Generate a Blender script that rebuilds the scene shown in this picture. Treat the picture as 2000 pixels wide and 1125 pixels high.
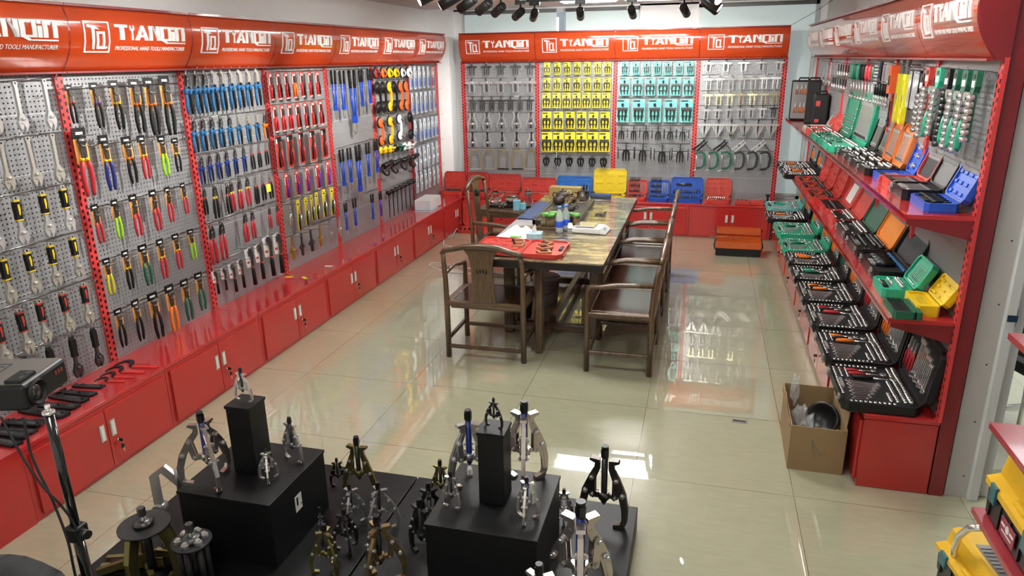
import bpy, bmesh, math, random
from mathutils import Vector, Matrix, Euler
for _o in list(bpy.data.objects): bpy.data.objects.remove(_o)
SC = bpy.context.scene
COL = SC.collection
PI = math.pi
R = math.radians

# ------------------------------------------------------------------ camera
cam_d = bpy.data.cameras.new('camera')
cam_d.sensor_width = 36.0
cam_d.lens = 36.0 * 1394.35 / 2000.0
cam_d.clip_start = 0.05
cam_d.clip_end = 60
cam = bpy.data.objects.new('camera', cam_d)
COL.objects.link(cam)
def _aim():
    pitch, yaw, roll = 0.310507, -0.261834, -0.01585017
    cy, sy, cp, sp = math.cos(yaw), math.sin(yaw), math.cos(pitch), math.sin(pitch)
    f = Vector((sy*cp, cy*cp, -sp)); r = Vector((cy, -sy, 0)); u = r.cross(f)
    cr, sr = math.cos(roll), math.sin(roll)
    r2 = cr*r + sr*u; u2 = -sr*r + cr*u
    m = Matrix((r2, u2, -f)).transposed().to_4x4()
    m.translation = Vector((0.245276, -4.162419, 2.12472))
    cam.matrix_world = m
_aim()
SC.camera = cam

# ------------------------------------------------------------------ world, exposure
w = bpy.data.worlds.new('world'); SC.world = w; w.use_nodes = True
w.node_tree.nodes['Background'].inputs[0].default_value = (0.80, 0.90, 1.0, 1)
w.node_tree.nodes['Background'].inputs[1].default_value = 0.35
SC.view_settings.view_transform = 'Standard'
SC.view_settings.look = 'None'
SC.view_settings.gamma = 1.0
SC.view_settings.use_curve_mapping = False
SC.view_settings.exposure = 0.38

def area(name, loc, sx, sy, power, col=(1, .97, .92), rot=(0, 0, 0)):
    d = bpy.data.lights.new(name, 'AREA'); d.shape = 'RECTANGLE'; d.size = sx; d.size_y = sy
    d.energy = power; d.color = col
    o = bpy.data.objects.new(name, d); o.location = loc; o.rotation_euler = rot
    COL.objects.link(o); return o
# ceiling lamps: their emissive tubes (built with the ceiling) light the room
LAMPS = [(-1.02, 3.75), (-.35, 3.75), (-1.02, .9), (-.35, .9), (-2.0, -1.0), (.6, -1.0), (-.9, -3.7)]
TUBE = 96.
# overhead area light for the neighbouring room beyond the doorway
area('next_room_light', (3.4, 1.0, 2.6), 1.5, 1.5, 60, (.95, .98, 1))
# daylight behind the roller blinds
for bx in (-2.2, -1.1, .7): area('window_daylight', (bx, 5.95, 1.7), .9, 1.9, 10, (.75, .9, 1), (R(-90), 0, 0))

# ------------------------------------------------------------------ materials
MATS = {}
def mat(name, col, rough=.5, metal=0., coat=0., spec=.5, var=.08, scale=18., bump=0., trans=0., alpha=1., emit=None, estr=1., ior=1.5):
    if name in MATS: return MATS[name]
    m = bpy.data.materials.new(name); m.use_nodes = True
    nt = m.node_tree; b = nt.nodes['Principled BSDF']
    tc = nt.nodes.new('ShaderNodeTexCoord'); nz = nt.nodes.new('ShaderNodeTexNoise')
    nz.inputs['Scale'].default_value = scale; nz.inputs['Detail'].default_value = 3
    nt.links.new(tc.outputs['Object'], nz.inputs['Vector'])
    mx = nt.nodes.new('ShaderNodeMix'); mx.data_type = 'RGBA'
    mx.inputs['A'].default_value = (*[c*(1-var) for c in col], 1)
    mx.inputs['B'].default_value = (*[min(1, c*(1+var)) for c in col], 1)
    nt.links.new(nz.outputs['Fac'], mx.inputs['Factor'])
    nt.links.new(mx.outputs['Result'], b.inputs['Base Color'])
    b.inputs['Roughness'].default_value = rough; b.inputs['Metallic'].default_value = metal
    b.inputs['Coat Weight'].default_value = coat; b.inputs['Coat Roughness'].default_value = .06
    b.inputs['Specular IOR Level'].default_value = spec
    b.inputs['Transmission Weight'].default_value = trans; b.inputs['Alpha'].default_value = alpha
    b.inputs['IOR'].default_value = ior
    if emit: b.inputs['Emission Color'].default_value = (*emit, 1); b.inputs['Emission Strength'].default_value = estr
    if bump:
        bp = nt.nodes.new('ShaderNodeBump'); bp.inputs['Strength'].default_value = bump; bp.inputs['Distance'].default_value = .004
        nt.links.new(nz.outputs['Fac'], bp.inputs['Height']); nt.links.new(bp.outputs['Normal'], b.inputs['Normal'])
    MATS[name] = m; return m
def nd(nt, t, **k):
    n = nt.nodes.new(t)
    for a, v in k.items(): setattr(n, a, v)
    return n
def mth(nt, op, a, b=None, c=None):
    n = nt.nodes.new('ShaderNodeMath'); n.operation = op
    for i, v in enumerate((a, b, c)):
        if v is None: continue
        if isinstance(v, (int, float)): n.inputs[i].default_value = v
        else: nt.links.new(v, n.inputs[i])
    return n.outputs[0]

def pegboard_mat():
    m = bpy.data.materials.new('perforated_steel'); m.use_nodes = True; nt = m.node_tree
    b = nt.nodes['Principled BSDF']; out = nt.nodes['Material Output']
    tc = nd(nt, 'ShaderNodeTexCoord'); sp = nd(nt, 'ShaderNodeSeparateXYZ'); nt.links.new(tc.outputs['Object'], sp.inputs[0])
    p = .0255
    def cell(o): return mth(nt, 'SUBTRACT', mth(nt, 'FRACT', mth(nt, 'DIVIDE', o, p)), .5)
    x = cell(sp.outputs['X']); z = cell(sp.outputs['Z'])
    d = mth(nt, 'SQRT', mth(nt, 'ADD', mth(nt, 'MULTIPLY', x, x), mth(nt, 'MULTIPLY', z, z)))
    hole = mth(nt, 'LESS_THAN', d, .185)
    # seam between the stacked boards every 0.3 m
    sm = mth(nt, 'LESS_THAN', mth(nt, 'FRACT', mth(nt, 'DIVIDE', mth(nt, 'ADD', sp.outputs['Z'], .213), .3)), .013)
    mx = nd(nt, 'ShaderNodeMix', data_type='RGBA'); mx.inputs['A'].default_value = (.33, .335, .345, 1); mx.inputs['B'].default_value = (.62, .63, .64, 1)
    nt.links.new(sm, mx.inputs['Factor']); nt.links.new(mx.outputs['Result'], b.inputs['Base Color'])
    b.inputs['Roughness'].default_value = .34; b.inputs['Metallic'].default_value = .25
    tr = nd(nt, 'ShaderNodeBsdfTransparent'); ms = nd(nt, 'ShaderNodeMixShader')
    nt.links.new(hole, ms.inputs[0]); nt.links.new(b.outputs[0], ms.inputs[1]); nt.links.new(tr.outputs[0], ms.inputs[2])
    nt.links.new(ms.outputs[0], out.inputs[0]); return m
def upright_mat():
    m = bpy.data.materials.new('slotted_red_upright'); m.use_nodes = True; nt = m.node_tree
    b = nt.nodes['Principled BSDF']
    tc = nd(nt, 'ShaderNodeTexCoord'); sp = nd(nt, 'ShaderNodeSeparateXYZ'); nt.links.new(tc.outputs['Object'], sp.inputs[0])
    ax = mth(nt, 'ABSOLUTE', sp.outputs['X'])
    inx = mth(nt, 'MULTIPLY', mth(nt, 'GREATER_THAN', ax, .0085), mth(nt, 'LESS_THAN', ax, .0225))
    fz = mth(nt, 'LESS_THAN', mth(nt, 'FRACT', mth(nt, 'ADD', mth(nt, 'DIVIDE', sp.outputs['Z'], .038), mth(nt, 'MULTIPLY', mth(nt, 'GREATER_THAN', sp.outputs['X'], 0), .5))), .5)
    mx = nd(nt, 'ShaderNodeMix', data_type='RGBA'); mx.inputs['A'].default_value = (.66, .05, .05, 1); mx.inputs['B'].default_value = (.006, .006, .006, 1)
    nt.links.new(mth(nt, 'MULTIPLY', inx, fz), mx.inputs['Factor']); nt.links.new(mx.outputs['Result'], b.inputs['Base Color'])
    b.inputs['Roughness'].default_value = .35; return m
def floor_mat():
    m = bpy.data.materials.new('polished_beige_tile'); m.use_nodes = True; nt = m.node_tree
    b = nt.nodes['Principled BSDF']
    tc = nd(nt, 'ShaderNodeTexCoord'); sp = nd(nt, 'ShaderNodeSeparateXYZ'); nt.links.new(tc.outputs['Object'], sp.inputs[0])
    def line(o):
        f = mth(nt, 'FRACT', mth(nt, 'ADD', mth(nt, 'DIVIDE', o, .8), .5))
        return mth(nt, 'LESS_THAN', mth(nt, 'ABSOLUTE', mth(nt, 'SUBTRACT', f, .5)), .0016)
    g = mth(nt, 'MAXIMUM', line(sp.outputs['X']), line(sp.outputs['Y']))
    n1 = nd(nt, 'ShaderNodeTexNoise'); n1.inputs['Scale'].default_value = 2.2; n1.inputs['Detail'].default_value = 6; n1.inputs['Roughness'].default_value = .65
    nt.links.new(tc.outputs['Object'], n1.inputs['Vector'])
    mp = nd(nt, 'ShaderNodeMapping'); mp.inputs['Scale'].default_value = (3, 14, 1); nt.links.new(tc.outputs['Object'], mp.inputs[0])
    n2 = nd(nt, 'ShaderNodeTexNoise'); n2.inputs['Scale'].default_value = 3; n2.inputs['Detail'].default_value = 8; nt.links.new(mp.outputs[0], n2.inputs['Vector'])
    f = mth(nt, 'ADD', mth(nt, 'MULTIPLY', n1.outputs['Fac'], .5), mth(nt, 'MULTIPLY', n2.outputs['Fac'], .5))
    rp = nd(nt, 'ShaderNodeMapRange'); rp.inputs['From Min'].default_value = .35; rp.inputs['From Max'].default_value = .65; nt.links.new(f, rp.inputs[0])
    c1 = nd(nt, 'ShaderNodeMix', data_type='RGBA'); c1.inputs['A'].default_value = (.405, .405, .275, 1); c1.inputs['B'].default_value = (.455, .455, .315, 1)
    nt.links.new(rp.outputs[0], c1.inputs['Factor'])
    c2 = nd(nt, 'ShaderNodeMix', data_type='RGBA'); c2.inputs['B'].default_value = (.10, .075, .05, 1)
    nt.links.new(g, c2.inputs['Factor']); nt.links.new(c1.outputs['Result'], c2.inputs['A'])
    nt.links.new(c2.outputs['Result'], b.inputs['Base Color'])
    b.inputs['Roughness'].default_value = .25; b.inputs['Specular IOR Level'].default_value = .3
    b.inputs['Coat Weight'].default_value = 1.; b.inputs['Coat Roughness'].default_value = .008; b.inputs['Coat IOR'].default_value = 2.1
    return m
def ceiling_mat():
    m = bpy.data.materials.new('mineral_fibre_ceiling_tile'); m.use_nodes = True; nt = m.node_tree
    b = nt.nodes['Principled BSDF']
    tc = nd(nt, 'ShaderNodeTexCoord'); sp = nd(nt, 'ShaderNodeSeparateXYZ'); nt.links.new(tc.outputs['Object'], sp.inputs[0])
    def line(o):
        f = mth(nt, 'FRACT', mth(nt, 'DIVIDE', o, .6)); return mth(nt, 'LESS_THAN', f, .02)
    g = mth(nt, 'MAXIMUM', line(sp.outputs['X']), line(sp.outputs['Y']))
    n = nd(nt, 'ShaderNodeTexNoise'); n.inputs['Scale'].default_value = 160
    c = nd(nt, 'ShaderNodeMix', data_type='RGBA'); c.inputs['A'].default_value = (.74, .69, .66, 1); c.inputs['B'].default_value = (.82, .77, .74, 1); nt.links.new(n.outputs['Fac'], c.inputs['Factor'])
    c2 = nd(nt, 'ShaderNodeMix', data_type='RGBA'); c2.inputs['B'].default_value = (.26, .24, .23, 1)
    nt.links.new(g, c2.inputs['Factor']); nt.links.new(c.outputs['Result'], c2.inputs['A']); nt.links.new(c2.outputs['Result'], b.inputs['Base Color'])
    b.inputs['Roughness'].default_value = .9; return m
def wood_mat(name, a, bcol, rough=.28, stretch=(14, 14, 1.2)):
    m = bpy.data.materials.new(name); m.use_nodes = True; nt = m.node_tree
    b = nt.nodes['Principled BSDF']
    tc = nd(nt, 'ShaderNodeTexCoord'); mp = nd(nt, 'ShaderNodeMapping'); mp.inputs['Scale'].default_value = stretch
    nt.links.new(tc.outputs['Object'], mp.inputs[0])
    n = nd(nt, 'ShaderNodeTexNoise'); n.inputs['Scale'].default_value = 3.; n.inputs['Detail'].default_value = 8; n.inputs['Distortion'].default_value = 1.2
    nt.links.new(mp.outputs[0], n.inputs['Vector'])
    r = nd(nt, 'ShaderNodeMapRange'); r.inputs['From Min'].default_value = .35; r.inputs['From Max'].default_value = .65; nt.links.new(n.outputs['Fac'], r.inputs[0])
    c = nd(nt, 'ShaderNodeMix', data_type='RGBA'); c.inputs['A'].default_value = (*a, 1); c.inputs['B'].default_value = (*bcol, 1)
    nt.links.new(r.outputs[0], c.inputs['Factor']); nt.links.new(c.outputs['Result'], b.inputs['Base Color'])
    b.inputs['Roughness'].default_value = rough; b.inputs['Coat Weight'].default_value = .25; b.inputs['Coat Roughness'].default_value = .2
    return m
def patchy_mat():   # bronzed table top with large worn flakes
    m = bpy.data.materials.new('bronze_flake_lacquer'); m.use_nodes = True; nt = m.node_tree
    b = nt.nodes['Principled BSDF']
    tc = nd(nt, 'ShaderNodeTexCoord'); mp = nd(nt, 'ShaderNodeMapping'); mp.inputs['Scale'].default_value = (1.5, 4.5, 1); nt.links.new(tc.outputs['Object'], mp.inputs[0])
    n = nd(nt, 'ShaderNodeTexNoise'); n.inputs['Scale'].default_value = 3.2; n.inputs['Detail'].default_value = 9; n.inputs['Roughness'].default_value = .7; nt.links.new(mp.outputs[0], n.inputs['Vector'])
    r = nd(nt, 'ShaderNodeMapRange'); r.inputs['From Min'].default_value = .47; r.inputs['From Max'].default_value = .56; nt.links.new(n.outputs['Fac'], r.inputs[0])
    c = nd(nt, 'ShaderNodeMix', data_type='RGBA'); c.inputs['A'].default_value = (.13, .10, .065, 1); c.inputs['B'].default_value = (.48, .42, .22, 1)
    nt.links.new(r.outputs[0], c.inputs['Factor']); nt.links.new(c.outputs['Result'], b.inputs['Base Color'])
    b.inputs['Roughness'].default_value = .22; b.inputs['Metallic'].default_value = .35; b.inputs['Coat Weight'].default_value = .3
    return m

M_PEG = pegboard_mat(); M_UP = upright_mat(); M_FLOOR = floor_mat(); M_CEIL = ceiling_mat()
M_WOOD = wood_mat('dark_walnut', (.05, .028, .014), (.12, .068, .032))
M_WOODX = wood_mat('dark_walnut_crosswise', (.05, .028, .014), (.12, .068, .032), stretch=(1.2, 14, 14))
M_SEAT = wood_mat('polished_rosewood_seat', (.030, .010, .006), (.055, .020, .010), .16, (1.5, 9, 9))
M_TABLE = patchy_mat()
RED = mat('red_cabinet_enamel', (.43, .022, .020), .20, coat=.45, var=.03, scale=3)
REDT = mat('red_top_enamel', (.50, .03, .032), .10, coat=.7, var=.03, scale=3)
MAROON = mat('deep_red_enamel', (.20, .012, .014), .30, coat=.2, var=.03, scale=3)
ORANGE = mat('orange_sign_acrylic', (.47, .050, .009), .12, coat=.8, var=.03, scale=2)
SIGNW = mat('white_sign_letter', (.82, .82, .80), .4)
CHROME = mat('polished_chrome', (.80, .80, .79), .17, .82)
STEEL = mat('satin_steel', (.52, .52, .51), .28, .8)
NICKEL = mat('warm_nickel', (.62, .59, .52), .30, .75)
DSTEEL = mat('dark_forged_steel', (.10, .10, .10), .33, .8)
BLACK = mat('black_plastic', (.006, .006, .0065), .36, spec=.4)
BLKM = mat('matt_black_rubber', (.006, .006, .006), .6, spec=.35)
BLKG = mat('glossy_black', (.006, .006, .007), .12, coat=.5)
BRD = mat('black_laminate', (.0035, .0035, .004), .45, spec=.3, scale=4)
GREY = mat('mid_grey_plastic', (.22, .22, .22), .45)
WHITE = mat('white_plastic', (.78, .78, .76), .4)
REDP = mat('red_plastic', (.50, .042, .030), .38)
CHW = mat('bright_wrench_chrome', (.74, .74, .73), .27, .55); NKW = mat('pale_wrench_nickel', (.58, .56, .50), .32, .55)
REDG = mat('red_grip', (.45, .02, .03), .42)
BLUEP = mat('blue_case_plastic', (.012, .075, .42), .38)
BLUEG = mat('bright_blue_grip', (.010, .12, .30), .42)
NAVYG = mat('royal_blue_grip', (.008, .030, .22), .42)
NAVY = mat('navy_blue_grip', (.01, .018, .16), .42)
BLUET = mat('blue_steel_tube', (.012, .055, .42), .3)
PURP = mat('violet_grip', (.07, .02, .33), .42)
GREENP = mat('green_case_plastic', (.02, .36, .21), .42)
TEAL = mat('teal_card', (.14, .52, .47), .5)
DGREEN = mat('dark_green_plastic', (.01, .10, .055), .4)
LIME = mat('lime_grip', (.30, .62, .02), .42)
YELL = mat('yellow_plastic', (.80, .55, .008), .4)
YELC = mat('yellow_card', (.82, .68, .03), .5)
YELG = mat('yellow_grip', (.66, .58, .02), .42)
ORG = mat('orange_plastic', (.85, .20, .02), .42)
ORGC = mat('orange_card', (.80, .36, .09), .5)
GOLD = mat('brass_plate', (.70, .50, .14), .3, 1.)
OLIVE = mat('olive_zinc_chromate', (.23, .20, .075), .36, .85)
KRAFT = mat('kraft_cardboard', (.27, .18, .085), .85, var=.15, scale=6)
KRAFTD = mat('kraft_cardboard_inside', (.15, .098, .05), .9, var=.15, scale=6)
GLASS = mat('clear_glass', (.95, .97, .97), .02, trans=1., ior=1.45, var=0)
PLASTIC = mat('clear_film', (.8, .82, .84), .15, alpha=.28, var=.05)
BLISTER = mat('clear_blister', (.8, .84, .88), .1, alpha=.22, var=.05)
WALL = mat('white_emulsion', (.93, .93, .92), .9, var=.02, scale=3)
WALLR = mat('grey_white_partition', (.52, .50, .48), .85, var=.03, scale=3)
FRAMEW = mat('white_upvc', (.72, .74, .74), .4, var=.02)
BLIND = mat('teal_grey_roller_blind', (.50, .58, .56), .85, var=.03, scale=40, emit=(.66, .80, .80), estr=.22)  # emission stands in for daylight glowing through the fabric
CLOTHB = mat('slate_blue_towel', (.06, .085, .17), .95, bump=.6, scale=90)
CLOTHK = mat('black_cloth', (.012, .013, .015), .6, bump=.5, scale=25)
LED = mat('lamp_tube', (1, 1, 1), .5, emit=(1, .99, .955), estr=TUBE)
LEDS = mat('spot_lens', (1, 1, 1), .4, emit=(1, .98, .94), estr=14.)

# ------------------------------------------------------------------ mesh builder
class MB:
    def __init__(s): s.b = bmesh.new(); s.mi = 0
    def _fin(s, geo_faces):
        for f in geo_faces: f.material_index = s.mi
    def box(s, c, d, rot=None, bev=0., taper=None):
        m = Matrix.Translation(Vector(c))
        if rot: m = m @ Euler(rot).to_matrix().to_4x4()
        r = bmesh.ops.create_cube(s.b, size=1.0, matrix=Matrix.Identity(4))
        vs = r['verts']
        for v in vs:
            k = 1.
            if taper and v.co.z > 0: k = taper
            v.co = Vector((v.co.x*d[0]*k, v.co.y*d[1]*k, v.co.z*d[2]))
            v.co = m @ v.co
        fs = list({f for v in vs for f in v.link_faces}); s._fin(fs)
        if bev:
            es = list({e for v in vs for e in v.link_edges})
            q = bmesh.ops.bevel(s.b, geom=es, offset=bev, segments=2, affect='EDGES', profile=.5)
            for f in q['faces']: f.material_index = s.mi
        return s
    def ring(s, c, ax, r, n, ph=0.):
        ax = Vector(ax).normalized(); t = Vector((0, 0, 1)) if abs(ax.z) < .9 else Vector((1, 0, 0))
        u = ax.cross(t).normalized(); v = ax.cross(u)
        return [s.b.verts.new(Vector(c) + r*(math.cos(2*PI*i/n+ph)*u + math.sin(2*PI*i/n+ph)*v)) for i in range(n)]
    def skin(s, rings, cap=True, smooth=True):
        n = len(rings[0])
        for a, b in zip(rings, rings[1:]):
            for i in range(n):
                f = s.b.faces.new((a[i], a[(i+1) % n], b[(i+1) % n], b[i])); f.material_index = s.mi; f.smooth = smooth
        if cap:
            for r in (rings[0], rings[-1]):
                try: f = s.b.faces.new(r); f.material_index = s.mi
                except ValueError: pass
        return s
    def cyl(s, p0, p1, r0, r1=None, n=12, cap=True, smooth=True):
        if r1 is None: r1 = r0
        p0 = Vector(p0); p1 = Vector(p1); ax = p1-p0
        return s.skin([s.ring(p0, ax, r0, n), s.ring(p1, ax, r1, n)], cap, smooth and n > 7)
    def lathe(s, prof, n=20, o=(0, 0, 0), ax=(0, 0, 1), cap=True):
        o = Vector(o); a = Vector(ax).normalized()
        return s.skin([s.ring(o + a*z, a, max(r, 1e-4), n) for r, z in prof], cap)
    def tube(s, pts, r, n=8, cap=True):
        pts = [Vector(p) for p in pts]; rs = r if isinstance(r, (list, tuple)) else [r]*len(pts)
        rings = []; prev = None
        for i, p in enumerate(pts):
            a = (pts[min(i+1, len(pts)-1)] - pts[max(i-1, 0)]).normalized()
            if prev is None:
                t = Vector((0, 0, 1)) if abs(a.z) < .9 else Vector((1, 0, 0)); u = a.cross(t).normalized()
            else: u = (prev - a*prev.dot(a)).normalized()
            prev = u; v = a.cross(u)
            rings.append([s.b.verts.new(p + rs[i]*(math.cos(2*PI*k/n)*u + math.sin(2*PI*k/n)*v)) for k in range(n)])
        return s.skin(rings, cap)
    def prism(s, poly, y0, y1, ax='xz', M=None):
        def P(a, b, h):
            v = Vector((a, h, b)) if ax == 'xz' else (Vector((a, b, h)) if ax == 'xy' else Vector((h, a, b)))
            return M @ v if M else v
        A = [s.b.verts.new(P(a, b, y0)) for a, b in poly]; B = [s.b.verts.new(P(a, b, y1)) for a, b in poly]
        n = len(poly); fs = []
        for i in range(n): fs.append(s.b.faces.new((A[i], A[(i+1) % n], B[(i+1) % n], B[i])))
        fs.append(s.b.faces.new(A)); fs.append(s.b.faces.new(B)); s._fin(fs); return s
    def strip(s, line, wid, y0, y1, ax='xz', M=None):      # constant or varying width band along a 2D polyline, as one prism
        L = [Vector(p) for p in line]; n = len(L); W = wid if isinstance(wid, (list, tuple)) else [wid]*n
        a = []; b = []
        for i, p in enumerate(L):
            d = (L[min(i+1, n-1)] - L[max(i-1, 0)]).normalized(); q = Vector((-d.y, d.x))
            a.append(tuple(p + q*W[i]/2)); b.append(tuple(p - q*W[i]/2))
        for i in range(n-1):
            s.prism([a[i], a[i+1], b[i+1], b[i]], y0, y1, ax, M)
        return s
    def quadstrip(s, A, B, y0, y1): return s
    def sph(s, c, r, n=12, sz=None):
        q = bmesh.ops.create_uvsphere(s.b, u_segments=n, v_segments=max(6, n//2), radius=1.0)
        sz = sz or (r, r, r)
        for v in q['verts']: v.co = Vector((v.co.x*sz[0], v.co.y*sz[1], v.co.z*sz[2])) + Vector(c)
        fs = {f for v in q['verts'] for f in v.link_faces}
        for f in fs: f.smooth = True; f.material_index = s.mi
        return s
    def mesh(s, name, *mats):
        bmesh.ops.recalc_face_normals(s.b, faces=s.b.faces)
        me = bpy.data.meshes.new(name); s.b.to_mesh(me); s.b.free()
        for m in mats: me.materials.append(m)
        return me
def link(name, me, parent=None, loc=(0, 0, 0), rot=(0, 0, 0), label=None):
    o = bpy.data.objects.new(name, me); COL.objects.link(o); o.location = loc; o.rotation_euler = rot
    if parent: o.parent = parent
    if label: o['label'] = label
    return o
def tag(o, label, cat, group=None, kind=None):
    if label: o['label'] = label
    if cat: o['category'] = cat
    if group: o['group'] = group
    if kind: o['kind'] = kind
    return o
def struct(name, me, loc=(0, 0, 0), rot=(0, 0, 0), parent=None):
    o = link(name, me, parent, loc, rot)
    if not parent: o['kind'] = 'structure'
    return o
def thing(name, label, cat, loc=(0, 0, 0), rot=(0, 0, 0), group=None, scale=1.):
    o = bpy.data.objects.new(name, None); COL.objects.link(o); o.location = loc; o.rotation_euler = rot
    o.empty_display_size = .05; o.scale = (scale,)*3 if isinstance(scale, (int, float)) else scale
    return tag(o, label, cat, group)
def spawn(name, parts, label, cat, loc, rot=(0, 0, 0), group=None, scale=1.):
    """parts: one mesh, or a list of (part name, mesh[, sub-parts[, label]])"""
    if not isinstance(parts, list):
        o = link(name, parts, None, loc, rot); o.scale = (scale,)*3 if isinstance(scale, (int, float)) else scale
        return tag(o, label, cat, group)
    t = thing(name, label, cat, loc, rot, group, scale)
    def add(ps, par):
        for p in ps:
            c = link(p[0], p[1], par)
            if len(p) > 3 and p[3]: c['label'] = p[3]
            if len(p) > 2 and p[2]: add(p[2], c)
    add(parts, t)
    return t
ORD = ['first', 'second', 'third', 'fourth', 'fifth', 'sixth', 'seventh', 'eighth', 'ninth', 'tenth', 'eleventh', 'twelfth']
RL = (0, 0, R(90)); RB = (0, 0, 0); RR = (0, 0, R(-90))
# ------------------------------------------------------------------ room shell
CZ = 2.74
m = MB(); m.box((1.0, .5, -.02), (11, 12.2, .04)); struct('floor', m.mesh('floor', M_FLOOR))
m = MB(); m.box((1.0, .5, CZ+.02), (11, 12.2, .04)); struct('ceiling', m.mesh('ceiling', M_CEIL))
m = MB(); m.box((-3.38, -.2, CZ/2), (.12, 10.5, CZ)); struct('wall_left', m.mesh('wall_left', WALL))
m = MB(); m.box((-3.17, 5.18, CZ/2), (.30, .24, CZ)); struct('wall_corner', m.mesh('wall_corner', WALL))
m = MB(); m.box((-.5, -5.45, CZ/2), (6.0, .1, CZ)); struct('wall_front', m.mesh('wall_front', WALL))
# window wall: low sill wall, piers and head around three openings
YW = 5.36
m = MB()
m.box((-.75, YW, .20), (4.6, .12, .40)); m.box((-2.97, YW, 1.57), (.16, .12, 2.34)); m.box((-.26, YW, 1.57), (.70, .12, 2.34)); m.box((1.50, YW, 1.57), (.12, .12, 2.34))
m.box((-.75, YW, 2.73), (4.6, .12, .02))
struct('wall_back', m.mesh('wall_back', WALL))
def window(nm, x0, x1, blinds):
    m = MB(); z0, z1 = .40, 2.72
    for x in (x0+.02, x1-.02): m.box((x, YW-.03, (z0+z1)/2), (.045, .09, z1-z0))
    for z in (z0+.02, z1-.02): m.box(((x0+x1)/2, YW-.03, z), (x1-x0, .09, .045))
    if len(blinds) > 1: m.box(((x0+x1)/2, YW-.03, (z0+z1)/2), (.06, .09, z1-z0))
    fr = struct(nm, m.mesh('window_frame', FRAMEW))
    m = MB(); m.box(((x0+x1)/2, YW+.03, (z0+z1)/2), (x1-x0-.02, .006, z1-z0)); link('pane', m.mesh('pane', GLASS), fr)
window('window_1', -2.89, -.61, (1, 2)); window('window_2', .09, 1.44, (1,))
for x0, x1, lab in ((-2.86, -1.645, 'teal grey roller blind behind the left half of the sign row'), (-1.525, -.62, 'teal grey roller blind in the middle, beside the white pier'), (.13, 1.40, 'teal grey roller blind in the right window by the corner')):
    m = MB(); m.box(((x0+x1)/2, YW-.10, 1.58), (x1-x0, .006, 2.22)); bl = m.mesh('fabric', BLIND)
    m = MB(); m.cyl((x0, YW-.11, 2.695), (x1, YW-.11, 2.695), .022, n=14); ro = m.mesh('roller', GREY)
    m = MB(); m.box(((x0+x1)/2, YW-.10, .46), (x1-x0, .016, .03)); ba = m.mesh('bottom_bar', WHITE)
    m = MB()
    for k in range(110): m.sph((x0-.015, YW-.12, 2.66-.019*k), .0045, 5)
    ch = m.mesh('bead_chain', WHITE)
    t = spawn('roller_blind', [('fabric', bl), ('roller', ro), ('bottom_bar', ba), ('bead_chain', ch)], lab, 'blind', (0, 0, 0))
# right partition, its bare plaster end and the white doorway beside it
m = MB(); m.box((1.60, 2.36, CZ/2), (.13, 5.88, CZ)); struct('wall_right', m.mesh('wall_right', WALLR))
m = MB(); m.box((1.585, -.597, CZ/2), (.10, .03, CZ)); m.box((1.532, -.59, CZ/2), (.008, .045, CZ))
for k in range(9): m.mi = 1; m.cyl((1.60, -.613, .12+.3*k), (1.60, -.611, .12+.3*k), .004, n=8)
struct('trim_1', m.mesh('plasterboard_end', WALLR, BLKM))
m = MB()
m.box((1.650, -.60, 1.05), (.045, .075, 2.10), bev=.004); m.box((1.70, -.56, 1.05), (.06, .05, 2.10), bev=.003)
m.box((2.15, -.60, 2.12), (1.05, .075, .06), bev=.004); m.box((2.62, -.58, 1.05), (.08, .10, 2.10), bev=.004)
dr = struct('door_1', m.mesh('door_frame', FRAMEW))
m = MB(); m.box((1.6735, -.602, .965), (.006, .055, .085)); m.box((1.655, -.641, .965), (.04, .006, .03)); link('strike_plate', m.mesh('strike_plate', mat('blue_black_steel', (.03, .07, .12), .3, .8)), dr)
m = MB(); m.box((2.15, -.60, 2.45), (1.05, .10, .60)); m.box((4.0, -.60, CZ/2), (2.7, .10, CZ)); struct('wall_doorway', m.mesh('wall_doorway', WALLR))
m = MB(); m.box((4.4, 3.6, CZ/2), (4.5, .1, CZ)); m.box((6.4, -1, CZ/2), (.1, 9.2, CZ)); struct('wall_beyond', m.mesh('wall_beyond', WALL))

# ------------------------------------------------------------------ ceiling lamps
def troffer():
    m = MB()
    for a, b in (((-.3, 0), (.01, .6)), ((.3, 0), (.01, .6))): m.box((a[0], 0, -.012), (.012, .6, .024))
    for y in (-.3, .3): m.box((0, y, -.012), (.6, .012, .024))
    m.box((0, 0, -.004), (.6, .6, .006)); fr = m.mesh('frame', FRAMEW)
    m = MB()
    for k in (-1, 1): m.box((k*.285, 0, -.036), (.012, .5, .03))
    lo = m.mesh('lamp_holder', FRAMEW)
    tubes = []
    for y in (-.18, 0, .18):
        m = MB(); m.cyl((-.28, y, -.045), (.28, y, -.045), .013, n=8); tubes.append(('tube', m.mesh('tube', LED)))
    return [('frame', fr), ('lamp_holder', lo)] + tubes
TRO = troffer()
TL = ['over the left rear of the table', 'over the right rear of the table', 'over the left middle of the table', 'over the right middle of the table', 'over the left aisle', 'over the right aisle', 'over the display plinths at the front']
for (lx, ly), s in zip(LAMPS, TL):
    spawn('ceiling_light', TRO, 'square three tube lamp ' + s, 'ceiling light', (lx, ly, CZ), group='ceiling lamps')

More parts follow.
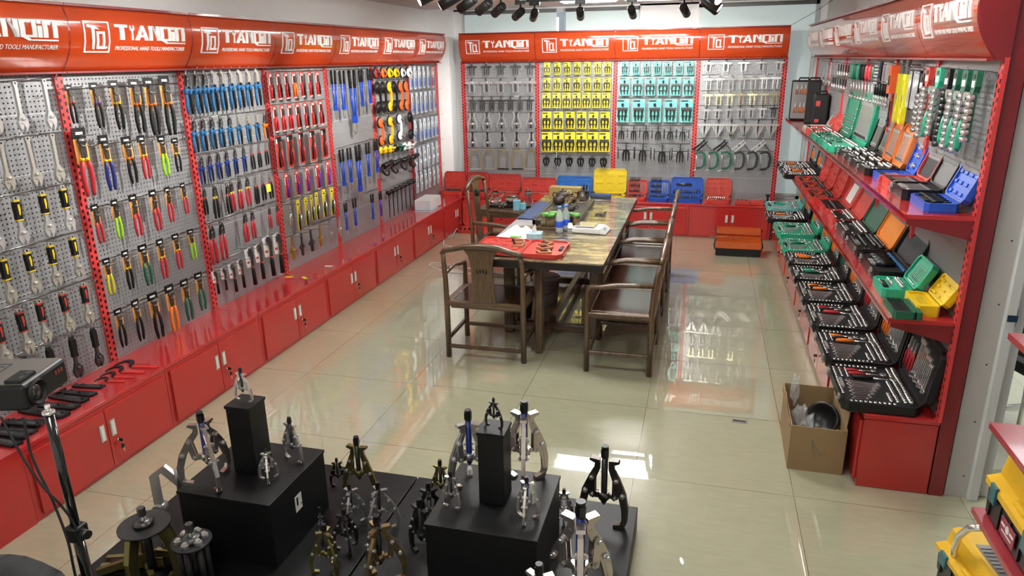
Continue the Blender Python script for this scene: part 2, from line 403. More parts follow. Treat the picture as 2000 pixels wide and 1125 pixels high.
def track_spot():
    m = MB(); m.box((0, 0, -.022), (.10, .03, .035), bev=.003); m.cyl((0, 0, -.04), (0, 0, -.105), .008, n=8); ad = m.mesh('adapter', BLACK)
    m = MB(); m.cyl((0, 0, 0), (0, 0, -.15), .036, n=20); m.cyl((0, 0, .0), (0, 0, .012), .036, .028, n=20)
    m.mi = 1; m.cyl((0, 0, .0125), (0, 0, .0135), .024, n=16, cap=True); bd = m.mesh('lamp_body', BLACK, BLKG)
    m = MB(); m.cyl((0, 0, -.1505), (0, 0, -.1515), .031, n=20); ln = m.mesh('lens', LEDS)
    return ad, bd, ln
AD, BD, LN = track_spot()
def rail(label, p0, p1):
    m = MB(); d = Vector(p1)-Vector(p0); c = (Vector(p0)+Vector(p1))/2
    m.box(c, (abs(d.x)+.035, abs(d.y)+.035, .02)); o = link('lighting_track', m.mesh('lighting_track', BLACK)); tag(o, label, 'lighting track')
ZT = 2.635
rail('black lighting track running across the room over the table', (-1.45, 2.8, ZT), (.2, 2.8, ZT))
rail('black lighting track running along the left side towards the camera', (-1.45, .2, ZT), (-1.45, 2.76, ZT))
rail('black lighting track running along the right side towards the camera', (.2, .9, ZT), (.2, 2.76, ZT))
# place, aim point, power, what the label says
SPOTS = [(( -1.45, 2.62), (-3.1, 4.5, 1.7), 12, 'sixth, aimed at the far left corner'),
         ((-1.36, 2.80), (-2.2, 5.0, 1.65), 12, 'hanging by the corner of the tracks'),
         ((-.93, 2.80), (-1.2, 5.0, 1.65), 12, 'hanging straight down left of the window pier'),
         ((-.46, 2.80), (-.35, 5.0, 1.65), 12, 'hanging straight down right of the first upright one'),
         ((.0, 2.80), (.5, 5.0, 1.65), 12, 'tilted slightly, rightmost on the cross track'),
         ((-1.45, 1.95), (-3.1, 3.6, 1.68), 20, 'fifth along the left track'),
         ((-1.45, 1.55), (-3.1, 2.7, 1.68), 20, 'fourth along the left track'),
         ((-1.45, 1.15), (-3.1, 1.7, 1.68), 20, 'third along the left track'),
         ((-1.45, .80), (-3.1, .6, 1.68), 20, 'second along the left track'),
         ((-1.45, .42), (-3.1, -.6, 1.68), 20, 'lit lens facing the camera, nearest on the left track'),
         ((.2, 2.3), (1.45, 3.4, 1.65), 10, 'far one on the right track'),
         ((.2, 1.75), (1.45, 1.6, 1.65), 10, 'near one on the right track, behind its neighbour'),
         ((.2, 1.15), (1.45, .1, 1.65), 12, 'nearest on the right track, aimed at the socket sets')]
for (x, y), aim, pw, lab in SPOTS:
    t = thing('track_spotlight', 'black tubular track spotlight, ' + lab, 'spotlight', (x, y, ZT), group='black track spotlights')
    link('adapter', AD, t)
    pz = Vector((0, 0, -.105)); d = (Vector(aim) - (Vector((x, y, ZT)) + pz)).normalized()
    q = (-d).to_track_quat('Z', 'Y').to_euler()
    b = link('lamp_body', BD, t, pz - d*.03, q); link('lens', LN, b)
    l = bpy.data.lights.new('spotlight', 'SPOT'); l.energy = pw*7; l.spot_size = R(48); l.spot_blend = .9; l.shadow_soft_size = .03; l.color = (1, .97, .92)
    lo = bpy.data.objects.new('spot_beam', l); COL.objects.link(lo); lo.location = Vector((x, y, ZT)) + pz + d*.16; lo.rotation_euler = q

# ------------------------------------------------------------------ display racks (cabinet, board, sign)
CH = .41
HOOKM = mat('hook_wire', (.45, .45, .44), .3, 1.)
def cabinet_parts(W, D):
    m = MB()
    m.box((0, -D/2, CH/2-.012), (W-.004, D-.01, CH-.03)); m.mi = 1; m.box((0, -D/2, CH-.012), (W-.002, D, .024), bev=.003); bd = m.mesh('body', RED, REDT)
    out = [('body', bd)]
    dw = W/2-.035
    for sx in (-1, 1):
        m = MB(); m.box((sx*(dw/2+.002), -D-.002, .195), (dw, .014, .335), bev=.003); dm = m.mesh('door', RED)
        m = MB(); x = sx*.036; m.box((x, -D-.0105, .245), (.034, .004, .095)); m.mi = 1; m.box((x, -D-.0135, .245), (.02, .003, .078)); h = m.mesh('handle', NICKEL, WHITE)
        sub = [('handle', h)]
        if sx > 0:
            m = MB(); m.cyl((.05, -D-.008, .165), (.05, -D-.022, .165), .008, n=12); lk = m.mesh('lock', CHROME)
            m = MB(); m.box((.05, -D-.03, .165), (.004, .03, .018), bev=.001); m.box((.052, -D-.036, .128), (.018, .005, .024), rot=(0, .2, 0), bev=.001); m.mi = 1; m.box((.055, -D-.036, .106), (.006, .003, .026)); m.tube([(.05, -D-.04, .165), (.057, -D-.04, .15), (.052, -D-.037, .14)], .0015, 5)
            ky = m.mesh('key', BLACK, NICKEL)
            sub += [('lock', lk), ('key', ky)]
        out.append(('door', dm, sub))
    return out
def board(W, z0, z1, skip=0):
    m = MB(); m.box((0, -.004, (z0+z1)/2), (W-.05, .004, z1-z0)); return m.mesh('perforated_board', M_PEG)
def upright(z0, z1, off=-.010):
    m = MB(); m.box((0, off, (z0+z1)/2), (.052, .018, z1-z0)); return m.mesh('slotted_upright', M_UP)
# sign profile: (forward of board, height)
SP = [(.055, 2.092), (.072, 2.115), (.100, 2.155), (.125, 2.20), (.143, 2.25), (.150, 2.30), (.150, 2.345), (.145, 2.385), (.135, 2.41), (.133, 2.43)]
def sy(z):
    for (a, za), (b, zb) in zip(SP, SP[1:]):
        if za <= z <= zb: return a + (b-a)*(z-za)/(zb-za)
    return SP[-1][0]
def sign_parts(W):
    m = MB(); n = len(SP)
    x0, x1 = -W/2+.003, W/2-.003
    prof = [(-.0, 2.092)] + [(-a, z) for a, z in SP] + [(-.0, 2.43)]
    A = [m.b.verts.new((x0, a, z)) for a, z in prof]; B = [m.b.verts.new((x1, a, z)) for a, z in prof]
    for i in range(len(prof)-1):
        f = m.b.faces.new((A[i], A[i+1], B[i+1], B[i])); f.smooth = 0 < i < len(prof)-2
    bmesh.ops.recalc_face_normals(m.b, faces=m.b.faces)
    panel = bpy.data.meshes.new('curved_panel'); m.b.to_mesh(panel); m.b.free(); panel.materials.append(ORANGE)
    m = MB()
    for x in (x0, x1): m.prism([(a, z) for a, z in prof], x-.003, x+.003, ax='yz')
    m.box((0, -.142, 2.432), (W-.004, .012, .014)); m.box((0, -.068, 2.0915), (W-.004, .03, .01)); m.box((0, -.07, 2.438), (W-.004, .13, .004))
    ends = m.mesh('sign_casing', MAROON)
    # lettering, drawn flat then laid on the curve
    def lay(bm, off=.0035):
        for z in [2.19+.012*k for k in range(16)]:
            g = bm.verts[:] + bm.edges[:] + bm.faces[:]
            bmesh.ops.bisect_plane(bm, geom=g, plane_co=(0, 0, z), plane_no=(0, 0, 1), dist=1e-5)
        for v in bm.verts: v.co.y = v.co.y - sy(v.co.z)
    X = lambda s: x0 + s*(W/.967)
    def pl(m, pts, ox, oz, sx_, sz_, sh=0.):
        m.prism([(X(ox + p[0]*sx_), oz + p[1]*sz_) for p in pts], -.006, -.0005)
    m = MB()
    OX, OZ, SX, SZ = .308, 2.262, .58, .082
    P = lambda *pts: pl(m, pts, OX, OZ, SX, SZ)
    P((0, .82), (.165, .82), (.165, 1), (0, 1)); P((.06, 0), (.118, 0), (.118, .82), (.06, .82))
    P((.213, 0), (.235, 0), (.232, .6), (.216, .6)); P((.195, .68), (.216, .58), (.232, .58), (.256, .7), (.240, .78), (.212, .74)); P((.195, .68), (.212, .74), (.208, .98), (.194, .9)); P((.240, .78), (.256, .7), (.252, .95), (.238, 1.0))
    P((.258, 0), (.318, 0), (.372, .86), (.352, 1)); P((.352, 1), (.372, .86), (.390, 1), (.352, 1.001)); P((.385, 1), (.352, 1), (.372, .55), (.392, 0), (.445, 0)); P((.31, .2), (.40, .2), (.39, .36), (.33, .36))
    P((.458, 0), (.505, 0), (.505, 1), (.458, 1)); P((.505, 1), (.57, .0), (.57, .42), (.53, 1)); P((.505, 1), (.53, 1), (.612, .0), (.57, 0)); P((.565, 0), (.612, 0), (.612, 1), (.565, 1))
    P((.622, .0), (.672, .0), (.672, 1), (.622, 1)); P((.672, .85), (.735, .85), (.742, 1), (.672, 1)); P((.742, .0), (.785, .0), (.785, 1), (.742, 1)); P((.672, 0), (.742, 0), (.742, .14), (.672, .14))
    P((.640, 0), (.700, -.0), (.745, -.20), (.700, -.20)); P((.700, -.20), (1.0, -.20), (1.0, -.11), (.740, -.11))
    P((.793, 0), (.838, 0), (.838, .68), (.793, .68)); P((.793, .8), (.838, .8), (.838, 1), (.793, 1))
    P((.848, 0), (.898, 0), (.898, 1), (.848, 1)); P((.898, .85), (.938, .85), (.95, 1), (.898, 1)); P((.950, 0), (1, 0), (1, 1), (.950, 1))
    lay(m.b); lt = m.mesh('lettering', SIGNW)
    m = MB()   # framed hammer and square mark
    OX, OZ, SX, SZ = .088, 2.192, .178, .163
    P = lambda *pts: pl(m, pts, OX, OZ, SX, SZ)
    P((0, 0), (1, 0), (1, .045), (0, .045)); P((0, .955), (1, .955), (1, 1), (0, 1)); P((0, .045), (.045, .045), (.045, .955), (0, .955)); P((.955, .045), (1, .045), (1, .955), (.955, .955))
    P((.13, .80), (.36, .76), (.60, .74), (.42, .86), (.14, .89)); P((.31, .12), (.38, .10), (.41, .77), (.29, .77))
    P((.48, .12), (.56, .12), (.56, .68), (.48, .68)); P((.72, .12), (.80, .12), (.80, .68), (.72, .68)); P((.56, .60), (.72, .60), (.72, .68), (.56, .68)); P((.56, .12), (.72, .12), (.72, .21), (.56, .21)); P((.78, .12), (.88, .14), (.90, .20), (.80, .20))
    lay(m.b); lg = m.mesh('logo_mark', SIGNW)
    cu = bpy.data.curves.new('tagline', 'FONT'); cu.body = 'PROFESSIONAL HAND TOOLS MANUFACTURER'; cu.size = .0315; cu.shear = .28; cu.extrude = .001; cu.resolution_u = 2
    to = bpy.data.objects.new('tmp', cu); COL.objects.link(to); bpy.context.view_layer.update()
    me = bpy.data.meshes.new_from_object(to.evaluated_get(bpy.context.evaluated_depsgraph_get())); bpy.data.objects.remove(to)
    xs = [v.co.x for v in me.vertices]; k = .58/(max(xs)-min(xs)); mn = min(xs)
    for v in me.vertices:
        z = 2.206 + v.co.y; v.co = Vector((X(.308 + (v.co.x-mn)*k), -sy(z)-.002-v.co.z, z))
    me.materials.clear(); me.materials.append(SIGNW); me.name = 'tagline'
    return [('curved_panel', panel), ('sign_casing', ends), ('lettering', lt), ('logo_mark', lg), ('tagline', me)]
def bays(wall, n, W, D, rot, place, side, z0=CH, trim=False):
    m = MB(); m.box((0, .03, 1.25), (W-.004, .006, 1.70)); back = m.mesh('hole_shade_sheet', DSTEEL)  # added dark sheet, stands in for the unlit gap behind the holes
    cp = cabinet_parts(W, D); bd = board(W, z0-.0, 2.10); up = upright(z0, 2.10); sg = sign_parts(W)
    for k in range(n):
        c = place(k)
        cq, cc = cp, c
        if trim and k == 0: cq, cc = cabinet_parts(W-.052, D), (c[0]+.026, c[1], c[2])
        if trim and k == n-1: cq, cc = cabinet_parts(W-.03, D), (c[0]-.015, c[1], c[2])
        spawn('storage_cabinet', cq, f'red two-door steel cabinet, {ORD[k]} {side} under the {wall} display', 'cabinet', cc, rot, f'red base cabinets along the {wall} wall')
        t = thing('perforated_display_board', f'grey perforated display board with red upright, {ORD[k]} {side} on the {wall} wall', 'display board', c, rot, f'perforated boards on the {wall} wall')
        link('perforated_board', bd, t)
        if wall != 'back': link('hole_shade_sheet', back, t)
        u = link('slotted_upright', up, t, (-W/2, 0, 0))
        if k == n-1 or wall == 'right' and k == n-1: link('slotted_upright', up, t, (W/2-.012, 0, 0))
        spawn('shop_sign', sg, f'orange curved sign with white lettering, {ORD[k]} {side} on the {wall} wall', 'sign', c, rot, f'orange signs along the {wall} wall')
WL = .9665
bays('left', 7, WL, .37, RL, lambda k: (-3.15, -1.398+WL*k, 0), 'from the camera')
m = MB(); m.box((-2.965, -2.15, CH/2), (.37, .53, CH-.002)); o = link('storage_cabinet', m.mesh('storage_cabinet', RED)); 
tag(o, 'red steel cabinet cut off by the left edge of the photo', 'cabinet', 'red base cabinets along the left wall')
WB_ = .984
bays('back', 4, WB_, .33, RB, lambda k: (-2.33+WB_*k, 5.02, 0), 'from the left', trim=True)
WRR = .927
bays('right', 6, WRR, .34, RR, lambda k: (1.45, -.63+WRR*(5-k)+WRR/2, 0), 'from the window')
# near end of the right rack: full height side panel, sign end
m = MB(); m.box((1.485, -.622, 1.20), (.066, .016, 2.40)); m.prism([(1.45, 2.085), (1.405, 2.088), (1.36, 2.14), (1.318, 2.22), (1.300, 2.32), (1.305, 2.40), (1.315, 2.44), (1.45, 2.44)], -.640, -.626)
m.box((1.455, -.40, 1.25), (.008, .46, 1.66)) if False else None
o = link('rack_end_panel', m.mesh('rack_end_panel', MAROON)); tag(o, 'tall dark red end panel of the right rack beside the doorway', 'rack panel')
# small corner cabinet that joins left and back runs

# shelves on the right rack
def shelf_parts(L, D):
    m = MB(); m.box((0, -D/2, -.011), (L-.006, D, .022), bev=.002); m.box((0, -D+.004, -.016), (L-.006, .008, .034)); bd = m.mesh('shelf_board', REDT)
    br = []
    for s in (-1, 1):
        m = MB(); m.prism([(0, -.022), (-D+.01, -.022), (-D+.012, -.045), (0, -.115)], s*(L/2-.006)-.002, s*(L/2-.006)+.002, ax='yz'); br.append(('bracket', m.mesh('bracket', MAROON)))
    return [('shelf_board', bd)] + br
SH = shelf_parts(WRR, .30)
for zi, (z, nm) in enumerate(((.925, 'lower'), (1.425, 'upper'))):
    for k in range(6):
        spawn('wall_shelf', SH, f'glossy red steel shelf, {ORD[5-k]} from the window in the {nm} row', 'shelf', (1.45, -.63+WRR*k+WRR/2, z), RR, f'{nm} red shelves on the right wall')
# hanging tools: (place along the wall, height of the hook, length), in metres
L0r1=[(-1.39,2.047,.232),(-1.239,2.051,.238),(-1.07,2.056,.246)]
L0r2=[(-1.385,1.775,.236),(-1.238,1.782,.25),(-1.089,1.782,.251)]
L0r3=[(-1.523,1.499,.239),(-1.376,1.502,.243),(-1.221,1.503,.241),(-1.092,1.51,.245)]
L0r4=[(-1.516,1.232,.246),(-1.38,1.233,.24),(-1.239,1.233,.239),(-1.096,1.238,.237)]
L0r5=[(-1.622,.936,.244),(-1.497,.949,.248),(-1.377,.958,.239),(-1.232,.96,.238),(-1.088,.962,.239)]
L0r6=[(-1.526,.696,.236),(-1.381,.694,.238),(-1.231,.694,.242),(-1.085,.691,.236)]
L1r1=[(-.918,2.035,.212),(-.745,2.035,.252),(-.599,2.038,.278),(-.44,2.036,.31),(-.317,2.036,.337),(-.177,2.041,.356)]
L1r2=[(-.903,1.783,.363),(-.745,1.737,.312),(-.578,1.717,.278),(-.458,1.713,.266),(-.29,1.696,.259),(-.173,1.675,.225)]
L1r3=[(-.9,1.373,.227),(-.753,1.372,.234),(-.607,1.372,.254),(-.439,1.371,.256),(-.31,1.371,.228),(-.163,1.377,.21)]
L1r4=[(-.892,1.055,.223),(-.743,1.062,.242),(-.601,1.058,.259),(-.449,1.057,.256),(-.306,1.06,.238),(-.159,1.061,.215)]
L1r5=[(-.878,.737,.241),(-.736,.742,.261),(-.589,.734,.297),(-.434,.736,.316),(-.291,.735,.283),(-.147,.743,.266)]
L2r1=[(.025,2.087,.291),(.111,2.087,.291),(.2,2.088,.29),(.292,2.088,.289),(.387,2.089,.289),(.486,2.09,.288),(.589,2.09,.287),(.695,2.091,.286),(.806,2.091,.286)]
L2r2=[(.024,1.776,.231),(.116,1.773,.228),(.211,1.771,.225),(.309,1.768,.221),(.411,1.766,.218),(.517,1.763,.215),(.627,1.76,.211),(.741,1.757,.208),(.847,1.745,.192)]
L2r3=[(.046,1.525,.196),(.136,1.526,.195),(.229,1.527,.194),(.326,1.528,.193),(.426,1.53,.192),(.53,1.531,.19),(.633,1.53,.186),(.726,1.531,.183),(.823,1.533,.179)]
L2r4=[(.029,1.307,.19),(.14,1.309,.242),(.281,1.293,.222),(.331,1.303,.224),(.43,1.303,.223),(.526,1.307,.223),(.637,1.301,.223),(.725,1.299,.21),(.824,1.301,.217)]
L2r5=[(.046,1.04,.288),(.156,1.045,.286),(.444,1.049,.23),(.535,1.046,.222),(.767,1.028,.171),(.876,1.028,.174)]
L2r6=[(.017,.71,.169),(.115,.705,.164),(.213,.708,.215),(.314,.712,.218),(.441,.763,.288),(.563,.764,.276),(.696,.794,.32),(.834,.786,.327)]
L3r1=[(.995,2.047,.206),(1.105,2.046,.205),(1.219,2.046,.205),(1.338,2.045,.205),(1.461,2.045,.204),(1.59,2.044,.204),(1.723,2.044,.204)]
L3r2=[(1.0,1.797,.207),(1.11,1.797,.208),(1.225,1.797,.208),(1.344,1.797,.208),(1.467,1.796,.208),(1.595,1.796,.209),(1.729,1.796,.209)]
L3r3=[(1.007,1.553,.259),(1.175,1.552,.258),(1.352,1.552,.257),(1.538,1.551,.257),(1.736,1.55,.256)]
L3r4=[(1.059,1.253,.213),(1.22,1.254,.216),(1.389,1.256,.219),(1.567,1.258,.222),(1.755,1.259,.226)]
L3r5=[(1.066,.982,.175),(1.2,1.0,.259),(1.325,.999,.246),(1.422,1.004,.221),(1.512,1.01,.242),(1.642,1.015,.251),(1.794,1.008,.252)]
L3r6=[(1.044,.714,.193),(1.191,.711,.192),(1.346,.707,.192),(1.509,.712,.191),(1.689,.711,.196),(1.877,.705,.185)]
L4r1=[(2.01,2.047,.438),(2.177,2.044,.439),(2.375,2.045,.609),(2.561,2.047,.432),(2.757,2.053,.417)]
L4r2=[(2.035,1.332,.425),(2.191,1.328,.408),(2.378,1.337,.569),(2.597,1.337,.424),(2.792,1.348,.423)]
L4r3=[(2.023,.82,.325),(2.209,.83,.333),(2.612,.804,.327),(2.813,.795,.324)]
L5r1=[(2.915,2.066,.121),(3.072,2.064,.121),(3.235,2.061,.12),(3.405,2.059,.119),(3.582,2.056,.118),(3.767,2.054,.118)]
L5r2=[(2.916,1.924,.325),(3.051,1.922,.326),(3.191,1.92,.328),(3.336,1.917,.329),(3.486,1.915,.33),(3.641,1.912,.332)]
L5r3=[(2.917,1.562,.303),(3.164,1.559,.312),(3.413,1.563,.298),(3.737,1.562,.315)]
L5r4=[(2.917,1.259,.086),(3.038,1.255,.088),(3.162,1.249,.091),(3.291,1.244,.093),(3.424,1.239,.095),(3.56,1.233,.098),(3.702,1.228,.1)]
L5r5=[(3.049,1.029,.14),(3.283,1.019,.138),(3.547,1.017,.136),(3.795,1.014,.139)]
L5r6=[(3.032,.757,.298),(3.142,.759,.298),(3.256,.762,.298),(3.373,.764,.297),(3.493,.767,.297),(3.616,.77,.297),(3.743,.773,.296)]
L6r1=[(3.844,2.058,.255),(3.976,2.057,.253),(4.113,2.055,.251),(4.255,2.053,.249),(4.4,2.051,.247),(4.551,2.049,.245)]
L6r2=[(3.86,1.762,.244),(3.996,1.763,.244),(4.136,1.764,.244),(4.281,1.764,.244),(4.43,1.765,.244),(4.584,1.766,.244)]
L6r3=[(3.893,1.457,.268),(4.071,1.455,.267),(4.201,1.454,.265),(4.335,1.453,.262),(4.473,1.451,.259),(4.614,1.45,.257)]
L6r4=[(3.86,1.127,.28),(3.997,1.13,.28),(4.139,1.133,.28),(4.285,1.137,.281),(4.436,1.14,.281),(4.591,1.144,.281)]
L6r5=[(3.867,.846,.255),(4.002,.843,.252),(4.142,.84,.249),(4.286,.837,.246),(4.434,.834,.243),(4.587,.831,.24)]
B0r1=[(-2.674,2.095,.169),(-2.48,2.094,.168),(-2.289,2.093,.167),(-2.099,2.092,.166),(-1.911,2.091,.165)]
B0r2=[(-2.681,1.889,.177),(-2.486,1.889,.178),(-2.293,1.889,.179),(-2.102,1.889,.179),(-1.913,1.889,.18)]
B0r3=[(-2.675,1.661,.174),(-2.547,1.661,.173),(-2.42,1.662,.172),(-2.294,1.663,.172),(-2.169,1.664,.171),(-2.045,1.665,.171),(-1.921,1.665,.17)]
B0r4=[(-2.689,1.461,.209),(-2.489,1.462,.206),(-2.292,1.462,.203),(-2.096,1.463,.201),(-1.903,1.464,.198)]
B0r5=[(-2.69,1.206,.186),(-2.489,1.208,.185),(-2.29,1.21,.184),(-2.093,1.212,.183),(-1.898,1.214,.182)]
B0r6=[(-2.662,.994,.263),(-2.47,.997,.261),(-2.28,1.0,.26),(-2.092,1.003,.259),(-1.906,1.006,.257)]
B1r1=[(-1.693,2.082,.152),(-1.565,2.081,.151),(-1.439,2.081,.151),(-1.313,2.08,.15),(-1.188,2.079,.15),(-1.064,2.078,.149),(-.941,2.078,.149)]
B1r2=[(-1.696,1.893,.154),(-1.568,1.893,.154),(-1.442,1.893,.155),(-1.316,1.893,.155),(-1.19,1.893,.156),(-1.066,1.893,.156),(-.943,1.893,.157)]
B1r3=[(-1.7,1.715,.187),(-1.572,1.714,.187),(-1.445,1.714,.186),(-1.32,1.713,.185),(-1.195,1.713,.185),(-1.071,1.712,.184),(-.948,1.712,.183)]
B1r4=[(-1.696,1.483,.216),(-1.546,1.484,.215),(-1.397,1.484,.214),(-1.25,1.485,.213),(-1.103,1.485,.212),(-.958,1.485,.211)]
B1r5=[(-1.696,1.229,.252),(-1.546,1.231,.251),(-1.397,1.232,.25),(-1.25,1.233,.249),(-1.103,1.235,.248),(-.958,1.236,.247)]
B1r6=[(-1.703,.931,.138),(-1.553,.933,.139),(-1.404,.934,.139),(-1.256,.935,.14),(-1.109,.937,.141),(-.964,.938,.142)]
B2r1=[(-.731,2.075,.154),(-.602,2.074,.154),(-.473,2.073,.155),(-.346,2.072,.155),(-.219,2.072,.156),(-.093,2.071,.156),(.031,2.07,.156)]
B2r2=[(-.729,1.897,.222),(-.574,1.896,.221),(-.421,1.894,.22),(-.269,1.893,.219),(-.119,1.892,.218),(.03,1.89,.217)]
B2r3=[(-.742,1.639,.282),(-.548,1.638,.28),(-.356,1.638,.279),(-.166,1.638,.277),(.021,1.637,.276)]
B2r4=[(-.75,1.313,.169),(-.599,1.312,.168),(-.45,1.31,.167),(-.301,1.309,.167),(-.154,1.308,.166),(-.008,1.307,.165)]
B2r5=[(-.686,1.101,.222),(-.478,1.098,.221),(-.241,1.082,.213),(-.026,1.092,.218)]
B3r1=[(.244,2.124,.184),(.442,2.125,.182),(.638,2.127,.181),(.832,2.128,.18),(1.024,2.129,.179)]
B3r2=[(.259,1.9,.163),(.385,1.902,.162),(.511,1.903,.162),(.636,1.905,.161),(.76,1.907,.161),(.883,1.909,.16),(1.005,1.91,.159)]
B3r3=[(.259,1.719,.159),(.387,1.721,.159),(.513,1.722,.158),(.639,1.724,.157),(.764,1.725,.157),(.888,1.727,.156),(1.011,1.728,.156)]
B3r4=[(.253,1.542,.143),(.382,1.545,.142),(.511,1.549,.14),(.638,1.552,.139),(.765,1.555,.137),(.89,1.558,.136),(1.015,1.561,.134)]
B3r5=[(.245,1.387,.2),(.401,1.388,.199),(.554,1.389,.198),(.707,1.39,.197),(.858,1.39,.196),(1.008,1.391,.195)]
B3r6=[(.23,1.163,.135),(.469,1.159,.134),(.675,1.162,.133),(.902,1.165,.132)]
B3r7=[(.216,1.009,.205),(.369,1.011,.208),(.52,1.014,.211),(.67,1.016,.214),(.819,1.019,.217),(.966,1.021,.219)]
# ------------------------------------------------------------------ hanging tool models (nominal length 1 unless noted; hook at the origin, room side is -Y)
CACHE = {}
def memo(f):
    def g(*a):
        k = (f.__name__,) + a
        if k not in CACHE: CACHE[k] = f(*a)
        return CACHE[k]
    return g
@memo
def adj_wrench(metal, grip=None, accent=None):
    m = MB(); t = .028
    m.prism([(-.05, .02), (.05, .02), (.055, -.03), (.038, -.1), (.036, -.62), (-.036, -.62), (-.038, -.1), (-.055, -.03)], -t, t)
    m.prism([(-.036, -.62), (.036, -.62), (.135, -.76), (.145, -.86), (.085, -.975), (.04, -1.0), (.055, -.93), (.015, -.84), (-.06, -.82), (-.085, -.76)], -t*1.15, t*1.15)
    m.cyl((-.03, -.045, -.74), (.05, -.045, -.74), .03, n=10); b = m.mesh('body', metal)
    m = MB(); m.prism([(-.09, -.76), (-.055, -.835), (.0, -.845), (.01, -.9), (-.04, -.985), (-.075, -.93), (-.105, -.84)], -t*1.2, t*1.2); j = m.mesh('movable_jaw', metal)
    m = MB(); m.cyl((0, -t-.002, -.015), (0, t+.002, -.015), .022, n=12); h = m.mesh('hanging_hole', BLACK)
    out = [('body', b, [('hanging_hole', h)]), ('movable_jaw', j)]
    if grip:
        m = MB(); m.prism([(-.062, -.05), (.062, -.05), (.07, -.2), (.06, -.35), (.066, -.47), (-.066, -.47), (-.06, -.35), (-.07, -.2)], -.05, .045)
        if accent:
            m.mi = 1; m.prism([(-.064, -.05), (.064, -.05), (.064, -.085), (-.064, -.085)], -.053, .048); m.prism([(-.068, -.455), (.068, -.455), (.068, -.48), (-.068, -.48)], -.053, .048)
            m.prism([(-.012, -.15), (.032, -.14), (.040, -.25), (.018, -.37), (-.005, -.36)], -.056, -.05)
        out.append(('grip', m.mesh('grip', grip, accent or grip)))
    return out
def arc(cx, cz, r, a0, a1, n=6): return [(cx + r*math.cos(R(a0+(a1-a0)*i/n)), cz + r*math.sin(R(a0+(a1-a0)*i/n))) for i in range(n+1)]
@memo
def plier_core(style, hcol, ring):
    """pliers hanging head up, z from 0 to -1"""
    m = MB()
    if style == 'end':      # end cutting nippers, round head
        m.sph((0, 0, -.06), .09, 12, (.10, .045, .07)); m.strip([(-.02, -.05), (-.045, -.2), (-.05, -.34)], [.08, .06, .045], -.03, 0); m.strip([(.02, -.05), (.045, -.2), (.05, -.34)], [.08, .06, .045], 0, .03)
    elif style == 'long':
        m.prism([(-.05, -.14), (-.028, .0), (0, .01), (.0, -.14)], -.03, .03); m.prism([(.05, -.14), (.028, .0), (0.003, .01), (.003, -.14)], -.03, .03); m.cyl((0, -.045, -.17), (0, .045, -.17), .055, n=14)
        m.strip([(-.03, -.15), (-.05, -.26), (-.07, -.36)], [.08, .06, .045], -.03, 0); m.strip([(.03, -.15), (.05, -.26), (.07, -.36)], [.08, .06, .045], 0, .03)
    else:
        m.prism([(-.075, -.10), (-.05, .0), (0, .01), (.0, -.14)], -.035, .035); m.prism([(.075, -.10), (.05, .0), (.003, .01), (.003, -.14)], -.035, .035); m.cyl((0, -.05, -.14), (0, .05, -.14), .06, n=14)
        m.strip([(-.03, -.12), (-.055, -.24), (-.06, -.36)], [.09, .065, .05], -.035, 0); m.strip([(.03, -.12), (.055, -.24), (.06, -.36)], [.09, .065, .05], 0, .035)
    hd = m.mesh('head', DSTEEL)
    out = [('head', hd)]
    for s in (-1, 1):
        m = MB(); L = [(s*.055, 0, -.34), (s*.085, 0, -.5), (s*.095, 0, -.72), (s*.075, 0, -.9), (s*.07, 0, -.985)]
        m.tube(L, [.030, .038, .040, .036, .024], 8)
        if ring is not None: m.mi = 1; m.tube([(s*.052, 0, -.335), (s*.060, 0, -.385)], .036, 8)
        out.append(('handle', m.mesh('handle', hcol, ring or hcol)))
    return out
@memo
def carded_pliers(style, hcol, ring, card):
    m = MB(); y = .035
    m.prism([(-.14, -.0), (.14, -.0), (.15, -.3), (.12, -.42), (.03, -.5), (-.05, -.5), (-.13, -.42)], y, y+.006); m.mi = 1
    m.prism([(-.145, .16), (.145, .16), (.145, -.02), (-.145, -.02)], y-.002, y+.008); m.mi = 2; m.box((.0, y-.006, .07), (.15, .006, .045)); m.box((-.0, y-.004, -.1), (.14, .004, .05))
    cd = m.mesh('hang_card', card, BLACK, WHITE)
    core = plier_core(style, hcol, ring)
    m = MB(); m.tube([(-.08, -.05, -.12), (0, -.065, -.14), (.08, -.05, -.12)], .008, 5); tie = m.mesh('wire_tie', STEEL)
    out = [('hang_card', cd)]
    for n, me in core: out.append((n, me))
    # card reaches above the pliers' head
    return out + [('wire_tie', tie)]
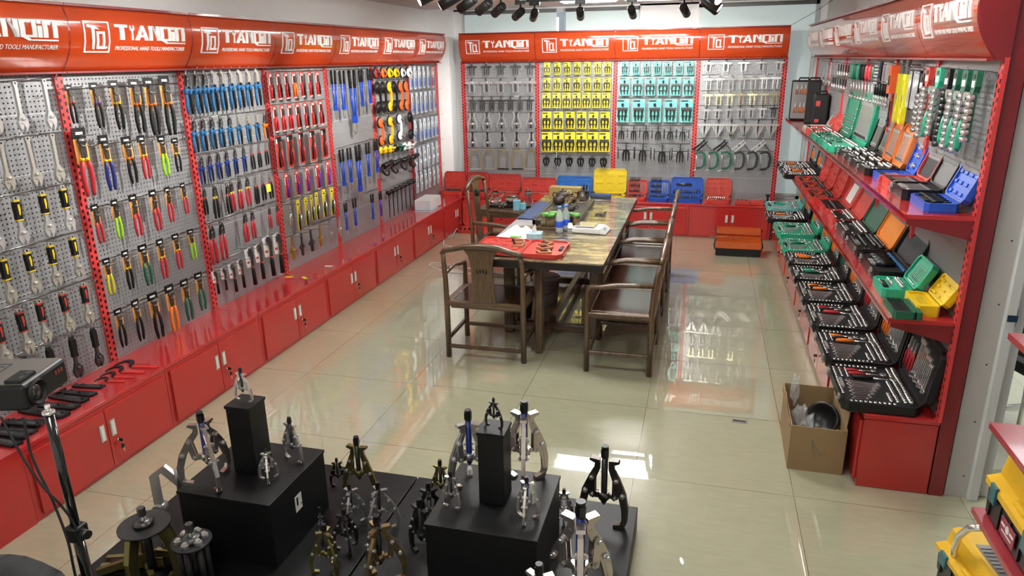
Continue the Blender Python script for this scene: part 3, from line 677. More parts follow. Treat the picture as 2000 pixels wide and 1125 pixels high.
@memo
def pump_pliers(jaw, hcol, inner, ring, guard):
    m = MB()
    m.strip([(-.02, -.02), (.03, -.10), (.055, -.22), (.05, -.32)], [.06, .10, .085, .06], -.03, 0)
    m.prism([(-.075, -.0), (-.03, .03), (.03, -.02), (.05, -.1), (-.01, -.12)], -.032, .005); m.mi = 1
    m.prism([(-.085, -.045), (-.055, .025), (-.015, .02), (-.03, -.08)], -.036, -.0325); m.prism([(-.03, -.15), (.02, -.14), (.01, -.30), (-.045, -.31)], -.036, -.0305); m.mi = 0
    m.prism([(-.026, -.17), (.012, -.165), (.003, -.285), (-.035, -.29)], -.037, -.0362)
    up = m.mesh('slotted_jaw', jaw, CHROME if jaw is DSTEEL else jaw)
    m = MB(); m.strip([(.02, -.08), (-.01, -.18), (-.04, -.27), (-.05, -.34)], [.08, .085, .07, .055], 0, .03); m.cyl((-.0, -.045, -.2), (0, .04, -.2), .025, n=10)
    m.prism([(.02, .01), (.07, -.05), (.10, -.13), (.05, -.16), (.01, -.08)], 0, .03); lo = m.mesh('lower_jaw', jaw)
    out = [('slotted_jaw', up), ('lower_jaw', lo)]
    for s in (-1, 1):
        c = hcol if s < 0 else inner
        m = MB(); m.tube([(s*.052, 0, -.33), (s*.075, 0, -.5), (s*.085, 0, -.75), (s*.075, 0, -.97)], [.026, .040, .042, .028], 8)
        if ring is not None: m.mi = 1; m.tube([(s*.05, 0, -.33), (s*.058, 0, -.39)], .033, 8)
        if guard is not None:
            m.mi = 1; m.prism([(s*.0, -.385), (s*.15, -.40), (s*.15, -.435), (s*.02, -.44)], -.05, .05); m.tube([(s*.06, 0, -.40), (s*.075, 0, -.52)], .046, 8)
        out.append(('handle', m.mesh('handle', c, ring or guard or c)))
    return out
@memo
def blister(card, style, a, b):
    """red/yellow/white printed card with the tool strapped to it; 1 high, .26 wide"""
    wd = .145 if style != 'wide' else .17
    m = MB(); m.prism([(-wd, 0), (-wd*.5, .03), (wd*.5, .03), (wd, 0), (wd, -1), (-wd, -1)], .0, .012); m.mi = 1
    if style == 'wide': m.box((0, -.003, -.07), (wd*1.9, .006, .15)); m.mi = 2; m.box((-wd*.72, -.007, -.12), (wd*.4, .006, .14)); m.mi = 1
    else:
        m.mi = 2; m.box((0, -.003, -.09), (.14, .006, .075)); m.box((-wd*.8, -.003, -.3), (.05, .006, .3)); m.box((0, -.003, -.975), (.2, .006, .035))
    cd = m.mesh('card', card, BLACK, WHITE)
    m = MB()
    if style in ('pliers', 'wide'):
        m.prism([(-.05, -.30), (-.03, -.14), (.0, -.13), (.03, -.14), (.06, -.30), (.03, -.42), (-.03, -.42)], -.05, -.01); m.cyl((.01, -.065, -.34), (.01, 0, -.34), .035, n=12)
        hd = m.mesh('tool_head', DSTEEL)
        m = MB(); m.tube([(-.03, -.03, -.4), (-.075, -.035, -.6), (-.08, -.03, -.93)], [.03, .04, .03], 8); h1 = m.mesh('handle', a)
        m = MB(); m.tube([(.04, -.03, -.4), (.085, -.035, -.6), (.09, -.03, -.92)], [.03, .04, .03], 8); h2 = m.mesh('handle', b)
        return [('card', cd), ('tool_head', hd), ('handle', h1), ('handle', h2)]
    if style == 'pruner':
        m.strip([(-.04, -.2), (-.03, -.32), (.02, -.45)], [.05, .13, .07], -.05, -.01); hd = m.mesh('tool_head', REDG)
        m = MB(); m.tube([(.09, -.04, -.25), (.10, -.045, -.4), (.03, -.045, -.6), (-.02, -.04, -.95)], [.03, .045, .05, .035], 8); h1 = m.mesh('handle', a)
        m = MB(); m.tube([(-.02, -.03, -.42), (.07, -.03, -.6), (.12, -.03, -.9)], [.035, .035, .03], 8); h2 = m.mesh('handle', b)
        return [('card', cd), ('tool_head', hd), ('handle', h1), ('handle', h2)]
    if style == 'tube':
        m.box((0, -.04, -.56), (.15, .06, .80), bev=.02); bl = m.mesh('blister_shell', BLISTER)
        m = MB(); m.tube([(0, -.03, -.2), (.01, -.03, -.5)], .035, 8); hd = m.mesh('tool_shaft', a)
        m = MB(); m.tube([(.01, -.03, -.52), (0, -.035, -.7), (0, -.03, -.92)], [.04, .06, .045], 8); h = m.mesh('tool_handle', b)
        return [('card', cd), ('blister_shell', bl), ('tool_shaft', hd), ('tool_handle', h)]
@memo
def pipe_wrench_card():
    m = MB(); m.prism([(-.18, .02), (.07, .06), (.07, -.42), (-.02, -.48), (-.15, -.46)], .01, .022); m.mi = 1; m.box((-.08, .006, -.33), (.10, .006, .06), rot=(0, .1, 0)); cd = m.mesh('hang_card', WHITE, REDP)
    m = MB(); m.strip([(-.06, -.0), (.0, -.05), (.05, -.14), (.045, -.28), (.03, -.5)], [.10, .13, .10, .07, .06], -.05, -.01); m.prism([(-.07, -.08), (.03, -.1), (.02, -.17), (-.06, -.16)], -.055, -.005); hd = m.mesh('wrench_head', DSTEEL)
    m = MB(); m.tube([(.03, -.03, -.48), (.03, -.03, -.6), (.035, -.03, -.98)], [.035, .05, .055], 8); m.mi = 1; m.tube([(.03, -.03, -.475), (.03, -.03, -.5)], .052, 8); m.tube([(.035, -.03, -.975), (.035, -.03, -.99)], .058, 8); gr = m.mesh('grip', BLKM, REDP)
    return [('hang_card', cd), ('wrench_head', hd), ('grip', gr)]
@memo
def bare_card_tool(card):  # plier on a narrow card
    m = MB(); m.prism([(-.12, 0), (-.06, .03), (.06, .03), (.12, 0), (.11, -.98), (-.11, -.98)], .01, .02); m.mi = 1; m.box((0, .006, -.12), (.1, .006, .05)); cd = m.mesh('card', card, BLACK)
    m = MB(); m.prism([(-.05, -.42), (-.02, -.2), (.0, -.18), (.02, -.2), (.05, -.42), (0, -.5)], -.05, -.01); m.cyl((0, -.06, -.43), (0, 0, -.43), .04, n=12); hd = m.mesh('tool_head', CHROME)
    return [('card', cd), ('tool_head', hd)] + [('handle', MB().tube([(s*.03, -.03, -.46), (s*.07, -.03, -.7), (s*.06, -.03, -.97)], [.03, .035, .025], 8).mesh('handle', BLACK if s < 0 else STEEL)) for s in (-1, 1)]
@memo
def locking_pliers():
    m = MB(); m.cyl((0, -.03, -.1), (0, .03, -.1), .09, n=14); m.cyl((.02, -.03, -.3), (.02, .03, -.3), .1, n=14); m.prism([(-.05, -.1), (.06, -.1), (.08, -.3), (-.04, -.3)], -.025, .025); hd = m.mesh('head', STEEL)
    return [('head', hd)] + [('handle', MB().tube([(s*.04, 0, -.34), (s*.09, 0, -.6), (s*.12, 0, -.98)], [.03, .035, .025], 8).mesh('handle', CHROME)) for s in (-1, 1)]
@memo
def crow_wrench(metal):    # short adjustable wrench with broad jaws
    m = MB(); m.prism([(-.05, .02), (.05, .02), (.04, -.45), (-.04, -.45)], -.03, .03); m.prism([(-.04, -.42), (.04, -.42), (.2, -.56), (.2, -.64), (-.2, -.66), (-.2, -.58)], -.04, .04); m.cyl((-.06, -.05, -.56), (.08, -.05, -.56), .05, n=10)
    m.prism([(.015, -.64), (.10, -.64), (.08, -.96), (.03, -1.)], -.035, .035); b = m.mesh('body', metal)
    m = MB(); m.prism([(-.10, -.64), (-.02, -.64), (-.025, -1.), (-.07, -.94)], -.035, .035); return [('body', b), ('movable_jaw', m.mesh('movable_jaw', metal))]
@memo
def bolt_cutter():
    m = MB()
    for s in (-1, 1): m.prism([(s*.012, -.80), (s*.045, -.82), (s*.045, -.94), (s*.012, -.99), (s*.006, -.90)], -.014, .014); m.cyl((s*.03, -.02, -.83), (s*.03, .02, -.83), .012, n=8)
    m.prism([(-.05, -.86), (.05, -.86), (.05, -.89), (-.05, -.89)], -.018, -.012); jw = m.mesh('jaws', STEEL)
    out = [('jaws', jw)]
    for s in (-1, 1):
        m = MB(); m.tube([(s*.065, 0, -.26), (s*.035, 0, -.72)], .019, 10); m.prism([(s*.01, -.70), (s*.055, -.70), (s*.06, -.80), (s*.012, -.82)], -.022, .022)
        g = MB(); g.tube([(s*.078, 0, 0), (s*.065, 0, -.27)], .025, 10)
        for k in range(7): g.tube([(s*(.078-.0018*k), 0, -.03-.033*k), (s*(.0775-.0018*k), 0, -.045-.033*k)], .0285, 10)
        out.append(('arm', m.mesh('arm', BLUET), [('grip', g.mesh('grip', BLKM))]))
    return out
@memo
def suction_single(col):
    m = MB(); m.lathe([(.0, .12), (.42, .12), (.48, .08), (.50, .0), (.49, -.03), (0, -.03)], 24, (0, .03, -.5), (0, -1, 0)); cup = m.mesh('rubber_pad', BLKM)
    m = MB(); m.lathe([(.0, .22), (.22, .2), (.40, .15), (.44, .1), (0, .1)], 24, (0, .03, -.5), (0, -1, 0)); m.tube([(-.12, -.12, -.15), (-.1, -.35, -.3), (.0, -.42, -.5), (.1, -.35, -.7), (.12, -.12, -.85)], .055, 8); bd = m.mesh('handle_body', col)
    m = MB(); m.box((.1, -.22, -.6), (.5, .04, .1), rot=(0, .6, 0), bev=.01); lv = m.mesh('lever', BLACK)
    return [('rubber_pad', cup), ('handle_body', bd), ('lever', lv)]
@memo
def suction_double(col):
    out = []
    for z in (-.19, -.81):
        m = MB(); m.lathe([(0, .05), (.17, .05), (.19, .03), (.19, 0), (0, 0)], 24, (0, .0, z), (0, -1, 0)); out.append(('rubber_pad', m.mesh('rubber_pad', BLKM)))
        m = MB(); m.box((.07, -.13, z-.05), (.18, .02, .035), rot=(0, .7, 0), bev=.004); out.append(('lever', m.mesh('lever', BLKG)))
    m = MB()
    for z in (-.19, -.81): m.lathe([(0, .10), (.10, .095), (.16, .07), (.165, .045), (0, .045)], 24, (0, .0, z), (0, -1, 0))
    m.strip([(0, -.30), (.05, -.38), (.05, -.62), (0, -.70)], [.10, .075, .075, .10], -.12, -.06); m.box((0, -.09, -.26), (.09, .05, .12)); m.box((0, -.09, -.74), (.09, .05, .12))
    return [('body', m.mesh('body', col))] + out
@memo
def suction_hook(col):
    m = MB(); m.lathe([(0, .3), (.3, .28), (.48, .12), (.5, 0), (0, 0)], 16, (0, .1, -.5), (0, -1, 0)); m.tube([(-.3, -.3, -.4), (0, -.6, -.3), (.3, -.3, -.5), (.2, -.2, -.8)], .1, 8); b = m.mesh('cup', col)
    m = MB(); m.box((0, -.25, -.9), (.5, .12, .12), bev=.03); return [('cup', b), ('lever', m.mesh('lever', BLACK))]
@memo
def rivet_tool():
    m = MB(); m.tube([(-.75, 0, .1), (.75, -.1, .32)], [.26, .22], 14); m.box((-.2, -.1, .32), (.4, .25, .2), rot=(0, -.15, 0), bev=.03); b = m.mesh('barrel', BLACK)
    m = MB(); m.tube([(-.9, 0, .1), (-1.0, 0, -.25), (-.6, 0, -.6), (-.1, 0, -.8), (.25, 0, -.7), (.2, 0, -.45)], .09, 8); h = m.mesh('loop_handle', BLKM)
    m = MB(); m.box((.1, -.25, .12), (.2, .04, .2), rot=(0, .5, 0), bev=.02); r = m.mesh('button', REDP)
    m = MB(); m.box((-.15, -.15, .5), (.2, .02, .12), rot=(0, .5, 0)); return [('barrel', b), ('loop_handle', h), ('button', r), ('switch_plate', m.mesh('switch_plate', STEEL))]
@memo
def mallet():
    m = MB(); m.lathe([(.0, .02), (.10, .015), (.115, -.02), (.11, -.08), (.06, -.12), (.035, -.15), (0, -.15)], 18); h = m.mesh('head', BLKM)
    m = MB(); m.tube([(0, 0, -.14), (0, 0, -.4), (0, 0, -1.0)], [.034, .024, .016], 10); return [('head', h), ('shaft', m.mesh('shaft', BLACK))]
# ---- pullers that hang on the back wall (nominal height 1)
@memo
def bar_puller(metal, screw, style):
    m = MB()
    if style == 'T': m.prism([(-.5, -.30), (-.42, -.22), (.42, -.22), (.5, -.30), (.42, -.36), (-.42, -.36)], -.05, .05); m.box((0, 0, -.26), (.2, .16, .2), bev=.02)
    if style == 'H': m.prism([(-.36, -.2), (.36, -.2), (.36, -.32), (-.36, -.32)], -.05, .05); m.box((0, 0, -.62), (.5, .03, .03)); m.box((0, 0, -.26), (.18, .14, .18))
    if style == 'F': m.prism([(-.40, -.22), (.40, -.22), (.40, -.32), (-.40, -.32)], -.08, .08)
    yk = m.mesh('crossbar', metal)
    out = [('crossbar', yk)]
    m = MB(); m.cyl((0, 0, .02), (0, 0, -.9), .04, n=10); m.cyl((0, 0, .04), (0, 0, -.05), .065, n=6)
    if style == 'H': m.box((0, 0, -.0), (.4, .03, .03))
    out.append(('screw', m.mesh('screw', screw)))
    js = {'T': [(-.19, -.12, -.98), (.19, .12, -.98)], 'H': [(-.15, -.1, -1.0), (.15, .1, -1.0)], 'F': [(-.26, -.04, -.95), (.26, .04, -.95), (-.12, -.03, -.98), (.12, .03, -.98)]}[style]
    for x, x2, z in js:
        m = MB(); m.strip([(x, -.2), (x*1.02, -.4), (x if style != 'F' else x2*1.2, z+.06)], [.10, .085, .08], -.035, .035); m.box(((x if style != 'F' else x2*1.2)*.75, 0, z+.03), (.10, .07, .06)); out.append(('jaw', m.mesh('jaw', metal)))
    return out
@memo
def jaw_puller_flat(metal, screw):     # two jaw puller hanging flat
    m = MB(); m.cyl((0, 0, .03), (0, 0, -.95), .05, n=10); m.cyl((0, 0, .06), (0, 0, -.04), .075, n=6); sc = m.mesh('screw', screw)
    m = MB(); m.box((0, 0, -.66), (.42, .12, .09), bev=.015); m.cyl((0, 0, -.58), (0, 0, -.74), .09, n=12); yk = m.mesh('yoke', metal)
    out = [('screw', sc), ('yoke', yk)]
    for s in (-1, 1):
        m = MB(); m.strip([(s*.20, -.0), (s*.12, -.04), (s*.13, -.3), (s*.25, -.55), (s*.30, -.78), (s*.24, -.97)], [.05, .08, .10, .11, .09, .07], -.04, .04); m.cyl((s*.17, -.06, -.4), (s*.17, .06, -.4), .03, n=8); out.append(('jaw', m.mesh('jaw', metal)))
    return out
@memo
def fork_yoke(basec):
    m = MB()
    for s in (-1, 1): m.strip([(s*.06, -.04), (s*.2, -.12), (s*.24, -.3), (s*.24, -.95)], [.10, .09, .07, .055], -.03, .03)
    m.box((0, 0, -.05), (.2, .1, .10), bev=.01); b = m.mesh('fork', mat('pale_brass', (.55, .48, .28), .35, .9))
    m = MB(); m.box((0, 0, -.97), (.58, .12, .06)); 
    return [('fork', b), ('base_plate', m.mesh('base_plate', basec))]
@memo
def carded_puller(card, n):
    m = MB(); m.prism([(-.265, 0), (.265, 0), (.28, -1), (-.28, -1)], .02, .028); m.mi = 1; m.box((-.10, .014, -.09), (.30, .006, .07)); m.mi = 2; m.cyl((.2, .018, -.09), (.2, .012, -.09), .04, n=12); cd = m.mesh('card', card, DSTEEL, mat('pale_print', (.7, .55, .1), .5))
    m = MB(); m.box((0, -.05, -.42), (.46, .08, .12), bev=.01); m.cyl((0, -.05, -.18), (0, -.05, -.9), .03, n=8); m.cyl((0, -.05, -.2), (0, -.05, -.3), .06, n=6); m.box((0, -.05, -.72), (.46, .03, .04)); yk = m.mesh('yoke', DSTEEL)
    out = [('card', cd), ('yoke', yk)]
    for x in ((-.14, .14) if n == 2 else (-.18, 0, .18)):
        m = MB(); m.strip([(x, -.36), (x*1.15, -.6), (x*.9, -.93)], [.09, .08, .05], -.085, -.03); out.append(('jaw', m.mesh('jaw', BLACK)))
    return out
@memo
def windmill_puller():
    m = MB(); m.cyl((0, -.0, .02), (0, 0, -.5), .03, n=8); m.box((0, 0, -.02), (.5, .02, .02)); m.box((0, 0, -.14), (.4, .02, .02), rot=(0, .1, 0)); sc = m.mesh('screw', BLACK)
    m = MB(); m.box((0, 0, -.36), (.92, .03, .035)); br = m.mesh('crossbar', BLACK)
    out = [('screw', sc), ('crossbar', br)]
    for s in (-1, 1): m = MB(); m.cyl((s*.45, 0, -.2), (s*.45, 0, -.85), .026, n=8); out.append(('side_rod', m.mesh('side_rod', BLACK)))
    for x in (-.1, .0, .1): m = MB(); m.strip([(x, -.38), (x*1.6, -.6), (x*1.7, -.98)], [.10, .10, .05], -.04, .04); out.append(('jaw', m.mesh('jaw', BLACK)))
    return out
@memo
def small_puller():
    m = MB(); m.cyl((0, 0, .02), (0, 0, -.9), .07, n=8); m.box((0, 0, -.25), (.5, .2, .18), bev=.03); b = m.mesh('yoke', BLACK)
    return [('yoke', b)] + [('jaw', MB().strip([(x, -.2), (x*1.3, -.55), (x*.5, -1.0)], [.16, .14, .08], -.06, .06).mesh('jaw', BLACK)) for x in (-.2, .2)]
@memo
def c_clamp(col):
    m = MB(); m.strip([(-.28, -.08), (.05, .0), (.22, -.1), (.28, -.35), (.24, -.78), (.10, -.92), (-.22, -.95)], [.09, .12, .13, .13, .13, .12, .09], -.05, .05); b = m.mesh('frame', col)
    m = MB(); m.cyl((-.22, 0, -.12), (-.17, 0, -1.03), .028, n=8); sc = m.mesh('screw', STEEL)
    m = MB(); m.cyl((-.42, 0, -1.10), (.05, 0, -.98), .016, n=6); return [('frame', b), ('screw', sc, [('tommy_bar', m.mesh('tommy_bar', CHROME))])]
@memo
def x_clamp(col):
    m = MB(); m.strip([(-.8, -.95), (-.1, -.4), (.25, .0)], [.16, .18, .10], -.06, .0); m.strip([(-.45, -1.05), (.15, -.5), (.45, -.15)], [.14, .18, .10], -.06, .0); a = m.mesh('jaw_arms', col)
    m = MB(); m.strip([(.05, -.05), (.4, -.5), (.85, -1.0)], [.08, .09, .07], 0, .06); m.cyl((-.1, -.1, -.5), (-.1, .1, -.5), .09, n=10); return [('jaw_arms', a), ('handle', m.mesh('handle', DSTEEL))]
@memo
def hook_peg(L):
    m = MB(); m.tube([(0, 0, 0), (0, -L, .012), (0, -L-.006, .022)], .0022, 6); m.sph((0, -L-.006, .022), .0036, 6); m.box((0, .003, 0), (.02, .006, .03)); return m.mesh('hook', HOOKM)
@memo
def hook_rail(W):
    m = MB(); m.cyl((-W/2+.02, -.012, 0), (W/2-.02, -.012, 0), .0032, n=8); return m.mesh('rail_bar', HOOKM)

CNT = [0]
def hang(rows, tool, desc, cat, where, wall, jit=.02, name=None, names=None, group=None, peg=True, nom=1., W=None, cx=None):
    """rows: (place, z, length) ; tool: parts list or function(i) -> (parts, description)"""
    rows = [(a, z, L) if z < 2.076 else (a, 2.076, L-(z-2.076)) for a, z, L in rows]
    n = len(rows); rnd = random.Random(len(where)*7+n)
    if wall == 'left': P = lambda a, d: (-3.15+d, a, 0); rot = RL
    elif wall == 'back': P = lambda a, d: (a, 5.02-d, 0); rot = RB
    else: P = lambda a, d: (1.45-d, a, 0); rot = RR
    D = {'left': .08, 'back': .10, 'right': .07}[wall]
    PL = {'left': .165, 'back': .12, 'right': .11}[wall]
    if peg:
        zc = sum(r[1] for r in rows)/n + .004
        c = cx if cx is not None else (rows[0][0]+rows[-1][0])/2
        t = thing('hook_rail', f'thin steel hook rail of the {where}', 'hook rail', Vector(P(c, 0)) + Vector((0, 0, zc)), rot)
        link('rail_bar', hook_rail(W or .93), t)
        for a, z, L in rows:
            k = link('hook', hook_peg(PL), t); s = {'left': 1, 'back': 1, 'right': -1}[wall]
            k.location = (s*(a-c) , 0, z-zc+.004)
    for i, (a, z, L) in enumerate(rows):
        parts, d = tool(i) if callable(tool) else (tool, desc)
        loc = Vector(P(a, D)) + Vector((0, 0, z))
        rr = (rot[0], rot[1] , rot[2] + R(rnd.uniform(-6, 6)))
        pos = f'{ORD[i]} in the {where}' if n > 1 else where
        nm = names(i) if names else (name or cat.replace(' ', '_'))
        o = spawn(nm, parts, f'{d}, {pos}', cat, loc, rr, group or f'{where} row', L/nom)
        sw = rnd.uniform(-jit, jit)*1.5
        o.rotation_euler = (Matrix.Rotation(rr[2], 3, 'Z') @ Matrix.Rotation(sw, 3, 'Y')).to_euler()
        CNT[0] += 1
# ------------------------------------------------------------------ left wall
AW = adj_wrench
W1 = dict(wall='left', W=.93)
hang(L0r1, AW(CHW), 'chrome adjustable wrench', 'wrench', 'top row of the first left bay', cx=-1.398, **W1)
hang(L0r2, AW(NKW), 'wide satin adjustable wrench', 'wrench', 'second row of the first left bay', cx=-1.398, **W1)
hang(L0r3, AW(CHW, BLACK, YELL), 'yellow and black gripped wrench', 'wrench', 'third row of the first left bay', cx=-1.398, **W1)
hang(L0r4, AW(NKW, BLKM, YELL), 'black sleeved wrench with yellow oval', 'wrench', 'fourth row of the first left bay', cx=-1.398, **W1)
hang(L0r5, AW(NKW, BLKM, REDP), 'black sleeved wrench with red oval', 'wrench', 'fifth row of the first left bay', cx=-1.398, **W1)
hang(L0r6, AW(DSTEEL, BLACK, None), 'black wide-jaw adjustable wrench', 'wrench', 'bottom row of the first left bay', cx=-1.398, **W1)
def carded(spec):
    def f(i):
        st, h, r, d = spec[i]; return carded_pliers(st, h, r, ORGC), d
    return f
bk, or_ = BLKM, ORG
hang([(a, z-.035, L-.035) for a, z, L in L1r1], carded([('comb', bk, REDP, 'carded pliers with red-ringed black handles'), ('comb', bk, PURP, 'carded pliers with dark-ringed black handles'), ('comb', bk, YELL, 'carded pliers with yellow-ringed black handles'), ('comb', bk, or_, 'carded pliers with orange-ringed handles'), ('comb', bk, or_, 'longer orange-ringed carded pliers'), ('comb', bk, or_, 'longest orange-ringed carded pliers')]), '', 'pliers', 'top row of the second left bay', cx=-.43, **W1)
hang([(a, z-.035, L-.035) for a, z, L in L1r2], carded([('end', REDG, YELL, 'long red-handled carded pliers'), ('end', NAVY, YELL, 'long navy-handled carded pliers'), ('end', bk, or_, 'orange-ringed black carded pliers'), ('end', REDG, YELL, 'shorter red-handled carded pliers'), ('end', LIME, None, 'lime-handled carded pliers'), ('end', bk, YELL, 'short black carded pliers')]), '', 'pliers', 'second row of the second left bay', cx=-.43, **W1)
hang([(a, z-.03, L-.03) for a, z, L in L1r3], carded([('comb', REDG, None, 'red-handled carded pliers'), ('comb', LIME, None, 'lime-handled carded pliers'), ('long', REDG, None, 'red-handled carded pliers'), ('long', REDG, None, 'red-handled carded pliers'), ('long', REDG, None, 'red-handled carded pliers'), ('comb', REDG, YELL, 'yellow-ringed red carded pliers')]), '', 'pliers', 'third row of the second left bay', cx=-.43, **W1)
hang([(a, z-.03, L-.03) for a, z, L in L1r4], carded([('end', YELG, None, 'yellow-handled carded nippers'), ('end', bk, YELL, 'black carded nippers'), ('end', DGREEN, None, 'dark green carded nippers'), ('end', REDG, YELL, 'red carded nippers'), ('end', REDG, YELL, 'red carded nippers'), ('end', LIME, None, 'lime carded nippers')]), '', 'nippers', 'fourth row of the second left bay', cx=-.43, **W1)
hang([(a, z-.03, L-.03) for a, z, L in L1r5], carded([('end', bk, None, 'black carded nippers'), ('end', bk, None, 'black carded nippers'), ('end', bk, None, 'long black carded nippers'), ('end', ORG, None, 'orange-handled carded nippers'), ('end', DGREEN, None, 'green-handled carded nippers'), ('end', DGREEN, None, 'green-handled carded nippers')]), '', 'nippers', 'bottom row of the second left bay', cx=-.43, **W1)
PP = pump_pliers
def f(i): return PP(DSTEEL if i < 3 else (STEEL if i < 6 else NICKEL), BLUEG, BLKM, None, BLUEG), 'blue-guarded water pump pliers'
hang(L2r1, f, '', 'pliers', 'top row of the third left bay', cx=.535, **W1)
def f(i):
    if i == 8: return PP(DSTEEL, ORG, BLKM, None, ORG), 'orange-handled water pump pliers'
    return PP(DSTEEL if i < 5 else NICKEL, BLUEG, BLKM, None, BLUEG), 'blue-guarded water pump pliers'
hang(L2r2, f, '', 'pliers', 'second row of the third left bay', cx=.535, **W1)
def f(i): return (PP(DSTEEL, NAVYG, BLKM, None, NAVYG), 'royal blue water pump pliers') if i < 6 else (PP(STEEL, BLKM, BLKM, REDP, None), 'black water pump pliers')
hang(L2r3, f, '', 'pliers', 'third row of the third left bay', cx=.535, **W1)
def f(i):
    if i in (3, 4, 5): return PP(DSTEEL, REDG, REDG, YELL, None), 'red yellow-ringed pump pliers'
    if i == 1: return PP(DSTEEL, BLKM, BLKM, YELL, None), 'black yellow-ringed pump pliers'
    return PP(STEEL if i > 5 else DSTEEL, BLKM, BLKM, REDP, None), 'black red-ringed pump pliers'
hang(L2r4, f, '', 'pliers', 'fourth row of the third left bay', cx=.535, **W1)
hang(L2r5, PP(DSTEEL, REDG, REDG, None, None), 'slim red-handled pump pliers', 'pliers', 'fifth row of the third left bay', cx=.535, **W1)
hang(L2r6, pipe_wrench_card(), 'black pipe wrench on white card', 'pipe wrench', 'bottom row of the third left bay', cx=.535, **W1)
m = MB(); m.box((0, 0, 0), (.055, .004, .06)); o = link('sticky_note', m.mesh('sticky_note', mat('fluorescent_yellow', (.75, .9, .05), .6)), None, (-3.03, .735, 1.19), RL); tag(o, 'small bright yellow sticker hanging on black pump pliers', 'sticker')
BL = blister
hang(L3r1, lambda i: (BL(REDP, 'pliers', REDG if i != 3 else ORG, BLKM if i != 3 else ORG), 'red carded cutter'), '', 'carded tool', 'top row of the fourth left bay', cx=1.50, **W1)
hang(L3r2, lambda i: (BL(REDP, 'pliers', REDG, REDG if i < 3 else BLKM), 'red carded cable cutter'), '', 'carded tool', 'second row of the fourth left bay', cx=1.50, **W1)
hang(L3r3, BL(REDP, 'wide', BLKM, REDG), 'black-topped carded crimper', 'carded tool', 'third row of the fourth left bay', cx=1.50, **W1)
hang(L3r4, BL(REDP, 'pruner', PURP, REDG), 'violet-handled carded tube cutter', 'carded tool', 'fourth row of the fourth left bay', cx=1.50, **W1)
hang(L3r5, lambda i: (locking_pliers(), 'bare chrome riveting pliers') if i == 0 else (bare_card_tool(YELC), 'yellow carded snips'), '', 'carded tool', 'fifth row of the fourth left bay', cx=1.50, **W1)
hang(L3r6, lambda i: ((crow_wrench(GOLD), 'brass-coloured wide wrench'), (crow_wrench(DSTEEL), 'black wide wrench'), (crow_wrench(DSTEEL), 'black wide wrench'), (crow_wrench(GOLD), 'brass-coloured wide wrench'), (crow_wrench(STEEL), 'silver wide wrench'), (crow_wrench(CHROME), 'chrome wide wrench'))[i], '', 'wrench', 'bottom row of the fourth left bay', cx=1.50, **W1)
for nm, rr in (('top', L4r1), ('middle', L4r2), ('bottom', L4r3)):
    hang(rr, bolt_cutter(), 'blue bolt cutter with black grips', 'bolt cutter', nm + ' row of the fifth left bay', cx=2.47, **W1)
sc5 = [(mat('dark_red_plastic', (.25, .02, .015), .4), 'dark red'), (ORG, 'orange'), (YELL, 'yellow'), (YELL, 'yellow'), (WHITE, 'white'), (WHITE, 'white')]
OR2 = mat('vermilion_plastic', (.85, .12, .02), .4); AMB = mat('amber_plastic', (.80, .42, .01), .4)
hang(L5r1, lambda i: (suction_single((sc5[i][0] if i != 1 else OR2)), sc5[i][1] + ' single suction lifter'), '', 'suction lifter', 'top row of the sixth left bay', cx=3.43, **W1)
sc6 = [(BLACK, 'black'), (BLACK, 'black'), (AMB, 'amber'), (BLACK, 'black'), (OR2, 'orange'), (OR2, 'orange')]
hang(L5r2, lambda i: (suction_double(sc6[i][0]), sc6[i][1] + ' double suction lifter'), '', 'suction lifter', 'second row of the sixth left bay', cx=3.43, **W1)
sc7 = [(OR2, 'orange'), (AMB, 'amber'), (WHITE, 'white'), (BLACK, 'black')]
hang(L5r3, lambda i: (suction_double(sc7[i][0]), sc7[i][1] + ' double suction lifter'), '', 'suction lifter', 'third row of the sixth left bay', cx=3.43, **W1)
sc8 = [YELL, YELL, YELL, BLACK, DGREEN, WHITE, WHITE]; sn = ['yellow']*3 + ['black', 'green', 'white', 'white']
hang(L5r4, lambda i: (suction_hook(sc8[i]), 'small ' + sn[i] + ' suction cup'), '', 'suction cup', 'fourth row of the sixth left bay', cx=3.43, **W1)
hang(L5r5, rivet_tool(), 'black loop-handled tool with red button', 'hand tool', 'fifth row of the sixth left bay', nom=1.15, cx=3.43, **W1)
hang(L5r6, mallet(), 'black rubber head on tapered shaft', 'mallet', 'bottom row of the sixth left bay', cx=3.43, **W1)
pk = mat('pale_blue_card', (.42, .50, .60), .5)
for nm, rr, a, b in (('top', L6r1, CHROME, NAVYG), ('second', L6r2, DSTEEL, NAVYG), ('third', L6r3, CHROME, NAVYG), ('fourth', L6r4, STEEL, CHROME), ('bottom', L6r5, CHROME, STEEL)):
    hang(rr, lambda i: (BL(pk if i < 5 or nm != 'top' else REDP, 'tube', a, b), 'slim blister-packed tool'), '', 'blister pack', nm + ' row of the seventh left bay', cx=4.40, **W1)

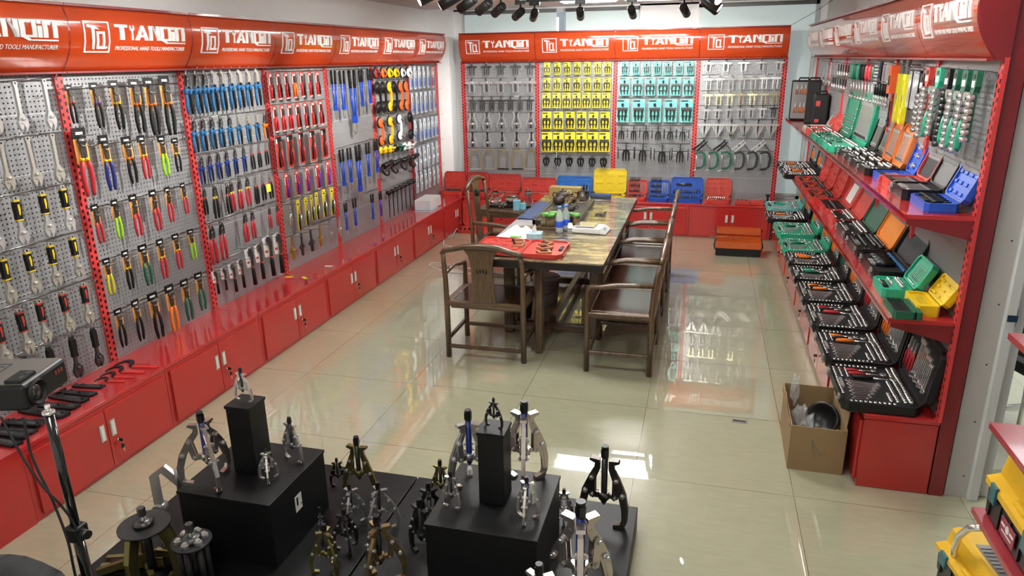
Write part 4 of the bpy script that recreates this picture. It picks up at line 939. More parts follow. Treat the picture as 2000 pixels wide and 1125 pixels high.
# ------------------------------------------------------------------ back wall
B1 = dict(wall='back', W=.94, jit=.01)
BP = bar_puller
gm = mat('grey_zinc', (.09, .09, .09), .4, .7); wz = mat('bright_zinc', (.66, .67, .66), .32, .75); yz = mat('yellow_zinc', (.62, .58, .38), .35, .9)
hang(B0r1, BP(gm, gm, 'T'), 'dark grey bar puller', 'puller', 'top row of the left back bay', cx=-2.33, **B1)
hang(B0r2, BP(wz, DSTEEL, 'T'), 'bright chrome bar puller', 'puller', 'second row of the left back bay', cx=-2.33, **B1)
hang(B0r3, BP(gm, gm, 'H'), 'small dark bar puller', 'puller', 'third row of the left back bay', cx=-2.33, **B1)
hang(B0r4, jaw_puller_flat(wz, DSTEEL), 'bright two-jaw puller', 'puller', 'fourth row of the left back bay', cx=-2.33, **B1)
hang(B0r5, jaw_puller_flat(wz, BLACK), 'black-screwed jaw puller', 'puller', 'fifth row of the left back bay', cx=-2.33, **B1)
hang(B0r6, lambda i: (fork_yoke(BLACK if i in (2, 3) else wz), 'brass fork yoke'), '', 'ball joint yoke', 'bottom row of the left back bay', cx=-2.33, **B1)
for nm, rr, n in (('top', B1r1, 3), ('second', B1r2, 3), ('third', B1r3, 3), ('fourth', B1r4, 3), ('fifth', B1r5, 3)):
    hang(rr, carded_puller(YELC, n), 'puller on yellow card', 'carded puller', nm + ' row of the yellow back bay', cx=-1.346, **B1)
hang(B1r6, small_puller(), 'small black puller', 'puller', 'bottom row of the yellow back bay', cx=-1.346, **B1)
for nm, rr, n in (('top', B2r1, 2), ('second', B2r2, 3), ('third', B2r3, 2)):
    hang(rr, carded_puller(TEAL, n), 'puller on teal card', 'carded puller', nm + ' row of the teal back bay', cx=-.362, **B1)
hang(B2r4, windmill_puller(), 'black puller with side rods', 'puller', 'fourth row of the teal back bay', cx=-.362, **B1)
hang(B2r5, windmill_puller(), 'larger black puller with side rods', 'puller', 'bottom row of the teal back bay', cx=-.362, **B1)
hang(B3r1, BP(wz, DSTEEL, 'T'), 'bright chrome bar puller', 'puller', 'top row of the right back bay', cx=.622, **B1)
hang(B3r2, BP(wz, wz, 'H'), 'slim bright bar puller', 'puller', 'second row of the right back bay', cx=.622, **B1)
hang(B3r3, BP(yz, yz, 'H'), 'yellowish zinc bar puller', 'puller', 'third row of the right back bay', cx=.622, **B1)
hang(B3r4, lambda i: (BP(wz if i < 6 else BLACK, DSTEEL, 'H'), 'small grey bar puller' if i < 6 else 'small black bar puller'), '', 'puller', 'fourth row of the right back bay', cx=.622, **B1)
hang(B3r5, BP(wz, DSTEEL, 'F'), 'fan-shaped multi-jaw puller', 'puller', 'fifth row of the right back bay', cx=.622, **B1)
hang(B3r6, lambda i: (x_clamp(BLACK if i < 2 else wz), 'black spring compressor' if i < 2 else 'bright spring compressor'), '', 'spring compressor', 'sixth row of the right back bay', cx=.622, **B1)
hang(B3r7, lambda i: (c_clamp(DGREEN if i < 3 else DSTEEL), 'green C-clamp' if i < 3 else 'dark grey C-clamp'), '', 'clamp', 'bottom row of the right back bay', cx=.622, **B1)
# ------------------------------------------------------------------ tool cases
@memo
def socket_mesh(metal):
    m = MB(); m.cyl((0, 0, 0), (0, 0, 1), .36, n=12); m.cyl((0, 0, 1), (0, 0, 1.02), .36, .25, n=12); m.mi = 1; m.cyl((0, 0, 1.021), (0, 0, 1.022), .24, n=8); return m.mesh('socket', metal, BLKM)
@memo
def combo_mesh(metal):
    m = MB(); m.box((0, .5, .02), (.05, .76, .03)); m.cyl((0, .07, .0), (0, .07, .05), .075, n=12); m.prism([(-.05, .86), (-.095, .93), (-.07, 1.0), (-.03, .94), (.03, .94), (.07, 1.0), (.095, .93), (.05, .86)], 0, .05, ax='xy')
    m.mi = 1; m.cyl((0, .07, .051), (0, .07, .052), .042, n=10); return m.mesh('spanner', metal, BLKM)
@memo
def ratchet_parts(metal, grip):
    m = MB(); m.tube([(0, .45, .03), (0, .8, .03)], .024, 8); m.cyl((0, .92, 0), (0, .92, .07), .085, n=14); m.mi = 1; m.cyl((0, .92, .071), (0, .92, .073), .045, n=10); a = m.mesh('ratchet_head', metal, DSTEEL)
    m = MB(); m.tube([(0, 0, .04), (0, .05, .04), (0, .25, .045), (0, .46, .035)], [.035, .05, .055, .035], 10); return [('ratchet_head', a), ('grip', m.mesh('grip', grip))]
@memo
def driver_parts(metal, grip):
    m = MB(); m.tube([(0, .38, .03), (0, 1.0, .03)], .02, 8); a = m.mesh('shaft', metal)
    m = MB(); m.tube([(0, 0, .04), (0, .04, .04), (0, .3, .045), (0, .4, .03)], [.04, .065, .06, .035], 10); return [('shaft', a), ('grip', m.mesh('grip', grip))]
@memo
def mini_pliers(grip):
    m = MB(); m.prism([(-.06, .66), (-.04, 1.), (.04, 1.), (.06, .66), (0, .55)], 0, .06, ax='xy'); m.cyl((0, .66, -.0), (0, .66, .08), .07, n=12); a = m.mesh('head', STEEL)
    out = [('head', a)]
    for s in (-1, 1): m = MB(); m.tube([(s*.04, .6, .03), (s*.12, .4, .035), (s*.10, 0, .035)], [.03, .045, .035], 8); out.append(('handle', m.mesh('handle', grip)))
    return out
SOCK = [0]; REST = MB(); RESTB = MB()
def put(Mx, name, parts, x, y, rz, L, label, cat, group):
    W = Mx @ Matrix.Translation((x, y, .001)) @ Matrix.Rotation(rz, 4, 'Z') @ Matrix.Scale(L, 4)
    o = spawn(name, parts, label, cat, (0, 0, 0), group=group); o.matrix_world = W; return o
def sockets(Mx, pts, metal, lab):
    for x, y, d, h in pts:
        if SOCK[0] < 296:
            SOCK[0] += 1
            o = link('socket', socket_mesh(metal)); tag(o, f'chrome socket standing in the {lab}', 'socket', f'sockets in the {lab}')
            o.matrix_world = Mx @ Matrix.Translation((x, y, 0)) @ Matrix.Diagonal((d*1.4, d*1.4, h, 1))
        else:
            a = Mx @ Vector((x, y, 0)); b = Mx @ Vector((x, y, h)); REST.mi = 0 if metal is CHROME else 1
            REST.cyl(a, b, d*.5, n=8); c = b + (b-a).normalized()*.0006; REST.mi = 2; REST.cyl(b, c, d*.3, n=6)
def fill(Mx, L, D, seed, lab, metal=CHROME, grips=(ORG, BLKM), style='base', nw=8):
    rnd = random.Random(seed); S = []
    if style in ('base', 'bits'):
        n = int((L-.05)/.024)
        for k in range(n):
            x = -L/2+.03+k*.024; S.append((x, D-.026, .019+.004*math.sin(k*.5), .022)); 
            if style == 'base' : S.append((x, D-.052, .015, .016))
        for k in range(int((L-.12)/.022)): S.append((-L/2+.05+k*.022, .020, .013, .012))
        for k in range(int((D-.12)/.022)): S.append((-L/2+.02, .045+k*.022, .014, .014)); S.append((L/2-.02, .045+k*.022, .014, .014))
        if style == 'bits':
            for r in range(3):
                for k in range(n-2): S.append((-L/2+.05+k*.024, .06+r*.05, .011, .026))
    sockets(Mx, S, metal, lab)
    if style == 'base' and D > .3:
        S2 = [(-L/2+.055+.021*k, .05+.03*r, .012, .012) for r in range(2) for k in range(6)] + [(L/2-.14+.021*k, D-.085-.03*r, .015, .014) for r in range(2) for k in range(5)] + [(-L/2+.20+.021*k, D-.085, .016, .014) for k in range(9)]
        sockets(Mx, S2, metal, lab)
    if style == 'base':
        nw = 11 if D > .3 and L > .45 else nw; x = -L/2+.055
        for k in range(3):
            g = grips[k % len(grips)]; l = .16+.03*k if D > .3 else D*.42
            put(Mx, 'ratchet', ratchet_parts(metal, g), x+.02, .075 + .012*k, R(rnd.uniform(-6, 6)), l, f'ratchet handle lying in the {lab}', 'ratchet', f'ratchets in the {lab}'); x += .045
        for k in range(nw):
            l = (D-.17)*(.95-.05*k)
            put(Mx, 'combination_wrench', combo_mesh(metal), x+.025+k*.0215, .055+.01*(k % 2), R(-8+1.5*k), l, f'slim combination wrench in the {lab}', 'wrench', f'wrenches in the {lab}')
        x += .025+nw*.0215+.012
        for k in range(max(0, int((L/2-.04-x)/.035))):
            put(Mx, 'screwdriver', driver_parts(metal, grips[(k+1) % len(grips)]), x+k*.035, .06, R(rnd.uniform(-4, 4)), (D-.17)*.9, f'screwdriver lying in the {lab}', 'screwdriver', f'screwdrivers in the {lab}')
    if style == 'lid':
        x = -L/2+.03
        for k in range(3): put(Mx, 'pliers', mini_pliers(grips[0]), x+.02+k*.048, .05, R(rnd.uniform(-5, 5)), min(.17, D*.55), f'pliers clipped into the lid of the {lab}', 'pliers', f'lid pliers of the {lab}')
        x += .165
        for k in range(max(0, int((L/2-.03-x)/.022))): put(Mx, 'combination_wrench', combo_mesh(metal), x+k*.022, .04+.006*(k % 3), 0, D*(.78-.022*k), f'wrench clipped into the lid of the {lab}', 'wrench', f'lid wrenches of the {lab}')
    if style == 'rows':      # small bit sets laid in rows
        for k in range(int((L-.05)/.024)):
            put(Mx, 'tool_bit', combo_mesh(metal) if metal is not BLACK else driver_parts(DSTEEL, BLACK), -L/2+.035+k*.024, .03, 0, D-.06, f'dark tool bit lying in the {lab}', 'tool bit', f'bits in the {lab}')
def case(label, loc, rz, L, D, H, col, inner, ang, T=.035, lidcol=None, lidin=None, latches=2, bev=.008, lidH=None, name='tool_case', cat='tool case', group=None, handle=True, pockets=0, sheet=False):
    """open case: hinge line at the origin, base towards -Y, lid swung up by ang degrees"""
    lidcol = lidcol or col; lidin = lidin or inner; LD = lidH or D
    t = thing(name, label, cat, loc, (0, 0, rz), group)
    def tray(L, D, H, c, i, pk, sh):
        # open tray, y in [0, D], interior towards +Z, rim at z=0, bottom at -H
        m = MB(); w = .010
        r = min(.03, D*.12)
        oc = [(-L/2+r, 0), (L/2-r, 0), (L/2, r), (L/2, D-r), (L/2-r, D), (-L/2+r, D), (-L/2, D-r), (-L/2, r)]
        ic = [(x*(1-2*w/L), D/2+(y-D/2)*(1-2*w/D)) for x, y in oc]
        n = len(oc)
        A = [m.b.verts.new((x*.985, D/2+(y-D/2)*.985, -H)) for x, y in oc]; A1 = [m.b.verts.new((x, y, -H+.01)) for x, y in oc]; B = [m.b.verts.new((x, y, 0)) for x, y in oc]; C = [m.b.verts.new((x, y, 0)) for x, y in ic]; E = [m.b.verts.new((x, y, -.014)) for x, y in ic]
        for P, Q in ((A, A1), (A1, B), (B, C), (C, E)):
            for k in range(n): m.b.faces.new((P[k], P[(k+1) % n], Q[(k+1) % n], Q[k]))
        m.b.faces.new(A)
        m.mi = 0; sh_ = m.mesh('shell', c)
        m = MB(); m.prism([(x*.999, D/2+(y-D/2)*.999) for x, y in ic], -.0145, -.011, ax='xy')
        rnd = random.Random(int(L*1000)+int(D*1000))
        if pk:
            for a in range(pk):
                for b in range(3):
                    x = -L/2+L*(a+.5)/pk; y = D*(b+.6)/3.5; m.box((x, y, -.010), (L/pk*rnd.uniform(.4, .75), D/9, .012), bev=.003)
        ins = m.mesh('insert', i)
        return sh_, ins
    sh_, ins = tray(L, D, H, col, inner, 0, False)
    b = link('base', sh_, t, (0, -D, H)); link('insert', ins, b)
    if handle:
        m = MB(); m.mi = 0; m.box((0, .028, -.006), (.11, .030, .014), bev=.004); link('handle_recess', m.mesh('handle_recess', BLKM if col is not BLACK else GREY), b)
    for k in range(latches):
        m = MB(); x = (-1, 1)[k]*L*.32; m.box((x, -.004, -.012), (.034, .010, .022), bev=.002); m.box((x, -.010, -.035), (.026, .005, .030), rot=(.25, 0, 0), bev=.0015); link('latch', m.mesh('latch', GREY if col is BLACK else lidcol), b)
    sh_, ins = tray(L, LD, T, lidcol, lidin, pockets, sheet)
    l = link('lid', sh_, t); link('lid_insert', ins, l)
    a = R(ang); Ml = Matrix(((1, 0, 0, 0), (0, -math.cos(a), -math.sin(a), 0), (0, math.sin(a), -math.cos(a), H), (0, 0, 0, 1)))
    Ml = Ml @ Matrix.Translation((0, .003, 0))
    l.matrix_local = Ml
    if sheet: m = MB(); m.box((0, LD*.5, -.009), (L*.45, LD*.75, .001)); link('paper_sheet', m.mesh('paper_sheet', WHITE), l)
    W = Matrix.Translation(loc) @ Matrix.Rotation(rz, 4, 'Z')
    return W @ Matrix.Translation((0, -D, H-.0105)), W @ Ml @ Matrix.Translation((0, 0, -.0105))

# bottom tier: large open sets on the cabinet tops
HX = 1.365
big = [(-.362, .52, BLACK, 'tool set nearest the doorway', (REDG, REDG, BLKM)), (.175, .52, BLACK, 'second tool set from the doorway', (ORG, BLKM)), (.72, .50, BLACK, 'third tool set from the doorway', (REDG, BLKM)),
       (1.245, .50, BLACK, 'fourth tool set from the doorway', (ORG, BLKM)), (1.735, .42, BLACK, 'fifth set, green hoses inside', (DGREEN, GREENP)), (2.185, .42, BLACK, 'sixth set, orange drivers inside', (ORG, ORG)),
       (2.665, .47, GREENP, 'nearer green tool set', (DGREEN, GREENP)), (3.33, .56, GREENP, 'farther green tool set', (DGREEN, GREENP)), (3.98, .46, BLACK, 'far black set before the teal one', (ORG, BLKM)), (4.55, .46, TEAL, 'teal set by the window corner', (GREENP, BLKM))]
for i, (y, L, c, lab, gr) in enumerate(big):
    xf = .36 if i != 8 else .40
    Wb, Wl = case(f'large open {"black" if c is BLACK else ("green" if c is GREENP else "teal")} case, {lab}', (HX, y, CH), RR[2], L-.01, xf, .052, c, c if c is not BLACK else BLKM, 99, T=.04, lidH=.30, group='large open tool sets on the right cabinets')
    gl = lab if i not in (4, 5) else lab.split(',')[0] + ' from the doorway'
    fill(Wb, L-.03, xf-.01, i, gl, grips=gr); fill(Wl, L-.04, .29, i+20, gl, style='lid', grips=gr if c is BLACK else (ORG,))
# middle shelf
Z2 = .9255
def sh2(label, y, L, D, c, inn, ang, lc, li, theme, z=Z2, H=.05, lidH=None, hx=None, **k):
    return case(label, (hx or 1.372, y, z), RR[2], L, D, H, c, inn, ang, lidcol=lc, lidin=li, lidH=lidH, **k)
a, b = sh2('dark green slotted bit box at the near end of the middle shelf', -.535, .22, .10, DGREEN, BLKM, 178, DGREEN, BLKM, 0, hx=1.262, H=.04, T=.04, lidH=.001+.02, latches=0, handle=False)
fill(a, .19, .095, 40, 'dark green bit box', metal=DSTEEL, style='rows')
a, b = sh2('bright yellow socket box with raised yellow lid on the middle shelf', -.46, .24, .10, YELL, YELL, 120, YELL, YELL, 0, hx=1.378, H=.055, lidH=.12, latches=0, pockets=3, handle=False)
fill(a, .21, .09, 41, 'yellow socket box', style='rows')
a, b = sh2('green socket case propped open beside the yellow box', -.20, .25, .145, GREENP, GREENP, 118, GREENP, GREENP, 0, hx=1.325, H=.05, lidH=.15, latches=0)
fill(a, .22, .13, 42, 'green case on the shelf', style='bits'); fill(b, .22, .14, 43, 'green case on the shelf', style='rows')
a, b = sh2('black steel case with blue-tipped air tools, lid mirror black', .18, .44, .175, BLACK, BLKM, 112, BLACK, BLKG, 0, H=.065, lidH=.20, T=.02)
for k in range(4):
    m = MB(); m.tube([(0, .02, .012), (0, .07, .014), (0, .12, .012)], [.016, .02, .012], 10); o = link('air_tool', m.mesh('air_tool', BLACK)); o.matrix_world = a @ Matrix.Translation((-.10+.055*k, .015, 0)); tag(o, 'black pneumatic tool body lying in the blue-tipped case', 'air tool', 'air tools in the blue-tipped case')
for k in range(14):
    m = MB(); m.cyl((0, 0, 0), (0, 0, .016), .0095, n=10); o = link('blue_chisel_collar', m.mesh('blue_collar', BLUEG)); o.matrix_world = a @ Matrix.Translation((-.18+.0275*k, .155, 0)); tag(o, 'small blue collar in the back row of the air tool case', 'tool collar', 'blue collars in the air tool case')
a, b = sh2('black case of impact sockets with bright orange lid', .645, .42, .175, BLACK, BLKM, 112, ORG, mat('orange_lid_lining', (.85, .27, .02), .5), 0, H=.065, lidH=.20, T=.02)
fill(a, .40, .165, 44, 'orange-lidded case', metal=DSTEEL, style='bits')
a, b = sh2('black case of chrome sockets with dark green lid', 1.09, .42, .17, BLACK, BLKM, 112, DGREEN, mat('green_lid_lining', (.035, .12, .085), .35), 0, H=.06, lidH=.20, T=.02)
fill(a, .40, .16, 45, 'green-lidded case', style='base', nw=5, grips=(STEEL, GREENP))
a, b = sh2('chrome tool case with plain red lid on the middle shelf', 1.53, .40, .165, REDP, BLKM, 112, REDP, REDP, 0, H=.055, lidH=.20, T=.02)
fill(a, .38, .155, 46, 'red-lidded case', style='base', nw=5, grips=(REDP, STEEL))
a, b = sh2('red case of black punches with white sheet in its lid', 1.98, .44, .17, REDP, BLKM, 112, REDP, REDP, 0, H=.05, lidH=.20, T=.02, sheet=True)
fill(a, .42, .16, 47, 'sheet-lidded red case', metal=BLACK, style='rows')
for k, (y, L) in enumerate(((2.43, .40), (2.86, .38), (3.26, .36))):
    a, b = sh2(f'{["near", "middle", "far"][k]} one of three red cases standing open past the white sheet', y, L, .22, REDP, REDP, 104, REDP, REDP, 0, H=.05, lidH=.27, pockets=4, group='red cases on the middle shelf')
    fill(a, L-.02, .20, 50+k, f'{["near", "middle", "far"][k]} red shelf case', metal=DSTEEL, style='base', nw=5, grips=(BLKM, ORG))
for k, y in enumerate((3.74, 4.24)):
    a, b = case(f'wide black tool set on the far end of the middle shelf, {["nearer", "farther"][k]} one', (1.40, y, Z2), RR[2], .48, .34, .05, BLACK, BLKM, 100, lidH=.28, T=.045, group='black sets at the far end of the middle shelf')
    fill(a, .44, .32, 60+k, f'{["nearer", "farther"][k]} far shelf set', grips=(ORG, BLKM)); fill(b, .44, .28, 62+k, f'{["nearer", "farther"][k]} far shelf set', style='lid', grips=(ORG,))
# top shelf
Z1 = 1.4255
a, b = case('blue case of black hole cutters at the near end of the top shelf', (1.385, -.445, Z1), RR[2], .27, .145, .045, BLUEP, BLUEP, 112, lidH=.17, T=.035, pockets=4, latches=0)
for k in range(6):
    m = MB(); m.cyl((0, 0, 0), (0, .05, 0), .011, .006, n=10); m.cyl((0, .05, 0), (0, .085, 0), .004, n=8); o = link('step_drill', m.mesh('step_drill', BLACK)); o.matrix_world = a @ Matrix.Translation((-.10+.04*k, .03, .012)); tag(o, 'black conical cutter lying in the blue case', 'drill', 'cutters in the near blue case')
a, b = case('black box of wrenches with grey-lined lid on the top shelf', (1.395, -.145, Z1), RR[2], .27, .18, .055, BLACK, BLKM, 110, lidcol=BLACK, lidin=mat('grey_lid_lining', (.09, .09, .09), .5), lidH=.19, T=.02, latches=1)
fill(a, .25, .17, 70, 'grey-lined box', metal=STEEL, style='rows')
a, b = case('red metal box of dark sockets with scarlet lid on the top shelf', (1.395, .125, Z1), RR[2], .25, .18, .05, REDP, BLKM, 110, lidH=.19, T=.02, latches=1)
fill(a, .23, .17, 71, 'scarlet-lidded box', metal=STEEL, style='rows')
a, b = case('blue tap and die case with tall open blue lid', (1.395, .375, Z1), RR[2], .22, .17, .04, BLUEP, BLUEP, 106, lidH=.22, T=.03, latches=0, pockets=3)
fill(a, .20, .15, 72, 'tall-lidded blue case', style='rows')
for k in range(3):
    m = MB(); m.cyl((-.05, 0, 0), (.05, 0, 0), .007, n=8); m.box((0, 0, .002), (.02, .03, .012)); o = link('tap_wrench', m.mesh('tap_wrench', CHROME)); o.matrix_world = b @ Matrix.Translation((0, .045+.055*k, .008)); tag(o, 'chrome tap holder clipped in the tall blue lid', 'tap holder', 'tap holders in the blue lid')
oc = mat('bright_orange_shell', (.85, .24, .05), .42)
for k, y in enumerate((.63, .90)):
    a, b = case(f'{["nearer", "farther"][k]} black screwdriver set with upright orange tray on the top shelf', (1.38, y, Z1), RR[2], .255, .19, .045, BLACK, BLKM, 102, lidcol=oc, lidin=oc, lidH=.25, T=.03, latches=1, group='orange tray sets on the top shelf')
    fill(a, .23, .17, 73+k, f'{["nearer", "farther"][k]} orange tray set', style='bits'); fill(b, .22, .23, 75+k, f'{["nearer", "farther"][k]} orange tray set', style='rows', metal=CHROME)
for k, y in enumerate((1.16, 1.42)):
    a, b = case(f'{["nearer", "farther"][k]} dark grey socket rack case on the top shelf', (1.39, y, Z1), RR[2], .25, .19, .045, BLACK, BLKM, 104, lidH=.24, T=.03, latches=1, group='dark rack cases on the top shelf')
    fill(a, .23, .17, 78+k, f'{["nearer", "farther"][k]} dark rack case', style='bits'); fill(b, .22, .22, 80+k, f'{["nearer", "farther"][k]} dark rack case', style='rows', metal=STEEL)
a, b = case('large mint green socket case with tall twin lid on the top shelf', (1.385, 1.85, Z1), RR[2], .56, .235, .05, GREENP, GREENP, 98, lidH=.36, T=.04)
fill(a, .54, .22, 82, 'mint green case', grips=(DGREEN, STEEL)); fill(b, .52, .34, 83, 'mint green case', style='rows')
a, b = case('second green socket case beyond the mint one', (1.385, 2.44, Z1), RR[2], .50, .235, .05, GREENP, GREENP, 98, lidH=.35, T=.04)
fill(a, .48, .22, 84, 'second green shelf case', grips=(DGREEN, STEEL)); fill(b, .46, .33, 85, 'second green shelf case', style='bits')
a, b = case('red socket case beyond the green ones on the top shelf', (1.39, 2.98, Z1), RR[2], .42, .22, .045, REDP, REDP, 110, lidH=.30, T=.03, pockets=4)
fill(a, .40, .20, 86, 'red top shelf case', grips=(DGREEN, STEEL))
a, b = case('pale grey-green case leaning open before the black upright cases', (1.39, 3.38, Z1), RR[2], .30, .2, .04, mat('pale_grey_green', (.32, .40, .35), .5), REDP, 118, lidH=.22, T=.025)
# black cases standing upright at the window end of the top shelf
def upright_case(label, x, y, w, h, d, rz, red=False, open_=False):
    m = MB(); m.box((0, 0, h/2), (w, d, h), bev=.014); m.box((0, 0, h*.52), (w*1.02, d*.12, h*.96), bev=.004); b = m.mesh('shell', BLACK)
    m = MB(); m.tube([(-.05, 0, h-.004), (-.045, 0, h+.022), (.045, 0, h+.022), (.05, 0, h-.004)], .009, 8); hd = m.mesh('handle', BLKM)
    ps = [('shell', b), ('handle', hd)]
    if red: m = MB(); m.box((-w*.2, -d/2-.001, h*.72), (w*.28, .004, h*.16)); m.box((-w*.2, -d/2-.001, h*.2), (w*.28, .004, h*.1)); ps.append(('red_label', m.mesh('red_label', REDP)))
    if open_: m = MB(); m.box((0, -d/2-.003, h/2), (w*.88, .006, h*.9)); ps.append(('insert', m.mesh('insert', GREY)))
    o = spawn('tool_case', ps, label, 'tool case', (x, y, Z1), (0, 0, rz)); return Matrix.Translation((x, y, Z1)) @ Matrix.Rotation(rz, 4, 'Z'), w, h, d
Mo, w_, h_, d_ = upright_case('black case standing open by the window, orange pliers showing', 1.27, 4.55, .24, .43, .06, R(-12), open_=True)
Mf = Mo @ Matrix.Translation((0, -d_/2-.007, .03)) @ Matrix(((1, 0, 0, 0), (0, 0, -1, 0), (0, 1, 0, 0), (0, 0, 0, 1)))
fill(Mf, .23, .20, 90, 'upright open case', style='lid', grips=(ORG,)); fill(Mf @ Matrix.Translation((0, .2, 0)), .23, .18, 91, 'upright open case', style='lid', grips=(ORG,))
upright_case('tall closed black case beside the open upright one', 1.33, 4.15, .13, .44, .22, R(-6))
upright_case('shorter closed black case with red labels on the top shelf', 1.36, 3.78, .14, .32, .2, R(-6), red=True)

# ------------------------------------------------------------------ right wall, hanging tools
@memo
def socket_strip(hcol, n, metal, ratchet, gcol, gap=.030):
    L = .09 + n*gap
    m = MB(); m.prism([(-.036, -.0), (-.03, .012), (.03, .012), (.036, 0), (.036, -.055), (.018, -.085), (-.018, -.085), (-.036, -.055)], -.012, .012); m.mi = 1; m.box((0, -.0125, -.014), (.034, .003, .02)); m.mi = 2; m.box((0, -.0125, -.046), (.040, .003, .028)); a = m.mesh('hanger', hcol, BLACK, WHITE)
    m = MB(); m.box((.014, 0, -.08-(L-.09)/2), (.022, .010, L-.09)); b = m.mesh('rail', hcol)
    out = [('hanger', a), ('rail', b)]
    for k in range(n):
        m = MB(); r = .0125+.004*abs(math.sin(k*.35+1)); m.cyl((.016, -.004, -.10-gap*k), (.016, -.036, -.104-gap*k), r, n=12); m.mi = 1; m.cyl((.016, -.0361, -.104-gap*k), (.016, -.0365, -.104-gap*k), r*.6, n=8); out.append(('socket', m.mesh('socket', metal, BLKM)))
    if ratchet:
        m = MB(); m.tube([(-.022, -.02, -.09), (-.024, -.022, -.22)], .007, 8); m.cyl((-.022, -.035, -.10), (-.022, -.005, -.10), .021, n=14); rr = m.mesh('ratchet', metal)
        m = MB(); m.tube([(-.024, -.022, -.20), (-.03, -.024, -.24), (-.036, -.024, -.32), (-.038, -.022, -.335)], [.010, .015, .016, .010], 10); out += [('ratchet', rr), ('ratchet_grip', m.mesh('ratchet_grip', gcol))]
    return out
def hr(rows, tool, desc, cat, where, **k): hang(rows, tool, desc, cat, where, 'right', **k)
hr([(.02, 2.04, 1)], socket_strip(GREENP, 8, CHROME, True, GREENP), 'bright green socket strip', 'socket strip', 'leftmost in the near right bay', cx=.0, W=.2)
hr([(-.13, 2.035, 1)], socket_strip(BLACK, 9, DSTEEL, True, BLKM), 'black socket strip with orange-ringed ratchet', 'socket strip', 'second in the near right bay', cx=-.13, W=.1)
for k, (y, n, gn) in enumerate(((-.26, 9, 'third'), (-.39, 9, 'fourth'), (-.52, 7, 'fifth, nearest the doorway'))):
    hr([(y, 2.035, 1)], socket_strip(DGREEN, n, CHROME, True, GREENP), 'dark green socket strip', 'socket strip', gn + ' in the near right bay', cx=y, W=.12, jit=.01)
hr([(.21, 2.04, 1)], socket_strip(REDP, 9, CHROME, False, BLKM), 'red topped socket strip', 'socket strip', 'by the upright of the near right bay', cx=.21, W=.1)
hr([(.30, 2.0, 1)], socket_strip(BLACK, 7, STEEL, False, BLKM), 'short black socket strip', 'socket strip', 'beside the red strip', cx=.30, W=.1)
def film_pack():
    m = MB(); m.box((0, -.004, -.10), (.11, .012, .22), bev=.003); f = m.mesh('film', PLASTIC)
    m = MB(); m.box((.05, -.006, -.11), (.01, .014, .22)); m.box((0, -.006, .0), (.1, .014, .012)); s = m.mesh('spine', BLACK)
    m = MB()
    for k in range(6): m.tube([(-.04+.015*k, -.004, -.03), (-.04+.015*k, -.004, -.18+.01*k)], .003, 6)
    return [('film', f), ('spine', s), ('wrench_set', m.mesh('wrench_set', STEEL))]
hr([(.545, 2.03, 1), (.42, 2.03, 1)], film_pack(), 'clear-wrapped wrench set', 'wrench set', 'pair left of the red strip', cx=.48, W=.3)
def holder():
    m = MB()
    for x in (-.04, .04): m.strip([(x, -.045), (x*.95, -.15), (x*1.02, -.20), (x*.75, -.275)], .013, -.012, .012)
    m.prism([(-.046, -.04), (.046, -.04), (.046, -.06), (0, -.075), (-.046, -.06)], -.012, .012); m.prism([(-.035, -.265), (.035, -.265), (.028, -.285), (-.028, -.285)], -.012, .012); m.strip([(-.03, -.21), (0, -.235), (.03, -.21)], .012, -.011, .011); m.strip([(0, -.07), (0, -.14)], .012, -.011, .011)
    fr = m.mesh('frame', mat('lemon_plastic', (.85, .80, .02), .42))
    m = MB(); m.prism([(-.03, .0), (-.03, .03), (.03, .03), (.03, 0), (.042, -.045), (-.042, -.045)], -.008, .008); m.box((0, .004, -.15), (.07, .004, .21)); bk_ = m.mesh('hanger', DSTEEL)
    m = MB(); m.sph((0, -.004, -.155), .02, 12, (.014, .006, .032)); d = m.mesh('blue_drivers', BLUEG)
    m = MB(); m.box((0, -.002, -.215), (.07, .01, .02)); 
    return [('hanger', bk_), ('frame', fr), ('blue_drivers', d), ('blue_clip', m.mesh('blue_clip', BLUEG))]
hr([(.80, 2.05, 1), (.665, 2.05, 1)], holder(), 'lemon yellow bit holder', 'bit holder', 'pair on the second right bay', cx=.73, W=.3, nom=.86)
def orange_box():
    m = MB(); m.prism([(-.03, .0), (.03, 0), (.03, -.03), (.05, -.05), (.05, -.17), (-.05, -.17), (-.05, -.05), (-.03, -.03)], -.03, .02); b = m.mesh('shell', OR2)
    m = MB(); m.box((0, -.031, -.09), (.05, .004, .06), bev=.001); m.mi = 1; m.cyl((0, -.03, -.1), (0, -.045, -.1), .012, n=10); return [('shell', b), ('window', m.mesh('window', BLACK, CHROME))]
hr([(.97, 2.05, 1)], orange_box(), 'orange plastic bit box', 'bit box', 'beside the lemon yellow holders', cx=.97, W=.1)
def blue_rack():
    m = MB(); m.box((0, 0, -.075), (.085, .012, .17), bev=.002); m.mi = 1; m.box((0, -.008, -.07), (.016, .008, .14)); b = m.mesh('rack', BLACK, BLUEG)
    return [('rack', b)] + [('socket', MB().cyl((x, -.008, -.02-.022*k), (x, -.03, -.02-.022*k), .008, n=10).mesh('socket', CHROME)) for x in (-.028, .028) for k in range(6)]
hr([(1.40, 2.06, 1)], blue_rack(), 'black socket rack with blue stripe', 'socket rack', 'left of the orange box', cx=1.40, W=.1)
def drv(g, L=1.):
    m = MB(); m.tube([(0, 0, 0), (0, 0, -.02), (0, 0, -.09), (0, 0, -.115)], [.012, .019, .018, .010], 10); a = m.mesh('handle', g)
    m = MB(); m.tube([(0, 0, -.11), (0, 0, -.25)], .0055, 8); m.cyl((0, -.012, -.25), (0, .012, -.25), .011, n=10); return [('handle', a), ('shaft', m.mesh('shaft', CHROME))]
